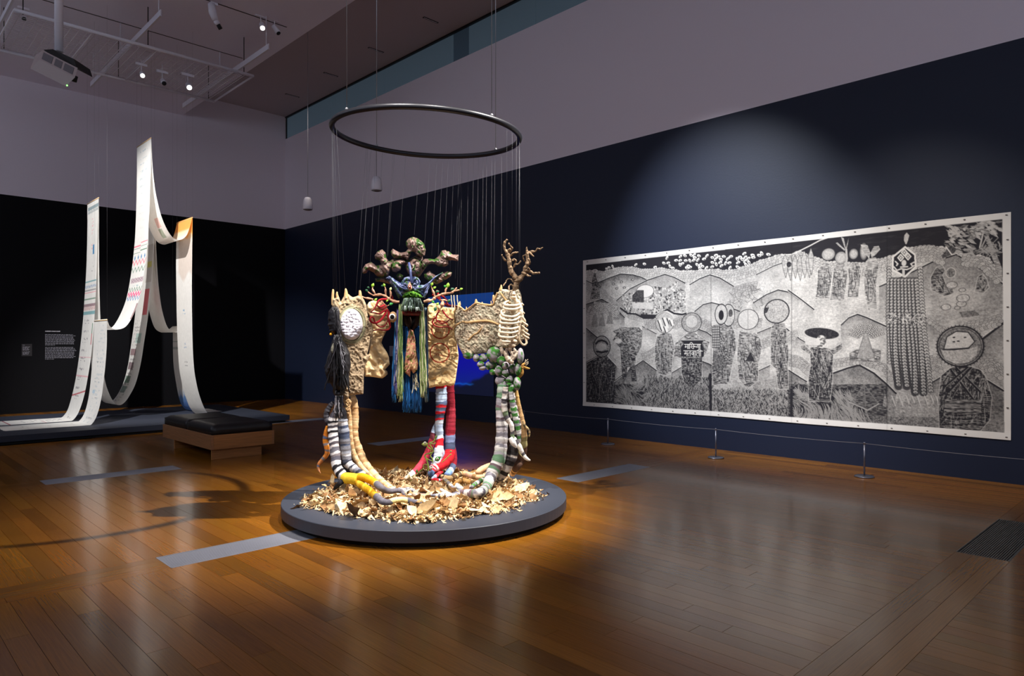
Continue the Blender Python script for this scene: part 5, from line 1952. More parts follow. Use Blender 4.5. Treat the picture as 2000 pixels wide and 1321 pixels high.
add('quilted_oval', puff(ov, lambda x, y: tL(x, y) - .05, 0.04, 10, .9, lin(214, 210, 220), 0, extra=quilt), m_fab, fig)
for f, r, c in ((1.06, 17, lin(150, 146, 116)), (1.16, 15, lin(128, 122, 98)), (1.24, 12, lin(158, 142, 112))):
    ring = M2(np.stack([545 + 6 + 188 * f * np.cos(np.append(th_, th_[:2])), 616 + 258 * (f - .02) * np.sin(np.append(th_, th_[:2]))], -1))
    add('oval_rim', limb(None, ring, r / 8.256, list(tL(ring[:, 0], 0) - .055 + .03 * (f - 1.06)), c, n=110, ns=8, ridge=.12), m_fab, fig)
o2 = np.vstack([M2(arr([800, 300, 830, 250, 900, 222, 1000, 240, 1100, 300, 1170, 420, 1185, 560, 1180, 640, 1110, 720, 1050, 840, 1030, 905, 1055, 960, 1090, 1010, 1130, 1080, 1155, 1150, 1162, 1230])),
                A3(arr([762, 150, 735, 180, 718, 200, 738, 215, 742, 240, 720, 262, 690, 280, 610, 268, 530, 262, 518, 170, 500, 110])), M2(arr([715, 1200, 770, 1150, 830, 1080, 850, 900, 870, 760, 900, 715, 870, 600, 840, 480, 805, 420]))])
add('brown_paper_lobe', puff(o2, lambda x, y: tL(x, y) + .06, 0.03, 6, 1.5, speck(lin(214, 186, 144), lin(198, 166, 122), 8), 0.03, 16, extra=crumple), m_kraft, fig)
ed = add('eye_patch', puff(M2(np.stack([1218 + 62 * np.cos(th_), 490 + 90 * np.sin(th_)], -1)), const(6.62), 0.03, 8, 1.2, TAN2), m_fab, fig)
q = M2(arr([1205, 490]))[0]
for r, c, dt in ((52, lin(225, 222, 218), .0), (36, lin(12, 12, 14), .012)):
    add('eye_ring', ball(PT(q[0], q[1], 6.585 - dt), (r / 8.256 * 6.6 / FPX, .012, r / 8.256 * 6.6 / FPX), 18, 8) + (c,), m_fab, ed)
# black face in profile and the fall of black hair
face = H1(arr([150, 130, 190, 78, 240, 60, 275, 95, 300, 170, 305, 300, 295, 420, 240, 450, 195, 432, 165, 405, 158, 385, 168, 372, 150, 352, 158, 338, 134, 318, 142, 300, 152, 275, 140, 232, 148, 190]))
hd = add('face', puff(face, const(6.16), 0.09, 14, 1.2, lin(26, 25, 30), 0.006, 6, extra=lambda x, y: -0.02 * np.exp(-((x - 643.5) / 2.2) ** 2 - ((y - 627) / 3.0) ** 2)), m_gloss, fig)
add('earring', ball(H1(arr([182, 440]))[0].tolist() and PT(*H1(arr([182, 440]))[0], 6.12), .013, 10, 8) + (lin(226, 160, 28),), m_gloss, hd)
core = H1(arr([250, 455, 310, 480, 380, 560, 440, 700, 455, 850, 430, 1020, 390, 1180, 340, 1240, 260, 1230, 200, 1150, 130, 1040, 100, 950, 130, 760, 170, 640, 200, 520]))
add('hair_mass', puff(core, const(6.18), 0.10, 14, 1.8, lin(24, 23, 27), 0.03, 4, (1, .25)), m_hair, fig)
add('patch', puff(H1(np.stack([228 + 42 * np.cos(th_) - 18 * np.sin(th_), 622 + 78 * np.sin(th_)], -1)), const(6.09), 0.02, 5, 1.0, speck(lin(150, 146, 128), lin(110, 108, 96), 2)), m_fab, fig)
hx = lambda rr: (H1([[rr.uniform(225, 330), rr.uniform(440, 560)]])[0], H1([[rr.uniform(95, 450) if rr.rand() < .55 else rr.uniform(200, 400), rr.uniform(880, 1250)]])[0])
add('hair', strands(120, hx, 6.03, 6.14, .0055, [lin(24, 23, 27), lin(38, 36, 42), lin(16, 16, 20)], 5, wig=2.2), m_hair, fig, 'stuff')
hx2 = lambda rr: (H1([[rr.uniform(280, 330), rr.uniform(520, 600)]])[0], H1([[rr.uniform(265, 390), rr.uniform(720, 1000)]])[0])
add('pale_hair', strands(5, hx2, 6.02, 6.03, .0017, [lin(140, 138, 146)], 6, wig=3), m_hair, fig, 'stuff')
hx3 = lambda rr: (H1([[rr.uniform(190, 290), rr.uniform(65, 110)]])[0], H1([[rr.uniform(270, 310), rr.uniform(380, 520)]])[0])
add('scalp_hair', strands(40, hx3, 6.07, 6.13, .005, [lin(24, 23, 27), lin(40, 38, 44)], 8, wig=1.6), m_hair, fig, 'stuff')
add('hair_tie', limb(H1, (230, 1200, 260, 1245, 320, 1245, 360, 1215), [30, 36, 36, 30], 6.12, GB, ridge=.1), m_hair, fig)
hx4 = lambda rr: (A3([[rr.uniform(262, 325), 440]])[0], A3([[rr.uniform(245, 330), rr.uniform(560, 650)]])[0])
add('hair_tail', strands(40, hx4, 6.10, 6.16, .006, [lin(20, 20, 24), lin(40, 40, 48), lin(150, 146, 152)], 9, wig=1.2), m_hair, fig, 'stuff')
# cloth scraps under the panel
add('cloth_scrap', puff(M6(arr([470, 190, 560, 130, 600, 190, 630, 230, 610, 330, 605, 420, 570, 520, 540, 470, 500, 520, 455, 450, 480, 380, 500, 300, 480, 250])), const(6.33), 0.05, 5, 1.2, speck(TAN, TAN2, 4), 0.05, 5), m_kraft, fig)
# legs
f_ = 6.22
add('arm', limb(M6, (325, 235, 285, 255, 225, 330, 175, 430, 168, 520, 190, 590, 235, 640), [16, 34, 46, 52, 54, 56, 60], 6.26, striped(rnd_stripes([lin(70, 68, 74), lin(92, 90, 96), lin(52, 50, 56)], 22, 1)), ridge=.1), m_fab, fig)
add('tail', limb(A3, (184, 720, 172, 800, 168, 860, 186, 930, 178, 985, 140, 1030, 106, 1075, 104, 1120, 124, 1158), [14, 24, 26, 27, 22, 18, 15, 11, 3], 6.34,
                 striped([(.12, lin(214, 132, 44)), (.2, lin(206, 120, 40)), (.25, DEN), (.34, lin(214, 132, 44)), (.38, lin(160, 150, 150)), (.46, lin(210, 128, 48)), (.50, GG), (.64, lin(206, 126, 54)), (.69, GG), (.82, lin(190, 120, 70)), (.86, DEN), (1, lin(188, 128, 86))])), m_fab, fig)
bw = [(.22, lin(76, 72, 80))]
e = .22
wl = [.030, .026, .030, .028, .034, .03, .036, .034, .03, .036, .028, .05, .028, .024, .05, .028]
cc = [GW, GB, GW, lin(70, 66, 74), GW, GB, GW, lin(66, 62, 70), GW, lin(80, 74, 80), lin(190, 180, 178), lin(88, 86, 94), GW, lin(120, 112, 116), lin(78, 76, 86), GW]
for w_, c_ in zip(wl, cc):
    e += w_
    bw.append((e, c_))
for i in range(7):
    bw.append((e + .022 + i * .036, GB if i % 2 else GW))
    bw.append((e + .036 + i * .036, GW if i % 2 else GB))
bw.append((1, GB))
bz = [6.22, None, None, None, None, 6.2, ('z', .33)]
add('striped_leg', limb(A3, (300, 470, 262, 600, 240, 660, 236, 760, 246, 880, 262, 1000, 268, 1080, 296, 1140, 345, 1190, 395, 1208), [12, 34, 44, 46, 46, 46, 46, 46, 46, 46, 44], [6.2, 6.18, 6.18, 6.18, 6.15, 6.12, 6.1, 6.08, 6.05], striped(bw, 2), ridge=.05), m_fab, fig)
YEL, MUS = lin(226, 190, 52), lin(206, 148, 20)
add('yellow_cuff', limb(M7, (300, 400, 360, 405, 440, 412, 545, 425), [98, 100, 98, 100], [6.06, 6.03, 6.0, 5.96], lambda s, a: (YEL * (.9 + .2 * vnoise(np.stack([s * 9, a], -1))[:, None])), ridge=.02), m_fab, fig)
ft = [(.36, MUS), (.39, lin(224, 200, 110)), (1, lin(104, 100, 108))]
add('foot', limb(M7, (520, 385, 620, 385, 720, 420, 840, 485, 930, 560, 1020, 615, 1120, 635, 1240, 625, 1310, 640, 1350, 690, 1400, 745), [70, 72, 70, 66, 62, 56, 50, 44, 40, 30, 14],
                 [5.98, 5.96, 5.94, 5.92, ('z', .33), ('z', .30), ('z', .28), ('z', .28), ('z', .27), ('z', .25), ('z', .22)], striped(ft, 3), ridge=.03), m_fab, fig)
ft2 = rnd_stripes([lin(196, 146, 26), lin(176, 128, 20), lin(206, 166, 50)], 16, 5)
ft2 = [(p * .44, c) for p, c in ft2] + [(.64, lin(104, 100, 108)), (.70, lin(96, 92, 100)), (.86, lin(240, 222, 150)), (1, lin(98, 96, 106))]
add('foot', limb(M7, (520, 480, 620, 545, 720, 610, 820, 690, 900, 760, 960, 810, 1060, 835, 1180, 800, 1290, 785, 1400, 795, 1510, 820, 1600, 835, 1670, 842), [56, 64, 66, 66, 64, 62, 58, 52, 50, 52, 50, 34, 10],
                 [5.95, 5.90, 5.84, 5.78, ('z', .28), ('z', .27), ('z', .26), ('z', .27), ('z', .27), ('z', .26), ('z', .25), ('z', .24), ('z', .23)], striped(ft2, 4), ridge=.04), m_fab, fig)
add('black_foot', limb(M7, (270, 440, 210, 500, 150, 560, 105, 610), [56, 46, 36, 16], [6.05, 6.0, ('z', .26), ('z', .22)], GB), m_fab, fig)
add('grey_toe', limb(M7, (560, 580, 620, 650, 680, 720, 750, 785), [40, 44, 36, 14], [('z', .25)], lin(150, 150, 160)), m_fab, fig)
lg2 = rnd_stripes([lin(76, 86, 110), lin(150, 154, 166), DEN2, lin(196, 194, 198), GG, lin(54, 56, 68)], 26, 12)
add('denim_leg', limb(A3, (300, 560, 312, 610, 322, 700, 338, 800, 348, 900, 360, 1000, 372, 1060, 430, 1110, 500, 1160, 570, 1215, 640, 1262), [48, 52, 54, 52, 50, 48, 40, 32, 28, 22], [6.26, 6.26, 6.26, 6.26, 6.26, 6.26, 6.24, 6.2, 6.15, ('z', .25)], striped([(.10, GB)] + [(.1 + .9 * e_, c_) for e_, c_ in lg2], 5), ridge=.07), m_fab, fig)
add('knee_knob', limb(A3, (310, 1080, 350, 1110, 400, 1135), [36, 50, 40], [6.3, 6.28, 6.28], lin(50, 50, 56)), m_fab, fig)
bg_ = rnd_stripes([lin(206, 172, 128), lin(190, 152, 108), lin(222, 194, 150)], 26, 14)
add('beige_leg', limb(A3, (420, 440, 436, 520, 438, 650, 432, 780, 446, 860, 478, 950, 520, 1050, 580, 1130, 650, 1200, 730, 1262, 800, 1292), [26, 32, 37, 38, 38, 40, 40, 38, 34, 28, 14], [6.46, 6.46, 6.46, 6.46, 6.46, 6.46, 6.44, 6.42, 6.4, ('z', .24), ('z', .22)], striped(bg_, 6), ridge=.08), m_fab, fig)
add('beige_leg', limb(A3, (372, 520, 388, 650, 392, 780, 404, 880, 430, 980, 480, 1070, 550, 1150, 640, 1240), [22, 24, 26, 26, 26, 24, 20, 12], [6.38, 6.38, 6.38, 6.38, 6.38, 6.36, 6.34, ('z', .24)], striped(bg_, 7), ridge=.08), m_fab, fig)

# ------------------------------------------------------------------ hanging mask in the middle
TM = 6.72
base = PT(800, 600, TM)
mk = thing('hanging_mask', tuple(base), 'central hanging creature mask with mossy brown lobed crown, open mouth and long blue tassels', 'sculpture')
BR = lin(118, 94, 86)
lobes = [
    ((740, 430, 800, 400, 850, 440, 960, 380, 1050, 400, 1075, 470, 1075, 560, 1030, 560, 960, 560, 860, 540, 800, 560, 760, 500, 700, 480), .06, .07),
    ((540, 470, 620, 430, 720, 470, 660, 560, 590, 600, 540, 600), .06, .06),
    ((960, 560, 1060, 540, 1100, 500, 1080, 600, 1010, 700, 900, 740, 860, 680), .06, .08),
    ((800, 170, 840, 125, 900, 100, 970, 118, 1030, 160, 1075, 205, 1100, 300, 1085, 385, 1020, 410, 960, 380, 930, 335, 880, 345, 850, 420, 820, 460, 760, 415, 700, 440, 620, 425, 580, 380, 568, 325, 600, 280, 650, 310, 720, 340, 790, 330, 835, 280, 800, 230), .10, .02),
    ((800, 485, 850, 470, 930, 405, 1010, 450, 1062, 520, 1042, 620, 985, 680, 900, 690, 830, 655, 790, 575), .10, .05),
    ((585, 500, 640, 455, 700, 440, 790, 462, 800, 490, 740, 530, 722, 600, 650, 640, 590, 622, 568, 560), .10, .0),
    ((320, 390, 370, 320, 440, 290, 490, 340, 502, 420, 540, 470, 600, 500, 590, 560, 560, 620, 530, 690, 430, 720, 350, 695, 312, 645, 240, 605, 200, 650, 140, 662, 140, 590, 180, 520, 270, 480, 345, 535, 425, 520, 402, 462, 335, 435), .10, .0),
    ((330, 730, 450, 715, 560, 740, 610, 785, 560, 820, 430, 785, 340, 782), .07, .04),
    ((650, 690, 680, 655, 705, 650, 760, 690, 745, 740, 690, 752), .07, .02),
    ((1040, 460, 1080, 432, 1150, 430, 1230, 442, 1300, 390, 1340, 310, 1400, 300, 1420, 318, 1450, 318, 1510, 370, 1600, 372, 1592, 470, 1500, 455, 1440, 460, 1452, 520, 1390, 560, 1300, 552, 1240, 512, 1160, 512, 1075, 600, 1040, 560), .10, .02),
    ((1075, 665, 1160, 615, 1200, 650, 1260, 690, 1350, 640, 1440, 620, 1502, 640, 1480, 700, 1380, 765, 1270, 822, 1200, 802, 1150, 772, 1080, 722), .08, .03)]
for i, (pts, th_k, dz) in enumerate(lobes):
    add('crown_lobe', puff(M1(arr(pts)), const(TM + dz), th_k, 10, 1.0, mossy(BR, i * 1.7, .56, 6.0), .05, 8), m_gloss, mk)


def c_blue(x, y):
    p = np.stack([x, y], -1)
    n = fbm(p / np.array([5.0, 2.5]), 3)[:, None]
    m = smooth(.50, .64, n)
    c = lin(44, 54, 96) * (1 - m) + lin(150, 160, 200) * m
    g_ = smooth(.60, .66, fbm(p / 5 + 31, 3))[:, None]
    return c * (1 - g_) + lin(50, 92, 40) * g_


blue = M1(arr([480, 720, 545, 690, 600, 720, 650, 760, 720, 800, 770, 720, 840, 700, 900, 700, 960, 705, 1005, 760, 1010, 830, 1090, 830, 1180, 760, 1290, 670, 1390, 640, 1300, 690, 1200, 780, 1140, 880, 1100, 960, 1090, 1030, 1000, 1000, 860, 930, 770, 970, 720, 1010, 690, 1050, 650, 960, 560, 810]))
add('blue_face', puff(blue, const(TM - .02), .10, 9, 1.1, c_blue, .04, 6), m_gloss, mk)
for pts, r in (((540, 700, 610, 780, 700, 860, 800, 900), [14, 18, 20, 10]), ((600, 780, 650, 880, 700, 960, 740, 1000), [12, 18, 18, 8]), ((1360, 640, 1240, 720, 1160, 800, 1060, 870, 950, 890), [6, 14, 20, 22, 10]),
               ((1180, 790, 1130, 880, 1100, 960, 1060, 1020), [10, 18, 18, 8]), ((760, 790, 800, 740, 870, 760, 850, 800), [14, 18, 16, 8]), ((900, 770, 960, 730, 1000, 790, 950, 840), [14, 18, 18, 8])):
    add('vein', limb(M1, pts, r, TM - .12, lambda s, a: c_blue(s * 40 + r[0], a * 4), ridge=.1), m_gloss, mk)
add('blue_horn', limb(M1, (845, 500, 858, 560, 870, 640, 882, 740, 890, 800), [20, 22, 19, 22, 26], [TM - .06, TM - .1, TM - .12, TM - .13, TM - .12], lambda s, a: lin(60, 70, 112) * (.7 + .7 * vnoise(np.stack([s * 14, a], -1)))[:, None]), m_gloss, mk)
ey = add('eye', puff(M1(arr([862, 780, 880, 830, 895, 880, 875, 910, 855, 922, 835, 890, 825, 850, 840, 815])), const(TM - .14), .03, 4, .8, lin(214, 160, 130)), m_gloss, mk)
q = M1(arr([860, 860]))[0]
add('iris', ball(PT(q[0], q[1], TM - .175), (.012, .008, .022), 12, 8) + (lin(120, 20, 26),), m_gloss, ey)
add('glint', ball(PT(q[0] - .6, q[1] - .8, TM - .184), (.005, .004, .007), 8, 6) + (lin(235, 230, 225),), m_gloss, ey)
add('moss_brow', puff(M1(arr([735, 1015, 770, 960, 840, 930, 900, 922, 970, 945, 1030, 985, 1060, 1020, 1000, 1040, 900, 1030, 800, 1040])), const(TM - .12), .06, 6, .9, speck(lin(34, 74, 16), lin(84, 128, 36), 2.0), .05, 2.2), m_fab, mk)
mop = M1(arr([735, 1100, 760, 1040, 860, 1010, 950, 1030, 1030, 1055, 1052, 1120, 1050, 1200, 1000, 1235, 960, 1210, 900, 1190, 850, 1160, 800, 1195, 770, 1230, 738, 1190]))
add('fringe_cap', puff(mop, const(TM - .10), .09, 9, 1.2, speck(lin(60, 74, 66), lin(96, 112, 104), 3), .03, 3, (1, .3)), m_fab, mk)
hx = lambda rr: (lambda a: (M1([[890 + 120 * math.cos(a), 1040 + 14 * math.sin(a)]])[0], M1([[890 + 165 * math.cos(a) * 1.0, rr.uniform(1170, 1235)]])[0]))(rr.uniform(0, 6.28))
add('fringe', strands(110, hx, TM - .22, TM - .17, .0042, [lin(60, 76, 66), lin(112, 130, 122), lin(40, 52, 48), lin(90, 110, 84)], 12, 10, wig=1.2), m_yarn, mk, 'stuff')
for x, y0, y1 in ((790, 1150, 1225), (850, 1150, 1195), (880, 1150, 1205), (960, 1170, 1240), (985, 1170, 1225)):
    add('tooth', limb(M1, (x, y0, x - 6, (y0 + y1) / 2, x - 10, y1), [16, 14, 3], TM - .215, lin(168, 180, 176)), m_gloss, mk)
add('lip', puff(M1(arr([735, 1205, 790, 1185, 900, 1190, 1050, 1200, 1050, 1290, 1000, 1300, 780, 1300, 740, 1280])), const(TM - .06), .04, 6, 1.2, speck(lin(110, 14, 20), lin(70, 8, 14), 3)), m_gloss, mk)
add('throat', puff(M3(arr([250, 110, 300, 130, 420, 130, 475, 120, 455, 230, 430, 300, 380, 345, 330, 320, 290, 260])), const(TM + .04), .03, 6, 1.6, lin(16, 11, 10)), m_fab, mk)
for pts in ((285, 140, 300, 210, 330, 270, 350, 310), (440, 140, 425, 220, 400, 280, 370, 320), (330, 150, 345, 220, 360, 280)):
    add('jaw_fold', limb(M3, pts, [20, 24, 18, 8], TM - .02, lin(46, 30, 22)), m_fab, mk)
add('hanging_cloth', puff(M3(arr([345, 300, 385, 320, 405, 400, 420, 560, 442, 690, 430, 770, 385, 805, 360, 760, 350, 842, 280, 785, 275, 750, 300, 600, 310, 480, 325, 380])), const(TM - .02), .05, 8, 1.0,
                          lambda x, y: np.where((fbm(np.stack([x, y], -1) / 3.2 + 7, 3) > .56)[:, None], lin(190, 120, 104), np.where((fbm(np.stack([x, y], -1) / 3.6 + 70, 3) > .60)[:, None], lin(110, 112, 52), lin(200, 160, 120))), .045, 9, (1, .4)), m_kraft, mk)
BLUES = [lin(28, 98, 166), lin(20, 76, 138), lin(52, 124, 188), lin(14, 50, 92)]


def tass(x0, x1, y0, bx0, bx1, b0, b1):
    return lambda rr: (lambda u: (M3([[x0 + (x1 - x0) * u, y0 + rr.uniform(-10, 20)]])[0], M3([[bx0 + (bx1 - bx0) * u + rr.uniform(-8, 8), rr.uniform(b0, b1)]])[0]))(rr.rand())


for nm, n, fx, ta, tb, r, cols, sd, wg in (
        ('blue_tassel', 90, tass(185, 225, 130, 152, 190, 1000, 1135), -.02, .02, .0036, BLUES, 21, 1.6),
        ('lilac_tassel', 44, tass(200, 235, 80, 178, 222, 900, 1060), -.06, -.04, .0028, [lin(150, 146, 180), lin(92, 80, 140), lin(196, 190, 196), lin(60, 70, 120)], 22, 3.0),
        ('green_tassel', 44, tass(225, 260, 30, 215, 268, 950, 1130), -.09, -.07, .0028, [lin(120, 140, 76), lin(96, 120, 60), lin(160, 164, 110), lin(60, 90, 50), lin(190, 190, 150)], 23, 3.2),
        ('blue_tassel', 110, tass(262, 330, 280, 270, 345, 1100, 1245), .0, .05, .0038, BLUES, 24, 1.6),
        ('blue_tassel', 110, tass(405, 480, 280, 375, 480, 1080, 1245), .0, .05, .0038, BLUES, 25, 1.6),
        ('blue_tassel', 110, tass(280, 470, 760, 268, 480, 1120, 1245), .03, .06, .0038, BLUES, 26, 1.4),
        ('green_tassel', 44, tass(455, 500, 30, 465, 535, 900, 1080), -.09, -.07, .0028, [lin(120, 140, 76), lin(150, 156, 100), lin(80, 110, 56), lin(186, 184, 150)], 27, 3.2),
        ('dark_blue_tassel', 50, tass(505, 535, 70, 515, 552, 960, 1140), -.03, .0, .0036, [lin(16, 44, 76), lin(30, 76, 112), lin(120, 140, 150), lin(12, 30, 50)], 28, .8),
        ('pale_tassel', 8, tass(360, 430, 800, 360, 440, 900, 1030), -.02, -.01, .0032, [lin(200, 190, 160)], 29, 1.6)):
    add(nm, strands(n, fx, TM + ta, TM + tb, r, cols, sd, 22, 5, wg), m_yarn, mk, 'stuff')
# twigs, their leaves and red roots on both sides
PEACH = lin(196, 146, 116)
leafs = []
for pts, r in (((700, 1085, 640, 1085, 560, 1050, 490, 1000, 420, 978, 350, 982, 300, 990), [34, 30, 26, 24, 26, 28, 20]), ((340, 985, 310, 930, 290, 890, 300, 850), [22, 20, 18, 8]),
               ((310, 990, 270, 970, 240, 950, 215, 925), [18, 16, 14, 8]), ((500, 1000, 490, 940, 490, 890, 470, 840), [18, 20, 18, 10]), ((560, 1030, 570, 970, 560, 910), [20, 22, 20]),
               ((300, 1050, 250, 1040, 190, 1030, 130, 1010), [26, 26, 22, 16]), ((430, 1060, 460, 1110, 510, 1150, 550, 1130), [16, 14, 16, 12]), ((440, 1050, 420, 1120, 410, 1180), [20, 24, 14]),
               ((1070, 1085, 1130, 1070, 1200, 1060, 1260, 1010, 1340, 975, 1420, 960, 1490, 950, 1540, 910, 1570, 870), [36, 34, 30, 26, 26, 26, 24, 22, 14]), ((1240, 1010, 1220, 950, 1195, 890, 1180, 830), [22, 22, 18, 8]),
               ((1400, 960, 1400, 910, 1420, 870), [20, 22, 12]), ((1520, 930, 1570, 915, 1640, 905), [18, 18, 8]), ((1360, 1050, 1350, 1130, 1320, 1200), [26, 40, 12]), ((1300, 1060, 1380, 1060, 1440, 1080), [14, 18, 10])):
    add('twig', limb(M1, pts, list(np.array(r) * .85 * np.linspace(1, .75, len(r))), TM - .10, lambda s, a: PEACH * (.5 + .9 * vnoise(np.stack([s * 12, a], -1)))[:, None], ridge=.34, ns=9), m_gloss, mk)


def leaf_at(cr, x, y, ang, L, t, c, nm, parent):
    q = cr(arr([x, y]))[0]
    k = t / FPX
    R = np.array([CS, -SN, 0.])
    Up = np.array([0, 0, 1.])
    Fw = np.array([SN, CS, 0.])
    d = R * math.cos(ang) + Up * math.sin(ang)
    s = -R * math.sin(ang) + Up * math.cos(ang)
    L = L / cr.k * k
    o = PT(q[0], q[1], t)
    V, F = [], []
    us = (0, .25, .5, .75, 1)
    ws = (0.02, .26, .32, .2, .01)
    for u, w in zip(us, ws):
        mid = o + d * L * u - Fw * L * .16 * math.sin(math.pi * u)
        V += [mid - s * L * w - Fw * L * .1 * w, mid + Fw * L * .06, mid + s * L * w - Fw * L * .1 * w]
    for i in range(4):
        a = i * 3
        F += [(a, a + 1, a + 4, a + 3), (a + 1, a + 2, a + 5, a + 4)]
    V = np.array(V)
    V2 = V + Fw * L * .03
    n = len(V)
    F = F + [tuple(i + n for i in f[::-1]) for f in F]
    rim = [0, 3, 6, 9, 12, 13, 14, 11, 8, 5, 2, 1]
    F += [(rim[i], rim[(i + 1) % 12], rim[(i + 1) % 12] + n, rim[i] + n) for i in range(12)]
    cc_ = np.tile(c, (2 * n, 1)) * np.tile([.8, 1.25, .8], 2 * n // 3)[:, None]
    add(nm, (np.vstack([V, V2]), F, cc_), m_gloss, parent)


LG, DG = lin(128, 168, 48), lin(34, 82, 50)
for x, y, a, L, c in ((285, 870, 1.2, 75, LG), (250, 880, 2.7, 50, DG), (480, 860, 1.9, 60, LG), (460, 850, 2.9, 45, DG), (560, 920, 1.3, 60, lin(190, 196, 130)), (225, 935, 2.4, 60, DG), (130, 1010, 2.2, 60, DG), (320, 1075, .8, 60, LG),
                       (320, 1100, -1.2, 60, DG), (540, 1130, .3, 70, lin(60, 150, 70)), (500, 1090, .9, 50, LG), (1185, 850, 1.2, 65, LG), (1210, 890, .6, 60, LG), (1240, 940, .2, 70, DG), (1180, 830, 2.0, 40, DG), (1430, 880, 1.4, 90, LG), (1420, 870, 2.5, 60, lin(60, 140, 50)),
                       (1470, 905, .3, 70, DG), (1610, 905, .4, 60, LG), (1230, 1110, 2.3, 60, lin(60, 140, 50)), (1430, 1100, .9, 70, DG), (1260, 1160, -1.9, 80, DG), (1300, 1100, -2.4, 60, LG)):
    leaf_at(M1, x, y, a, L, TM - .14, c, 'leaf', mk)
RT = lambda s, a: (lin(150, 26, 36) * (1 - s)[:, None] + lin(62, 18, 20) * s[:, None]) * (.8 + .4 * vnoise(np.stack([s * 20, a], -1)))[:, None]
for pts in ((1110, 205, 1050, 205, 990, 225, 955, 280, 930, 340, 890, 385, 855, 415), (1130, 375, 1060, 400, 1000, 440, 930, 425, 860, 418), (1120, 380, 1080, 460, 1030, 530, 980, 570, 925, 590, 870, 570, 850, 520, 870, 490, 905, 510, 925, 570, 960, 620, 1010, 650, 1070, 640, 1120, 580, 1150, 470, 1150, 380),
            (1150, 400, 1145, 500, 1165, 600, 1175, 650, 1140, 695, 1060, 705, 980, 695, 905, 712), (1080, 300, 1010, 330, 960, 300, 985, 250), (1170, 180, 1200, 230, 1210, 170, 1180, 120), (1110, 330, 1050, 360, 990, 350)):
    add('red_root', limb(M2, pts, [20, 18, 15, 13, 11, 10], list(tL(M2(arr(pts))[:, 0], 0) - .07), RT, ns=9, ridge=.06), m_fab, mk)
for pts in ((310, 70, 260, 160, 240, 230, 258, 290, 350, 350, 440, 335, 530, 270), (240, 215, 180, 270, 168, 350, 230, 410, 340, 436, 450, 425, 540, 445, 590, 485), (370, 60, 430, 150, 500, 225, 610, 275)):
    add('red_root', limb(R1, pts, [19, 17, 15, 14, 13, 14], [TM - .08], RT, ns=9, ridge=.06), m_fab, mk)
for pts in ((60, 600, 100, 690, 150, 690, 160, 730, 200, 745, 250, 750), (20, 640, 70, 670, 110, 700, 160, 745, 215, 738), (90, 640, 120, 660, 150, 690)):
    add('red_root', limb(A2, pts, [9, 10, 9, 8], [TM - .06], RT, ns=9, ridge=.08), m_fab, mk)
for x in (1500, 1540, 1590):
    add('hanging_string', limb(M1, (x - 14, 985, x - 10, 1060, x, 1130, x - 5, 1220), [7, 7, 7, 7], TM - .12, lin(214, 190, 156), ns=6), m_yarn, mk)

# ------------------------------------------------------------------ brown paper banner with red and blue legs
TP_ = 6.86
base = PT(850, 925, 6.9)
pb = thing('paper_banner', (base[0], base[1], 0.14), 'crumpled brown paper banner with two red circles over red and blue sock legs', 'sculpture')


def c_paper(x, y):
    p = np.stack([x, y], -1)
    c = lin(216, 184, 134) * (0.86 + .28 * fbm(p / 9, 3))[:, None]
    red = lin(158, 40, 30)
    for (cx, cy), r in ((M3(arr([690, 312]))[0], 98 / 5.744), (M3(arr([682, 572]))[0], 106 / 5.744)):
        d = np.hypot(x - cx, y - cy)
        m = smooth(1.35, .9, np.abs(d - r))[:, None]
        c = c * (1 - m) + red * m

    def pen(pts, th=.55, k=.75):
        nonlocal c
        Q = R1(arr(pts))
        dd = np.full(len(x), 1e9)
        for a, b in zip(Q[:-1], Q[1:]):
            ab = b - a
            t = np.clip(((p - a) @ ab) / max((ab ** 2).sum(), 1e-9), 0, 1)
            dd = np.minimum(dd, np.hypot(*(p - a - t[:, None] * ab).T))
        m = (smooth(th + .25, th - .15, dd) * k)[:, None]
        c = c * (1 - m) + red * m
    # handwriting inside the upper circle
    pen((235, 390, 255, 330, 270, 385, 245, 370)); pen((285, 380, 300, 350, 320, 385)); pen((335, 385, 350, 355, 375, 385)); pen((385, 385, 385, 345))
    pen((235, 560, 225, 500, 250, 470, 262, 540)); pen((270, 485, 290, 470, 300, 500, 268, 545, 300, 550)); pen((315, 545, 330, 525, 345, 550, 325, 560, 315, 545))
    pen((390, 480, 420, 465, 435, 490, 405, 510, 437, 530, 425, 570, 390, 560))
    # handwriting inside the lower circle
    pen((205, 880, 230, 870, 245, 900, 215, 920, 210, 870)); pen((258, 925, 255, 870)); pen((275, 930, 290, 905, 310, 930, 285, 938)); pen((320, 935, 335, 910, 350, 938, 325, 940)); pen((365, 930, 385, 905, 395, 940)); pen((410, 880, 412, 940))
    pen((195, 1010, 230, 985, 245, 1020, 215, 1035)); pen((250, 1040, 260, 1000, 285, 1010)); pen((290, 1040, 300, 1015, 320, 1045)); pen((330, 1050, 345, 1020, 365, 1060)); pen((370, 1060, 385, 1040, 395, 1085))
    return c


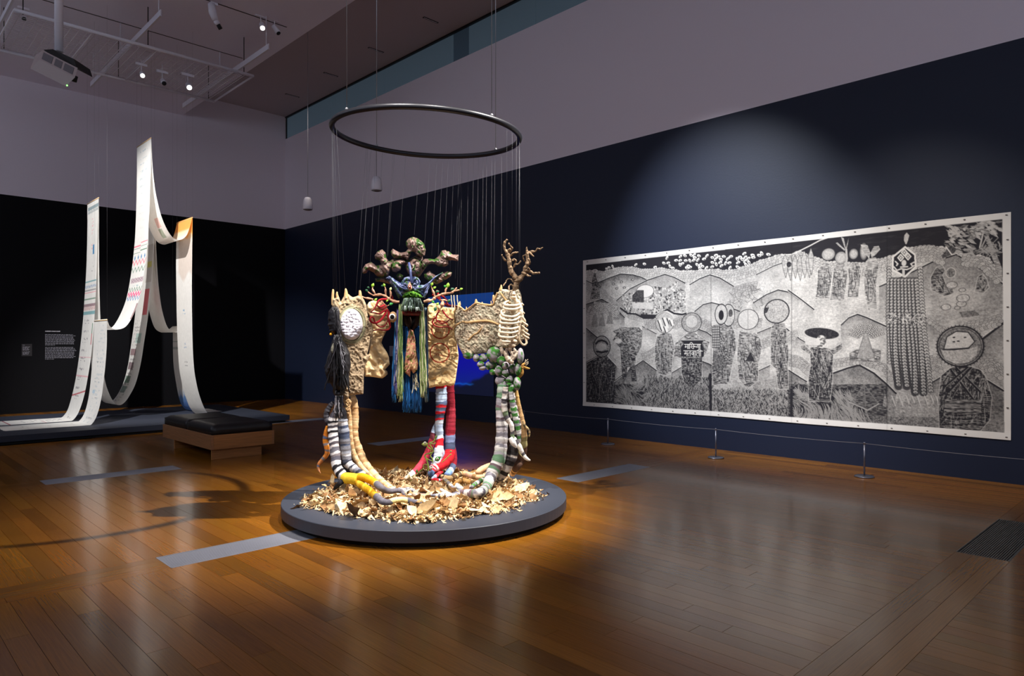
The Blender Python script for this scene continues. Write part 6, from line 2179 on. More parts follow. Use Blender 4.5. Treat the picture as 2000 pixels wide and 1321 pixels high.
o3 = M3(arr([540, 70, 560, 30, 600, 10, 660, 20, 700, 50, 770, 62, 850, 65, 852, 200, 850, 300, 865, 400, 882, 500, 895, 600, 888, 680, 872, 790, 860, 880, 848, 930, 800, 945, 760, 935, 700, 950, 640, 948, 590, 962, 555, 965, 545, 900, 548, 700, 545, 500, 542, 300]))
add('paper_sheet', puff(o3, lambda x, y: TP_ + .05 * np.sin((x - 836) / 14.0) + .03 * np.sin(y / 21.0), .03, 5, .8, c_paper, .04, 15, (1, 1.2), extra=lambda x, y: crumple(x, y) * (.45 + .8 * smooth(690, 740, y))), m_kraft, pb)
l1 = [(.06, REDC), (.18, LBL), (.22, DEN), (.24, REDC), (.28, DEN), (.30, REDC), (.34, DEN2), (.36, REDC), (.40, lin(200, 208, 222)), (.50, LBL), (.545, lin(190, 200, 218)), (.62, REDC), (.80, lin(206, 212, 226)), (.9, LBL), (1, lin(216, 220, 230))]
add('blue_white_leg', limb(A4, (252, 110, 256, 230, 254, 300, 246, 360, 240, 420, 238, 480, 242, 540, 240, 600, 236, 660, 226, 720, 205, 770, 180, 820), [42, 46, 44, 38, 34, 32, 32, 34, 36, 34, 30, 22],
                           [6.92, 6.92, 6.92, 6.92, 6.92, 6.92, 6.92, 6.9, 6.88, 6.86, 6.84, ('z', .24)], striped(l1, 8), ridge=.07), m_fab, pb)
add('blue_white_leg', limb(A4, (250, 650, 262, 690, 262, 740, 245, 790, 228, 830), [24, 28, 28, 26, 18], [6.93, 6.93, 6.92, 6.9, ('z', .22)], striped([(1, LBL)], 9), ridge=.07), m_fab, pb)
DR = lin(138, 34, 48)
l2 = [(.22, DR), (.36, lin(150, 44, 58)), (.44, DR), (.50, lin(108, 118, 150)), (.57, DEN2), (.78, REDC), (.805, lin(220, 206, 206)), (.82, REDC), (.84, lin(196, 184, 196)), (.86, REDC), (.92, lin(86, 112, 150)), (1, lin(206, 48, 52))]
add('red_leg', limb(A4, (322, 100, 328, 220, 332, 330, 332, 430, 328, 520, 326, 600, 326, 660, 318, 710, 292, 755, 255, 785, 215, 800, 185, 812, 172, 850, 180, 880), [34, 36, 38, 40, 42, 42, 42, 42, 40, 36, 34, 34, 26, 12],
                    [7.0, 7.0, 7.0, 7.0, 7.0, 6.98, 6.95, 6.92, 6.88, 6.84, 6.8, 6.76, 6.72, ('z', .2)], striped(l2, 10), ridge=.05), m_fab, pb)
l3 = [(.15, LBL), (.25, lin(110, 50, 60)), (.8, lin(204, 66, 84)), (.9, lin(230, 224, 226)), (1, CREAM)]
add('pink_leg', limb(A4, (226, 440, 196, 510, 184, 570, 160, 650, 128, 720, 90, 780, 55, 820, 10, 860, -40, 890), [22, 24, 28, 30, 30, 28, 24, 12], [7.02, 7.02, 7.0, 6.98, 6.95, 6.92, ('z', .22), ('z', .2)], striped(l3, 11), ridge=.05), m_fab, pb)
l4 = [(.5, DR), (.7, DEN), (.8, lin(216, 214, 220)), (1, lin(120, 150, 196))]
add('dark_red_leg', limb(A4, (350, 640, 358, 720, 350, 780, 325, 830, 300, 860), [24, 26, 28, 30, 24], [7.05, 7.02, 6.98, 6.9, ('z', .23)], striped(l4, 12), ridge=.05), m_fab, pb)
add('red_foot', limb(V1, (690, 900, 620, 950, 560, 1000, 500, 1060, 600, 1080, 690, 1075), [40, 44, 44, 40, 36, 20], [('z', .26), ('z', .25), ('z', .24), ('z', .22), ('z', .21), ('z', .2)], striped(rnd_stripes([REDC, lin(210, 60, 70), LBL], 9, 3), 2), ridge=.06), m_fab, pb)

# ------------------------------------------------------------------ small vine on a stump in the leaves
q = V1(arr([385, 1130]))[0]
tv_ = float(t_z(q[0], q[1], .17))
base = PT(q[0], q[1], tv_)
vn = thing('vine_plant', tuple(base), 'small green vine with eye-shaped leaves growing from a brown stump in the dry leaves', 'plant sculpture')
BRK = lin(92, 66, 56)
for pts, r in (((400, 880, 395, 960, 385, 1060, 380, 1140), [26, 36, 46, 60]), ((370, 1080, 310, 1150, 240, 1220, 180, 1270), [36, 34, 26, 10]), ((410, 1080, 470, 1150, 540, 1230, 580, 1290), [36, 32, 26, 8]), ((360, 1120, 270, 1150, 150, 1170, 90, 1200), [34, 34, 30, 10]), ((400, 1110, 500, 1130, 620, 1150, 720, 1200), [30, 28, 24, 10])):
    add('stump_root', limb(V1, pts, r, [tv_ - .02, tv_ - .04, tv_ - .06], lambda s, a: BRK * (.6 + .8 * vnoise(np.stack([s * 14, a * 2], -1)))[:, None], ridge=.15, ns=10), m_bark, vn)
VG = lambda s, a: lin(130, 150, 62) * (.55 + .7 * vnoise(np.stack([s * 16, a], -1)))[:, None]
for pts, r in (((400, 890, 400, 780, 380, 680, 345, 600, 330, 545, 380, 515, 450, 500, 510, 470, 490, 400, 450, 340, 430, 280, 480, 300, 540, 300, 560, 270), [16, 16, 16, 15, 15, 14, 13, 12, 12, 11]),
               ((510, 470, 450, 560, 490, 620, 495, 700), [12, 14, 14, 12]), ((360, 610, 430, 650, 490, 665), [10, 11, 10]), ((450, 490, 460, 420, 400, 380, 380, 330, 400, 290), [11, 13, 13, 12, 10]),
               ((440, 270, 500, 260, 540, 220, 570, 150), [12, 14, 16, 22]), ((690, 700, 780, 630, 860, 550, 900, 520), [10, 11, 11, 12]), ((400, 770, 330, 740, 290, 790, 320, 810), [8, 8, 8, 6]), ((310, 820, 230, 880, 150, 960, 70, 1050, 20, 1110), [9, 10, 10, 8, 4]), ((150, 960, 60, 1000, -30, 1040), [8, 7, 3])):
    add('stem', limb(V1, pts, r, tv_ - .05, VG, ns=7, ridge=.1), m_gloss, vn)
for x, y, a, L, c, eye in ((400, 300, 3.2, 150, lin(150, 160, 90), (330, 280)), (540, 660, .55, 160, lin(52, 128, 44), (600, 625)), (420, 880, 1.0, 120, lin(120, 100, 60), (460, 832)), (860, 480, .6, 60, lin(110, 150, 80), None), (150, 930, 1.4, 90, lin(70, 110, 50), None), (560, 190, 1.3, 90, lin(90, 110, 60), None)):
    q = V1(arr([x, y]))[0]
    n0 = len(bpy.data.objects)
    leaf_at(V1, x, y, a, L, tv_ - .09, c, 'eye_leaf' if eye else 'leaf', vn)
    if eye:
        lf = [o for o in bpy.data.objects if o.parent == vn and o.name.startswith('eye_leaf')][-1]
        ORG[lf.name] = ORG[vn.name]
        e_ = V1(arr(eye))[0]
        add('eye_white', ball(PT(e_[0], e_[1], tv_ - .112), (.013, .006, .012), 12, 6) + (lin(225, 220, 205),), m_gloss, lf)
        add('pupil', ball(PT(e_[0], e_[1], tv_ - .119), (.006, .004, .006), 10, 6) + (lin(14, 12, 12),), m_gloss, lf)

# ------------------------------------------------------------------ right figure
base = PT(975, 955, 6.35)
rf = thing('textile_figure', (base[0], base[1], 0.14), 'right textile figure with bark cloth, cream rope ribs, twisted antlers and stuffed stones', 'sculpture', 'hanging textile figures')
o4 = A2(arr([222, 800, 236, 770, 250, 745, 275, 735, 295, 765, 325, 788, 365, 760, 400, 735, 425, 720, 440, 725, 480, 727, 530, 735, 572, 735, 590, 690, 605, 650, 622, 622, 640, 602, 660, 590, 700, 592, 742, 600, 790, 588, 820, 590, 838, 640, 850, 720,
             872, 900, 868, 1050, 800, 1110, 700, 1135, 620, 1130, 560, 1135, 520, 1180, 400, 1192, 340, 1226, 302, 1192, 268, 1130, 240, 1070, 200, 965, 228, 900]))


def c_speck(x, y):
    p = np.stack([x, y], -1)
    n = fbm(p / 1.6, 2)[:, None]
    m = fbm(p / 10 + 3, 3)[:, None]
    c = lin(192, 180, 156) * (1 - smooth(.5, .62, m) * .45) + lin(158, 128, 106) * smooth(.5, .62, m) * .45
    c = c * (0.30 + 1.35 * n)
    g_ = smooth(.6, .66, fbm(p / 4 + 60, 2))[:, None] * .35
    return c * (1 - g_) + lin(70, 84, 70) * g_


add('bark_cloth', puff(o4, tR, .05, 7, 1.2, c_speck, .035, 5), m_bark, rf)
for pts, r in (((222, 800, 250, 745, 295, 768, 325, 788, 370, 757, 425, 720, 480, 727, 572, 735, 592, 690, 622, 622), [9]), ((300, 890, 350, 897, 420, 888, 500, 882, 560, 888, 640, 918), [10, 12, 12, 10]), ((350, 1062, 400, 1012, 440, 990, 482, 940), [6, 8, 8, 6]),
               ((200, 965, 240, 920, 270, 905, 305, 885), [14, 10, 8, 6]), ((640, 610, 700, 690, 740, 720), [8, 10, 8])):
    q = A2(arr(pts))
    add('edge_piping', limb(A2, pts, r, list(tR(q[:, 0], 0) - .05), TAN * .95, ns=8, ridge=.1), m_fab, rf)
for pts, r in (((262, 770, 270, 730, 276, 702), [18, 14, 3]), ((425, 730, 424, 700, 424, 680), [20, 13, 3]), ((335, 785, 334, 765, 333, 752), [9, 7, 3]), ((480, 730, 480, 718, 480, 708), [8, 7, 5]), ((580, 700, 584, 670, 584, 645), [10, 10, 8]), ((565, 735, 563, 715, 562, 700), [6, 5, 4]), ((650, 600, 655, 575, 655, 550), [18, 12, 4])):
    q = A2(arr(pts))
    add('spike', limb(A2, pts, r, list(tR(q[:, 0], 0) - .02), TAN, ns=9), m_fab, rf)
AB_ = lambda s, a: lin(142, 118, 94) * (.3 + 1.3 * vnoise(np.stack([s * 18, a * 1.5], -1)))[:, None]
for pts, r in (((785, 620, 790, 560, 800, 510, 775, 465, 745, 420, 735, 375, 728, 310, 705, 250, 682, 205, 690, 160, 712, 130), [34, 30, 28, 26, 24, 22, 20, 17, 14, 12, 7]),
               ((800, 530, 835, 490, 865, 450, 880, 400, 900, 340, 895, 270, 890, 200), [24, 24, 22, 22, 18, 16, 6]), ((728, 300, 765, 262, 812, 250), [13, 11, 7]), ((725, 260, 752, 215, 742, 190, 722, 168), [12, 10, 9, 5]),
               ((720, 335, 690, 320, 668, 290, 660, 272), [11, 10, 8, 6]), ((750, 400, 790, 365, 812, 358, 836, 328), [12, 11, 9, 5]), ((770, 380, 790, 330, 770, 312, 760, 330), [9, 9, 8, 6]), ((892, 255, 940, 244, 975, 240, 990, 215, 1015, 222, 1040, 205), [13, 11, 10, 9, 11, 5]),
               ((900, 245, 930, 265, 955, 290), [9, 8, 5]), ((880, 430, 925, 428, 955, 445, 1012, 440), [14, 12, 10, 6]), ((890, 440, 900, 465, 930, 470), [10, 9, 5]), ((895, 360, 920, 350, 905, 310), [12, 10, 7]), ((870, 330, 855, 290, 880, 270), [9, 8, 6]),
               ((790, 560, 748, 500, 715, 498, 695, 530, 672, 562), [9, 8, 7, 7, 5]), ((780, 600, 755, 550, 730, 560, 728, 600), [10, 8, 7, 6]), ((910, 445, 915, 410, 905, 395), [8, 8, 5]), ((690, 240, 720, 235, 740, 220), [12, 11, 8])):
    add('antler_branch', limb(A2, pts, r, [6.36, 6.33, 6.31], AB_, ns=9, ridge=.2, fuzz=.01), m_bark, rf)
TRB = 6.24
SPN = lambda s, a: CREAM * (.75 + .35 * vnoise(np.stack([s * 30, a], -1)))[:, None]
add('spine', limb(M5, (590, 90, 610, 180, 640, 260, 690, 320, 712, 420, 720, 540, 712, 640, 690, 760, 680, 860, 650, 960), [28, 36, 40, 48, 50, 44, 36, 34, 34, 36], TRB, SPN, ridge=.16), m_fab, rf)
for i, (xl, y0, dr, xr) in enumerate(((430, 330, 26, 690), (415, 385, 44, 695), (372, 480, 95, 705), (355, 545, 100, 705), (350, 650, 40, 690), (340, 740, 50, 680), (335, 815, 50, 670), (325, 895, 55, 640), (355, 990, 30, 560))):
    xm = (xl + xr) / 2
    pts = (xl + 70, y0 - 65, xl + 14, y0 - 40, xl, y0, xl + 40, y0 + dr * .55, xm - 20, y0 + dr * .8, xm + 60, y0 + dr * .78, xr - 40, y0 + dr * .45, xr, y0 + dr * .1)
    add('rib', limb(M5, pts, [17, 20, 22, 23, 23, 23, 22, 20], [TRB + .06, TRB + .02, TRB - .04, TRB - .09, TRB - .11, TRB - .10, TRB - .06, TRB - .02], lambda s, a: CREAM * (.82 + .25 * vnoise(np.stack([s * 26, a], -1)))[:, None], ns=10, ridge=.06), m_fab, rf)
for pts in ((720, 330, 750, 320, 775, 345), (720, 430, 760, 470, 790, 500), (720, 520, 770, 580, 805, 640, 790, 680), (740, 640, 800, 680, 845, 715, 830, 735), (745, 720, 800, 770, 848, 810, 825, 825), (750, 800, 820, 860, 875, 895, 850, 912), (760, 880, 830, 930, 870, 955, 830, 970),
            (690, 900, 705, 980, 745, 1050, 795, 1075, 830, 1050, 828, 990, 790, 920, 745, 850, 735, 720, 720, 600)):
    add('side_rib', limb(M5, pts, [20, 21, 21, 18], [TRB, TRB + .02], lambda s, a: lin(222, 198, 164) * (.8 + .28 * vnoise(np.stack([s * 26, a], -1)))[:, None], ns=9, ridge=.06), m_fab, rf)
for x, y, rx, ry in ((600, 1010, 62, 40), (570, 1085, 64, 46), (530, 1150, 40, 36), (590, 200, 44, 32), (600, 145, 40, 30)):
    q = M5(arr([x, y]))[0]
    k = TRB / FPX / 9.433
    add('vertebra', ball(PT(q[0], q[1], TRB - .03), (rx * k, .035, ry * k), 14, 9) + (lin(214, 190, 162),), m_fab, rf)
for pts, r in (((740, 170, 760, 240, 780, 300), [30, 36, 22]), ((850, 190, 830, 280, 870, 380, 930, 440, 980, 450), [22, 40, 52, 44, 26]), ((860, 200, 930, 270, 950, 330, 900, 400), [20, 28, 34, 30]), ((1040, 240, 1020, 310, 970, 380, 930, 420), [34, 36, 38, 30]), ((970, 200, 1000, 240, 960, 280), [26, 30, 26])):
    add('rope_knot', limb(M4, pts, r, 6.20, lambda s, a: lin(206, 186, 164) * (.7 + .5 * vnoise(np.stack([s * 14, a], -1)))[:, None], ridge=.12), m_fab, rf)
for i, (x, y, rx, ry) in enumerate(((615, 310, 128, 132), (285, 375, 58, 66), (420, 372, 76, 72), (140, 335, 95, 55), (370, 492, 66, 54), (555, 500, 98, 66), (748, 420, 76, 76), (828, 515, 62, 66), (590, 625, 62, 58), (710, 605, 76, 92), (832, 650, 64, 70), (950, 575, 62, 98), (1050, 572, 56, 122),
                                    (1098, 335, 62, 138), (740, 795, 98, 92), (905, 770, 74, 76), (1038, 850, 62, 118), (795, 905, 112, 108), (950, 940, 68, 76), (400, 560, 62, 40), (500, 560, 40, 32), (900, 860, 60, 60))):
    q = M4(arr([x, y]))[0]
    tt = float(tR(q[0], 0)) - .05 - (.05 if x > 650 else 0) - .03 * math.sin(i * 2.1)
    k = tt / FPX / 9.4375
    b = ball(PT(q[0], q[1], tt), (rx * k * 1.1, .055 + .3 * rx * k, ry * k * 1.1), 20, 14)
    Vb = b[0] + (b[0] - PT(q[0], q[1], tt)) * (.16 * (fbm(b[0] * 22 + i, 2) - .5))[:, None]
    rr_, tt_ = CS * Vb[:, 0] - SN * Vb[:, 1], SN * Vb[:, 0] + CS * Vb[:, 1]
    add('stuffed_stone', (Vb, b[1], mossy(lin(150, 142, 148), i * 2.3, .52 if i % 3 else .42, 4.5, lin(58, 112, 44))(1000 + FPX * rr_ / tt_, 676 - FPX * (Vb[:, 2] - EYE) / tt_)), m_fab, rf)
OCH = lambda s, a: lin(196, 144, 76) * (.75 + .4 * vnoise(np.stack([s * 22, a], -1)))[:, None]
add('root_finger', limb(M4, (1050, 745, 1095, 700, 1130, 640, 1128, 570, 1140, 510, 1180, 470), [30, 34, 36, 34, 30, 18], 6.36, OCH, ridge=.1), m_fab, rf)
for pts, r in (((1150, 540, 1210, 560, 1272, 572), [28, 24, 12]), ((1160, 500, 1200, 440, 1240, 395), [12, 10, 6]), ((1180, 500, 1230, 450, 1245, 440), [10, 9, 6]), ((1170, 490, 1190, 430, 1195, 400), [10, 9, 6]), ((1190, 520, 1225, 490, 1245, 460), [9, 9, 5])):
    add('root_tip', limb(M4, pts, r, 6.36, CREAM * .9 if r[0] < 20 else OCH, ns=8), m_fab, rf)
lgA = rnd_stripes([lin(186, 180, 184), lin(150, 146, 152), lin(120, 116, 124), lin(206, 202, 200), lin(112, 92, 100), lin(96, 128, 100), lin(168, 176, 166), lin(70, 66, 74)], 44, 31)
add('banded_leg', limb(A4, (752, 130, 738, 300, 742, 400, 745, 500, 740, 600, 728, 700, 700, 780, 665, 850, 640, 910, 615, 965, 570, 1000, 510, 1008, 450, 1005, 390, 1000), [42, 44, 46, 48, 50, 52, 52, 52, 46, 40, 38, 34, 30, 26],
                       [6.32, 6.32, 6.32, 6.32, 6.32, 6.31, 6.29, 6.26, 6.2, 6.12, ('z', .27), ('z', .26), ('z', .25), ('z', .24)], striped(lgA, 13), ridge=.06), m_fab, rf)
lgB = rnd_stripes([lin(56, 52, 54), lin(186, 180, 178), lin(80, 76, 80), lin(206, 198, 192), lin(44, 42, 44)], 44, 33)
add('banded_leg', limb(A4, (805, 140, 825, 280, 845, 370, 862, 460, 862, 550, 845, 640, 818, 720, 785, 790, 755, 850, 728, 890, 700, 915), [34, 36, 36, 38, 40, 44, 46, 44, 38, 30, 14],
                       [6.36, 6.36, 6.36, 6.36, 6.37, 6.38, 6.39, 6.4, 6.4, 6.42, ('z', .2)], striped(lgB, 14), ridge=.06), m_fab, rf)
lgC = [(.16, lin(208, 168, 104)), (.42, lin(188, 150, 104)), (.5, lin(150, 140, 96)), (.74, lin(96, 72, 60)), (.8, lin(206, 160, 100)), (.83, lin(60, 46, 36)), (.87, lin(196, 146, 86)), (.89, lin(60, 46, 36)), (1, lin(226, 184, 140))]
add('brown_leg', limb(A4, (850, 130, 872, 280, 890, 370, 905, 450, 915, 530, 920, 610, 916, 680, 895, 740, 860, 800, 830, 850), [16, 22, 26, 30, 32, 30, 30, 32, 30, 22], [6.42, 6.42, 6.43, 6.44, 6.45, 6.46, 6.48, 6.5, 6.5, ('z', .24)], striped(lgC, 15), ridge=.07), m_fab, rf)
lgD = rnd_stripes([lin(210, 204, 198), lin(96, 110, 84), lin(186, 176, 168), lin(74, 70, 74), lin(222, 216, 206)], 26, 35)
add('thin_arm', limb(A4, (775, 150, 764, 290, 770, 350, 790, 410, 818, 450, 828, 500, 828, 545, 850, 580, 880, 620, 905, 670, 930, 715, 955, 735, 975, 742), [24, 26, 24, 22, 20, 18, 17, 19, 20, 18, 15, 12, 4], [6.22], striped(lgD, 16), ridge=.08), m_fab, rf)
add('thin_arm', limb(A4, (805, 150, 832, 290, 850, 380, 868, 460, 880, 540, 885, 590), [22, 24, 24, 20, 16, 8], [6.24], striped(rnd_stripes([lin(204, 200, 200), lin(120, 116, 122), lin(60, 110, 50), lin(176, 172, 170)], 18, 37), 17), ridge=.08), m_fab, rf)
add('pale_hand', limb(A4, (812, 560, 830, 590, 850, 620, 862, 640), [18, 24, 18, 6], 6.2, lin(214, 208, 204)), m_fab, rf)
add('side_finger', limb(A4, (905, 425, 930, 465, 955, 490, 966, 520, 964, 552), [14, 12, 10, 9, 4], 6.42, striped(rnd_stripes([lin(150, 126, 92), lin(90, 80, 60), lin(196, 170, 120)], 10, 39), 3)), m_fab, rf)
add('thin_strand', limb(A4, (885, 630, 885, 680, 905, 710), [6, 6, 4], 6.3, lin(170, 160, 120), ns=6), m_fab, rf)
# tentacles lying in the leaves
wg1 = rnd_stripes([lin(212, 208, 212), lin(232, 226, 208), lin(128, 126, 140), lin(100, 98, 108)], 14, 41)
for pts, r, z_, col in (((690, 690, 600, 700, 520, 712, 450, 728, 380, 755, 290, 748, 190, 735, 90, 735), [44, 44, 42, 36, 32, 32, 30, 12], .24, striped(wg1, 18)), ((520, 690, 470, 640, 430, 590, 390, 540, 350, 500, 290, 440), [38, 40, 36, 32, 30, 16], .25, striped(rnd_stripes([lin(206, 190, 168), lin(120, 116, 124), lin(150, 140, 110)], 8, 42), 19)),
                        ((260, 640, 340, 690, 430, 730, 520, 720), [24, 34, 34, 20], .24, lin(216, 210, 208)), ((500, 590, 560, 620, 640, 640, 720, 620, 790, 580, 850, 560), [30, 40, 40, 36, 30, 20], .25, striped(rnd_stripes([lin(200, 168, 140), lin(110, 84, 90), lin(226, 204, 180)], 9, 44), 20)),
                        ((470, 560, 540, 510, 620, 490, 700, 510, 780, 525, 850, 510), [26, 38, 42, 40, 38, 30], .25, striped(rnd_stripes([lin(196, 146, 84), lin(120, 92, 56), lin(206, 162, 104)], 9, 45), 21)), ((250, 410, 330, 440, 420, 450, 520, 410, 600, 375), [24, 36, 40, 46, 40], .26, striped(rnd_stripes([lin(206, 170, 120), lin(110, 84, 56), lin(74, 60, 44), lin(196, 160, 116)], 12, 46), 22)),
                        ((600, 380, 680, 390, 760, 420, 860, 440, 960, 430), [44, 46, 44, 44, 40], .26, striped(rnd_stripes([lin(206, 164, 124), lin(196, 150, 128), lin(140, 108, 70)], 8, 47), 23)), ((850, 360, 920, 310, 1000, 270, 1060, 240), [40, 48, 46, 40], .28, lin(206, 168, 130)),
                        ((760, 600, 800, 560, 850, 530, 900, 500, 960, 470), [30, 34, 38, 40, 40], .27, striped(rnd_stripes([lin(120, 116, 126), lin(60, 56, 60), lin(214, 208, 206), lin(70, 120, 60)], 9, 48), 24)), ((520, 560, 560, 610, 620, 620), [30, 36, 24], .26, lin(216, 220, 222))):
    add('tentacle', limb(M8, pts, r, [('z', z_)] * (len(pts) // 2), col, ridge=.06), m_fab, rf)
for pts, r, col in (((1270, 600, 1340, 620, 1420, 610, 1500, 620, 1590, 650), [36, 42, 44, 36, 14], striped(rnd_stripes([lin(206, 204, 208), lin(176, 172, 176), lin(110, 108, 116)], 14, 50), 25)), ((1000, 560, 1100, 600, 1200, 570), [30, 34, 20], CREAM), ((760, 300, 860, 400, 960, 480, 1080, 560), [50, 54, 44, 20], CREAM), ((1830, 700, 1900, 715, 1990, 700, 2080, 690), [16, 26, 30, 26], lin(210, 206, 210))):
    add('tentacle', limb(M7, pts, r, [('z', .23)] * (len(pts) // 2), col, ridge=.06), m_fab, fig)

# ------------------------------------------------------------------ fallen leaves on the plinth
m_leafs = [material('dry_leaf_' + n, tuple(lin(*c)), 0.75, vary=.25, vscale=40, spec=.2) for n, c in (('pale', (222, 196, 152)), ('tan', (204, 172, 126)), ('brown', (164, 124, 82)), ('straw', (230, 208, 168)), ('russet', (132, 94, 60)))]


def leaf_shape(kind, r):
    """curled dry leaf with a midrib, built around its stem end; unit length"""
    n = 7
    us = np.linspace(0, 1, n)
    if kind == 0:
        ws = .30 * np.sin(np.pi * us ** .85) ** .9
    elif kind == 1:
        ws = np.array([.03, .20, .30, .17, .26, .13, .01])
    elif kind == 2:
        ws = np.array([.03, .12, .44, .22, .30, .12, .01])
    else:
        ws = .20 * np.sin(np.pi * us) ** .7
    V = []
    curl, roll = r.uniform(.15, .55), r.uniform(-.5, .9)
    for u, w in zip(us, ws):
        z = curl * (u - .3) ** 2 - .04 + .05 * r.normal()
        wl_, wr_ = w * r.uniform(.8, 1.2), w * r.uniform(.8, 1.2)
        V.append((u, -wl_, z + roll * wl_ * wl_ * 2.2 + .3 * wl_ * .5))
        V.append((u, 0, z))
        V.append((u, wr_, z + roll * wr_ * wr_ * 2.2 + .3 * wr_ * .5))
    F = []
    for i in range(n - 1):
        a = i * 3
        F += [(a, a + 1, a + 4, a + 3), (a + 1, a + 2, a + 5, a + 4)]
    return np.array(V), F


def pile_h(x, y):
    d = np.hypot(x - SX, y - SY)
    n = fbm(np.stack([x * 3.0, y * 3.0], -1), 3)
    edge = 1.02 + .10 * (fbm(np.stack([np.arctan2(y - SY, x - SX) * 2.2, x * 0], -1), 2) - .5) * 2
    return np.clip(smooth(edge, edge - .30, d), 0, 1) * (.03 + .085 * n) * (1 - .55 * smooth(.75, .35, d)), edge


lr = np.random.RandomState(11)
lmesh = []
for k in range(20):
    V, F = leaf_shape(k % 4, lr)
    V2 = np.vstack([V, V - np.array([0, 0, .012])])
    n = len(V)
    F2 = F + [tuple(i + n for i in f[::-1]) for f in F]
    me = rawmesh('dry_leaf', V2, F2)
    me.materials.append(m_leafs[k % 5])
    lmesh.append((me, V, F))
spots_ = []
while len(spots_) < 3000:
    a, d = lr.uniform(0, 6.283), 1.16 * math.sqrt(lr.uniform(0, 1))
    x, y = SX + d * math.cos(a), SY + d * math.sin(a)
    h, e_ = pile_h(np.array([x]), np.array([y]))
    if d > e_[0] - .02 + (.06 if lr.rand() < .06 else 0):
        continue
    r, t = CS * x - SN * y, SN * x + CS * y
    spots_.append((t, x, y, float(h[0])))
spots_.sort()
big = [s for s in spots_ if s[0] < 6.1]
lr.shuffle(big)
ind = big[:300]
rest = big[300:] + [s for s in spots_ if s[0] >= 6.1]


def leaf_xf(s, size):
    t, x, y, h = s
    R = Matrix.Rotation(lr.uniform(0, 6.283), 4, 'Z') @ Matrix.Rotation(lr.normal(0, .62), 4, 'X') @ Matrix.Rotation(lr.normal(0, .55), 4, 'Y') @ Matrix.Rotation(math.pi * (lr.rand() < .3), 4, 'X')
    return R, size


for i, s in enumerate(ind):
    size = float(np.clip(lr.lognormal(math.log(.074), .48), .035, .20))
    R, _ = leaf_xf(s, size)
    me, V, F = lmesh[lr.randint(20)]
    zmin = min((R @ Vector(v)).z for v in V[::2]) * size
    o = bpy.data.objects.new('dry_leaf', me)
    o.matrix_world = Matrix.Translation((s[1], s[2], .141 + s[3] * lr.uniform(.75, 1.1) + lr.uniform(0, .012) - min(zmin, 0) * .7)) @ R @ Matrix.Diagonal((size, size, size, 1))
    COL.objects.link(o)
    tag(o, 'curled dry leaf lying in the heap of leaf litter on the round plinth', 'leaf', 'dry leaves heaped on the round plinth')
LV, LF, LM, n0 = [], [], [], 0
for s in rest:
    size = float(np.clip(lr.lognormal(math.log(.075), .35), .04, .16))
    R, _ = leaf_xf(s, size)
    k = lr.randint(20)
    V = lmesh[k][1][[0, 1, 2, 6, 7, 8, 9, 10, 11, 15, 16, 17, 18, 19, 20]]
    W_ = np.array(R.to_3x3()) @ (V * size).T
    W_ = W_.T
    W_ += np.array([s[1], s[2], .141 + s[3] * lr.uniform(0, 1) - min(W_[:, 2].min(), 0) * .6])
    LV.append(W_)
    for q in range(4):
        a = n0 + q * 3
        LF += [(a, a + 1, a + 4, a + 3), (a + 1, a + 2, a + 5, a + 4)]
        LM += [k % 5] * 2
    n0 += 15
# curled strips and crumbs of leaf filling the heap
for s in spots_:
    for q in range(5):
        L, w = lr.uniform(.02, .062), lr.uniform(.006, .017)
        c = np.array([s[1] + lr.normal(0, .045), s[2] + lr.normal(0, .045), .142 + s[3] * lr.uniform(.1, 1.0)])
        if math.hypot(c[0] - SX, c[1] - SY) > 1.13:
            continue
        a = lr.uniform(0, 6.283)
        d1 = np.array([math.cos(a), math.sin(a), lr.normal(0, .35)])
        d2 = np.array([-math.sin(a), math.cos(a), lr.normal(0, .8)])
        bend = np.array([0, 0, lr.uniform(-.25, .45) * L])
        m_ = c + d1 * L * .5 + bend
        e_ = c + d1 * L
        W_ = np.array([c - d2 * w * .2, c + d2 * w * .2, m_ + d2 * w * .55, m_ - d2 * w * .5, e_ + d2 * w * .15, e_ - d2 * w * .15])
        W_[:, 2] += max(0, .1415 - W_[:, 2].min())
        LV.append(W_)
        LF += [(n0, n0 + 1, n0 + 2, n0 + 3), (n0 + 3, n0 + 2, n0 + 4, n0 + 5)]
        LM += [int(lr.choice([0, 0, 1, 1, 3, 3, 2, 4]))] * 2
        n0 += 6
LV = np.vstack(LV)
# the packed bed below them, its brown darkened to stand for shade between leaves
nb_ = 64
rad, an = np.meshgrid(np.linspace(0, 1.0, 40), np.linspace(0, 2 * math.pi, nb_, endpoint=False), indexing='ij')
bx, by = SX + rad * .99 * np.cos(an), SY + rad * .99 * np.sin(an)
hh, ee = pile_h(bx, by)
BV = np.stack([bx, by, .1405 + np.maximum(hh * .7, 0)], -1).reshape(-1, 3)
bi = np.arange(40 * nb_).reshape(40, nb_)
BF = [(bi[i, j], bi[i + 1, j], bi[i + 1, (j + 1) % nb_], bi[i, (j + 1) % nb_]) for i in range(39) for j in range(nb_) if hh[i:i + 2, j].max() > .004]
base = np.array([SX, SY, .14])
me = rawmesh('leaf_litter', np.vstack([LV, BV]) - base, LF + [tuple(i + len(LV) for i in f) for f in BF], sm=False)
for m in m_leafs + [material('leaf_bed_shade', tuple(lin(104, 78, 50)), .9)]:
    me.materials.append(m)
mi = np.array(LM + [5] * len(BF), dtype=np.int32)
me.polygons.foreach_set('material_index', mi)
o = bpy.data.objects.new('leaf_litter', me)
o.location = base
COL.objects.link(o)
tag(o, 'packed heap of crumbled dry leaves covering the middle of the round plinth', 'leaf litter', None, 'stuff')
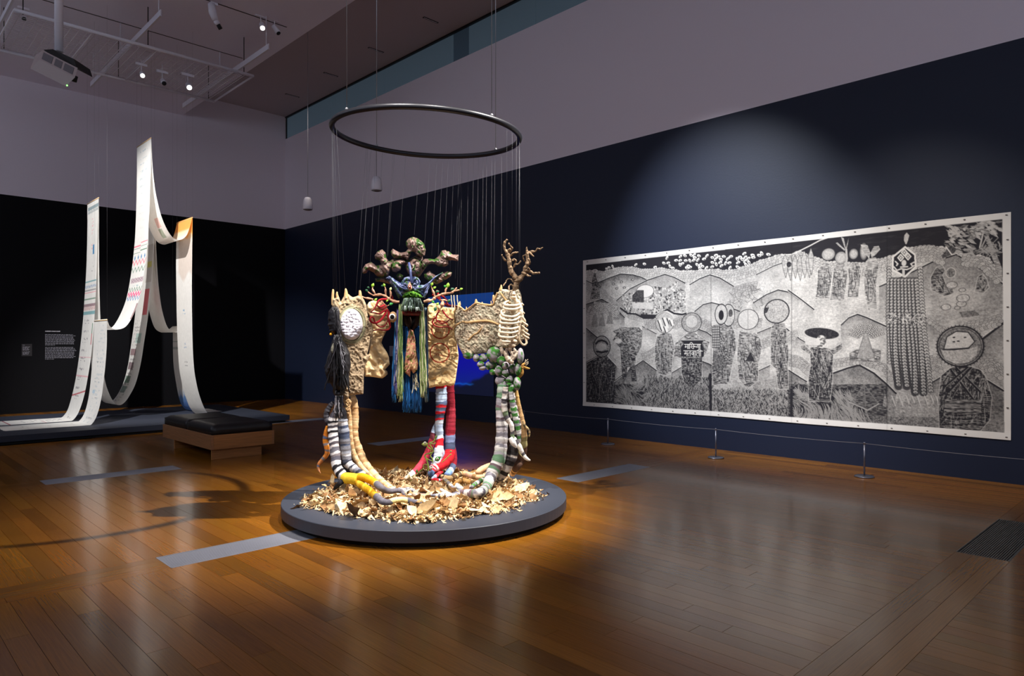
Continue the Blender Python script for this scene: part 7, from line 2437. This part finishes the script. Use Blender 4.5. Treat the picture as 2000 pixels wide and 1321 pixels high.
# flat grey-brown stone among the leaves
so = M7(arr([1490, 680, 1560, 620, 1640, 600, 1760, 610, 1830, 650, 1840, 690, 1760, 715, 1620, 740, 1540, 715]))
tt = t_z(so[:, 0], so[:, 1], .235)
top = PT(so[:, 0], so[:, 1], tt)
lowr = top * 1.0
cen = top.mean(0)
low = cen + (top - cen) * .92
low[:, 2] -= .05
up = cen + (top - cen) * .93
up[:, 2] += .008
n = len(top)
F = [tuple(range(n)), tuple(range(3 * n - 1, 2 * n - 1, -1))]
for i in range(n):
    j = (i + 1) % n
    F += [(i, n + i, n + j, j), (n + i, 2 * n + i, 2 * n + j, n + j)]
single('flat_stone', (np.vstack([up, top, low]), F), material('rough_stone', tuple(lin(168, 144, 124)), .9, vary=.2, vscale=30, bump=.3, bscale=60), 'flat grey-brown slab lying on the dry leaves before the vine stump', 'stone', sm=False)

# ------------------------------------------------------------------ ring with its wires and threads
m_ring = material('black_ring_tube', tuple(lin(40, 40, 46)), 0.35, 0.3)
m_thread = material('clear_nylon_thread', tuple(lin(92, 92, 98)), 0.5)
rc = PT(834.3, 263, 6.37)
RR = .848
ca = np.linspace(0, 2 * math.pi, 97)[:-1]
# tilt: lower towards the camera and towards the right
rt = np.cos(ca) * RR
rf_ = np.sin(ca) * RR
rz = rc[2] - .033 * np.cos(ca) + .035 * np.sin(ca)
rx_, ry_ = rc[0] + CS * rt + SN * rf_, rc[1] - SN * rt + CS * rf_
th = thing('suspension_ring', tuple(rc), 'large black ring hung on wires above the textile sculpture, holding its threads', 'ring')
Pr = np.stack([rx_, ry_, rz], -1)
Pr = np.vstack([Pr, Pr[:2]])
V, F = tube_xyz(Pr, np.full(len(Pr), .0255), 14, caps=False)
part('ring_tube', (V, F), m_ring, th)


def ring_pt(a):
    i = a / (2 * math.pi) * 96
    k = int(i) % 96
    f = i - int(i)
    return Pr[k] * (1 - f) + Pr[k + 1] * f


for px in (677, 736, 960, 968):
    best = None
    for a in np.linspace(0, 2 * math.pi, 720, endpoint=False):
        p = ring_pt(a)
        r, t = CS * p[0] - SN * p[1], SN * p[0] + CS * p[1]
        near = t < 6.37
        want = px in (677, 960)
        d = abs(1000 + FPX * r / t - px) + (0 if near == want else 1000)
        if best is None or d < best[0]:
            best = (d, p)
    p = best[1]
    w = part('hanging_wire', rod(p + [0, 0, .02], (p[0], p[1], ZSOF), .0032, 6), m_wire, th)
    part('loop', ball(p + np.array([0, 0, .03]), .014, 8, 6), m_wire, w)
# threads: picture position of the lower end, depth there
ends_ = [(651, 567, 6.22), (658, 571, 6.22), (674, 562, 6.24), (703, 568, 6.42), (655, 590, 6.24), (736, 492, 6.74), (809, 459, 6.74), (868, 483, 6.74), (898, 588, 6.82), (930, 583, 6.68), (941, 590, 6.66), (958, 588, 6.6), (964, 576, 6.55), (979, 556, 6.5), (990, 470, 6.34), (1008, 545, 6.36),
         (1012, 565, 6.36), (1015, 575, 6.36), (1016, 590, 6.36), (910, 600, 6.8), (720, 575, 6.6), (752, 566, 6.66), (780, 480, 6.76), (828, 500, 6.76), (853, 560, 6.7), (889, 545, 6.7), (695, 575, 6.44), (664, 573, 6.24), (758, 500, 6.76), (843, 500, 6.76), (878, 560, 6.74), (920, 590, 6.76), (948, 585, 6.62), (711, 515, 6.74), (1000, 480, 6.34), (893, 570, 6.72)]
for x, y, t in ends_:
    p = PT(x, y, t)
    pr, pt = CS * p[0] - SN * p[1], SN * p[0] + CS * p[1]
    best = None
    for a in np.linspace(0, 2 * math.pi, 360, endpoint=False):
        w = ring_pt(a)
        r_, t_ = CS * w[0] - SN * w[1], SN * w[0] + CS * w[1]
        sc = abs(r_ - pr) + 0.12 * abs(t_ - pt)
        if best is None or sc < best[0]:
            best = (sc, w)
    q = best[1]
    part('thread', rod(p, q - np.array([0, 0, .02]), .0008, 4), m_thread, th)
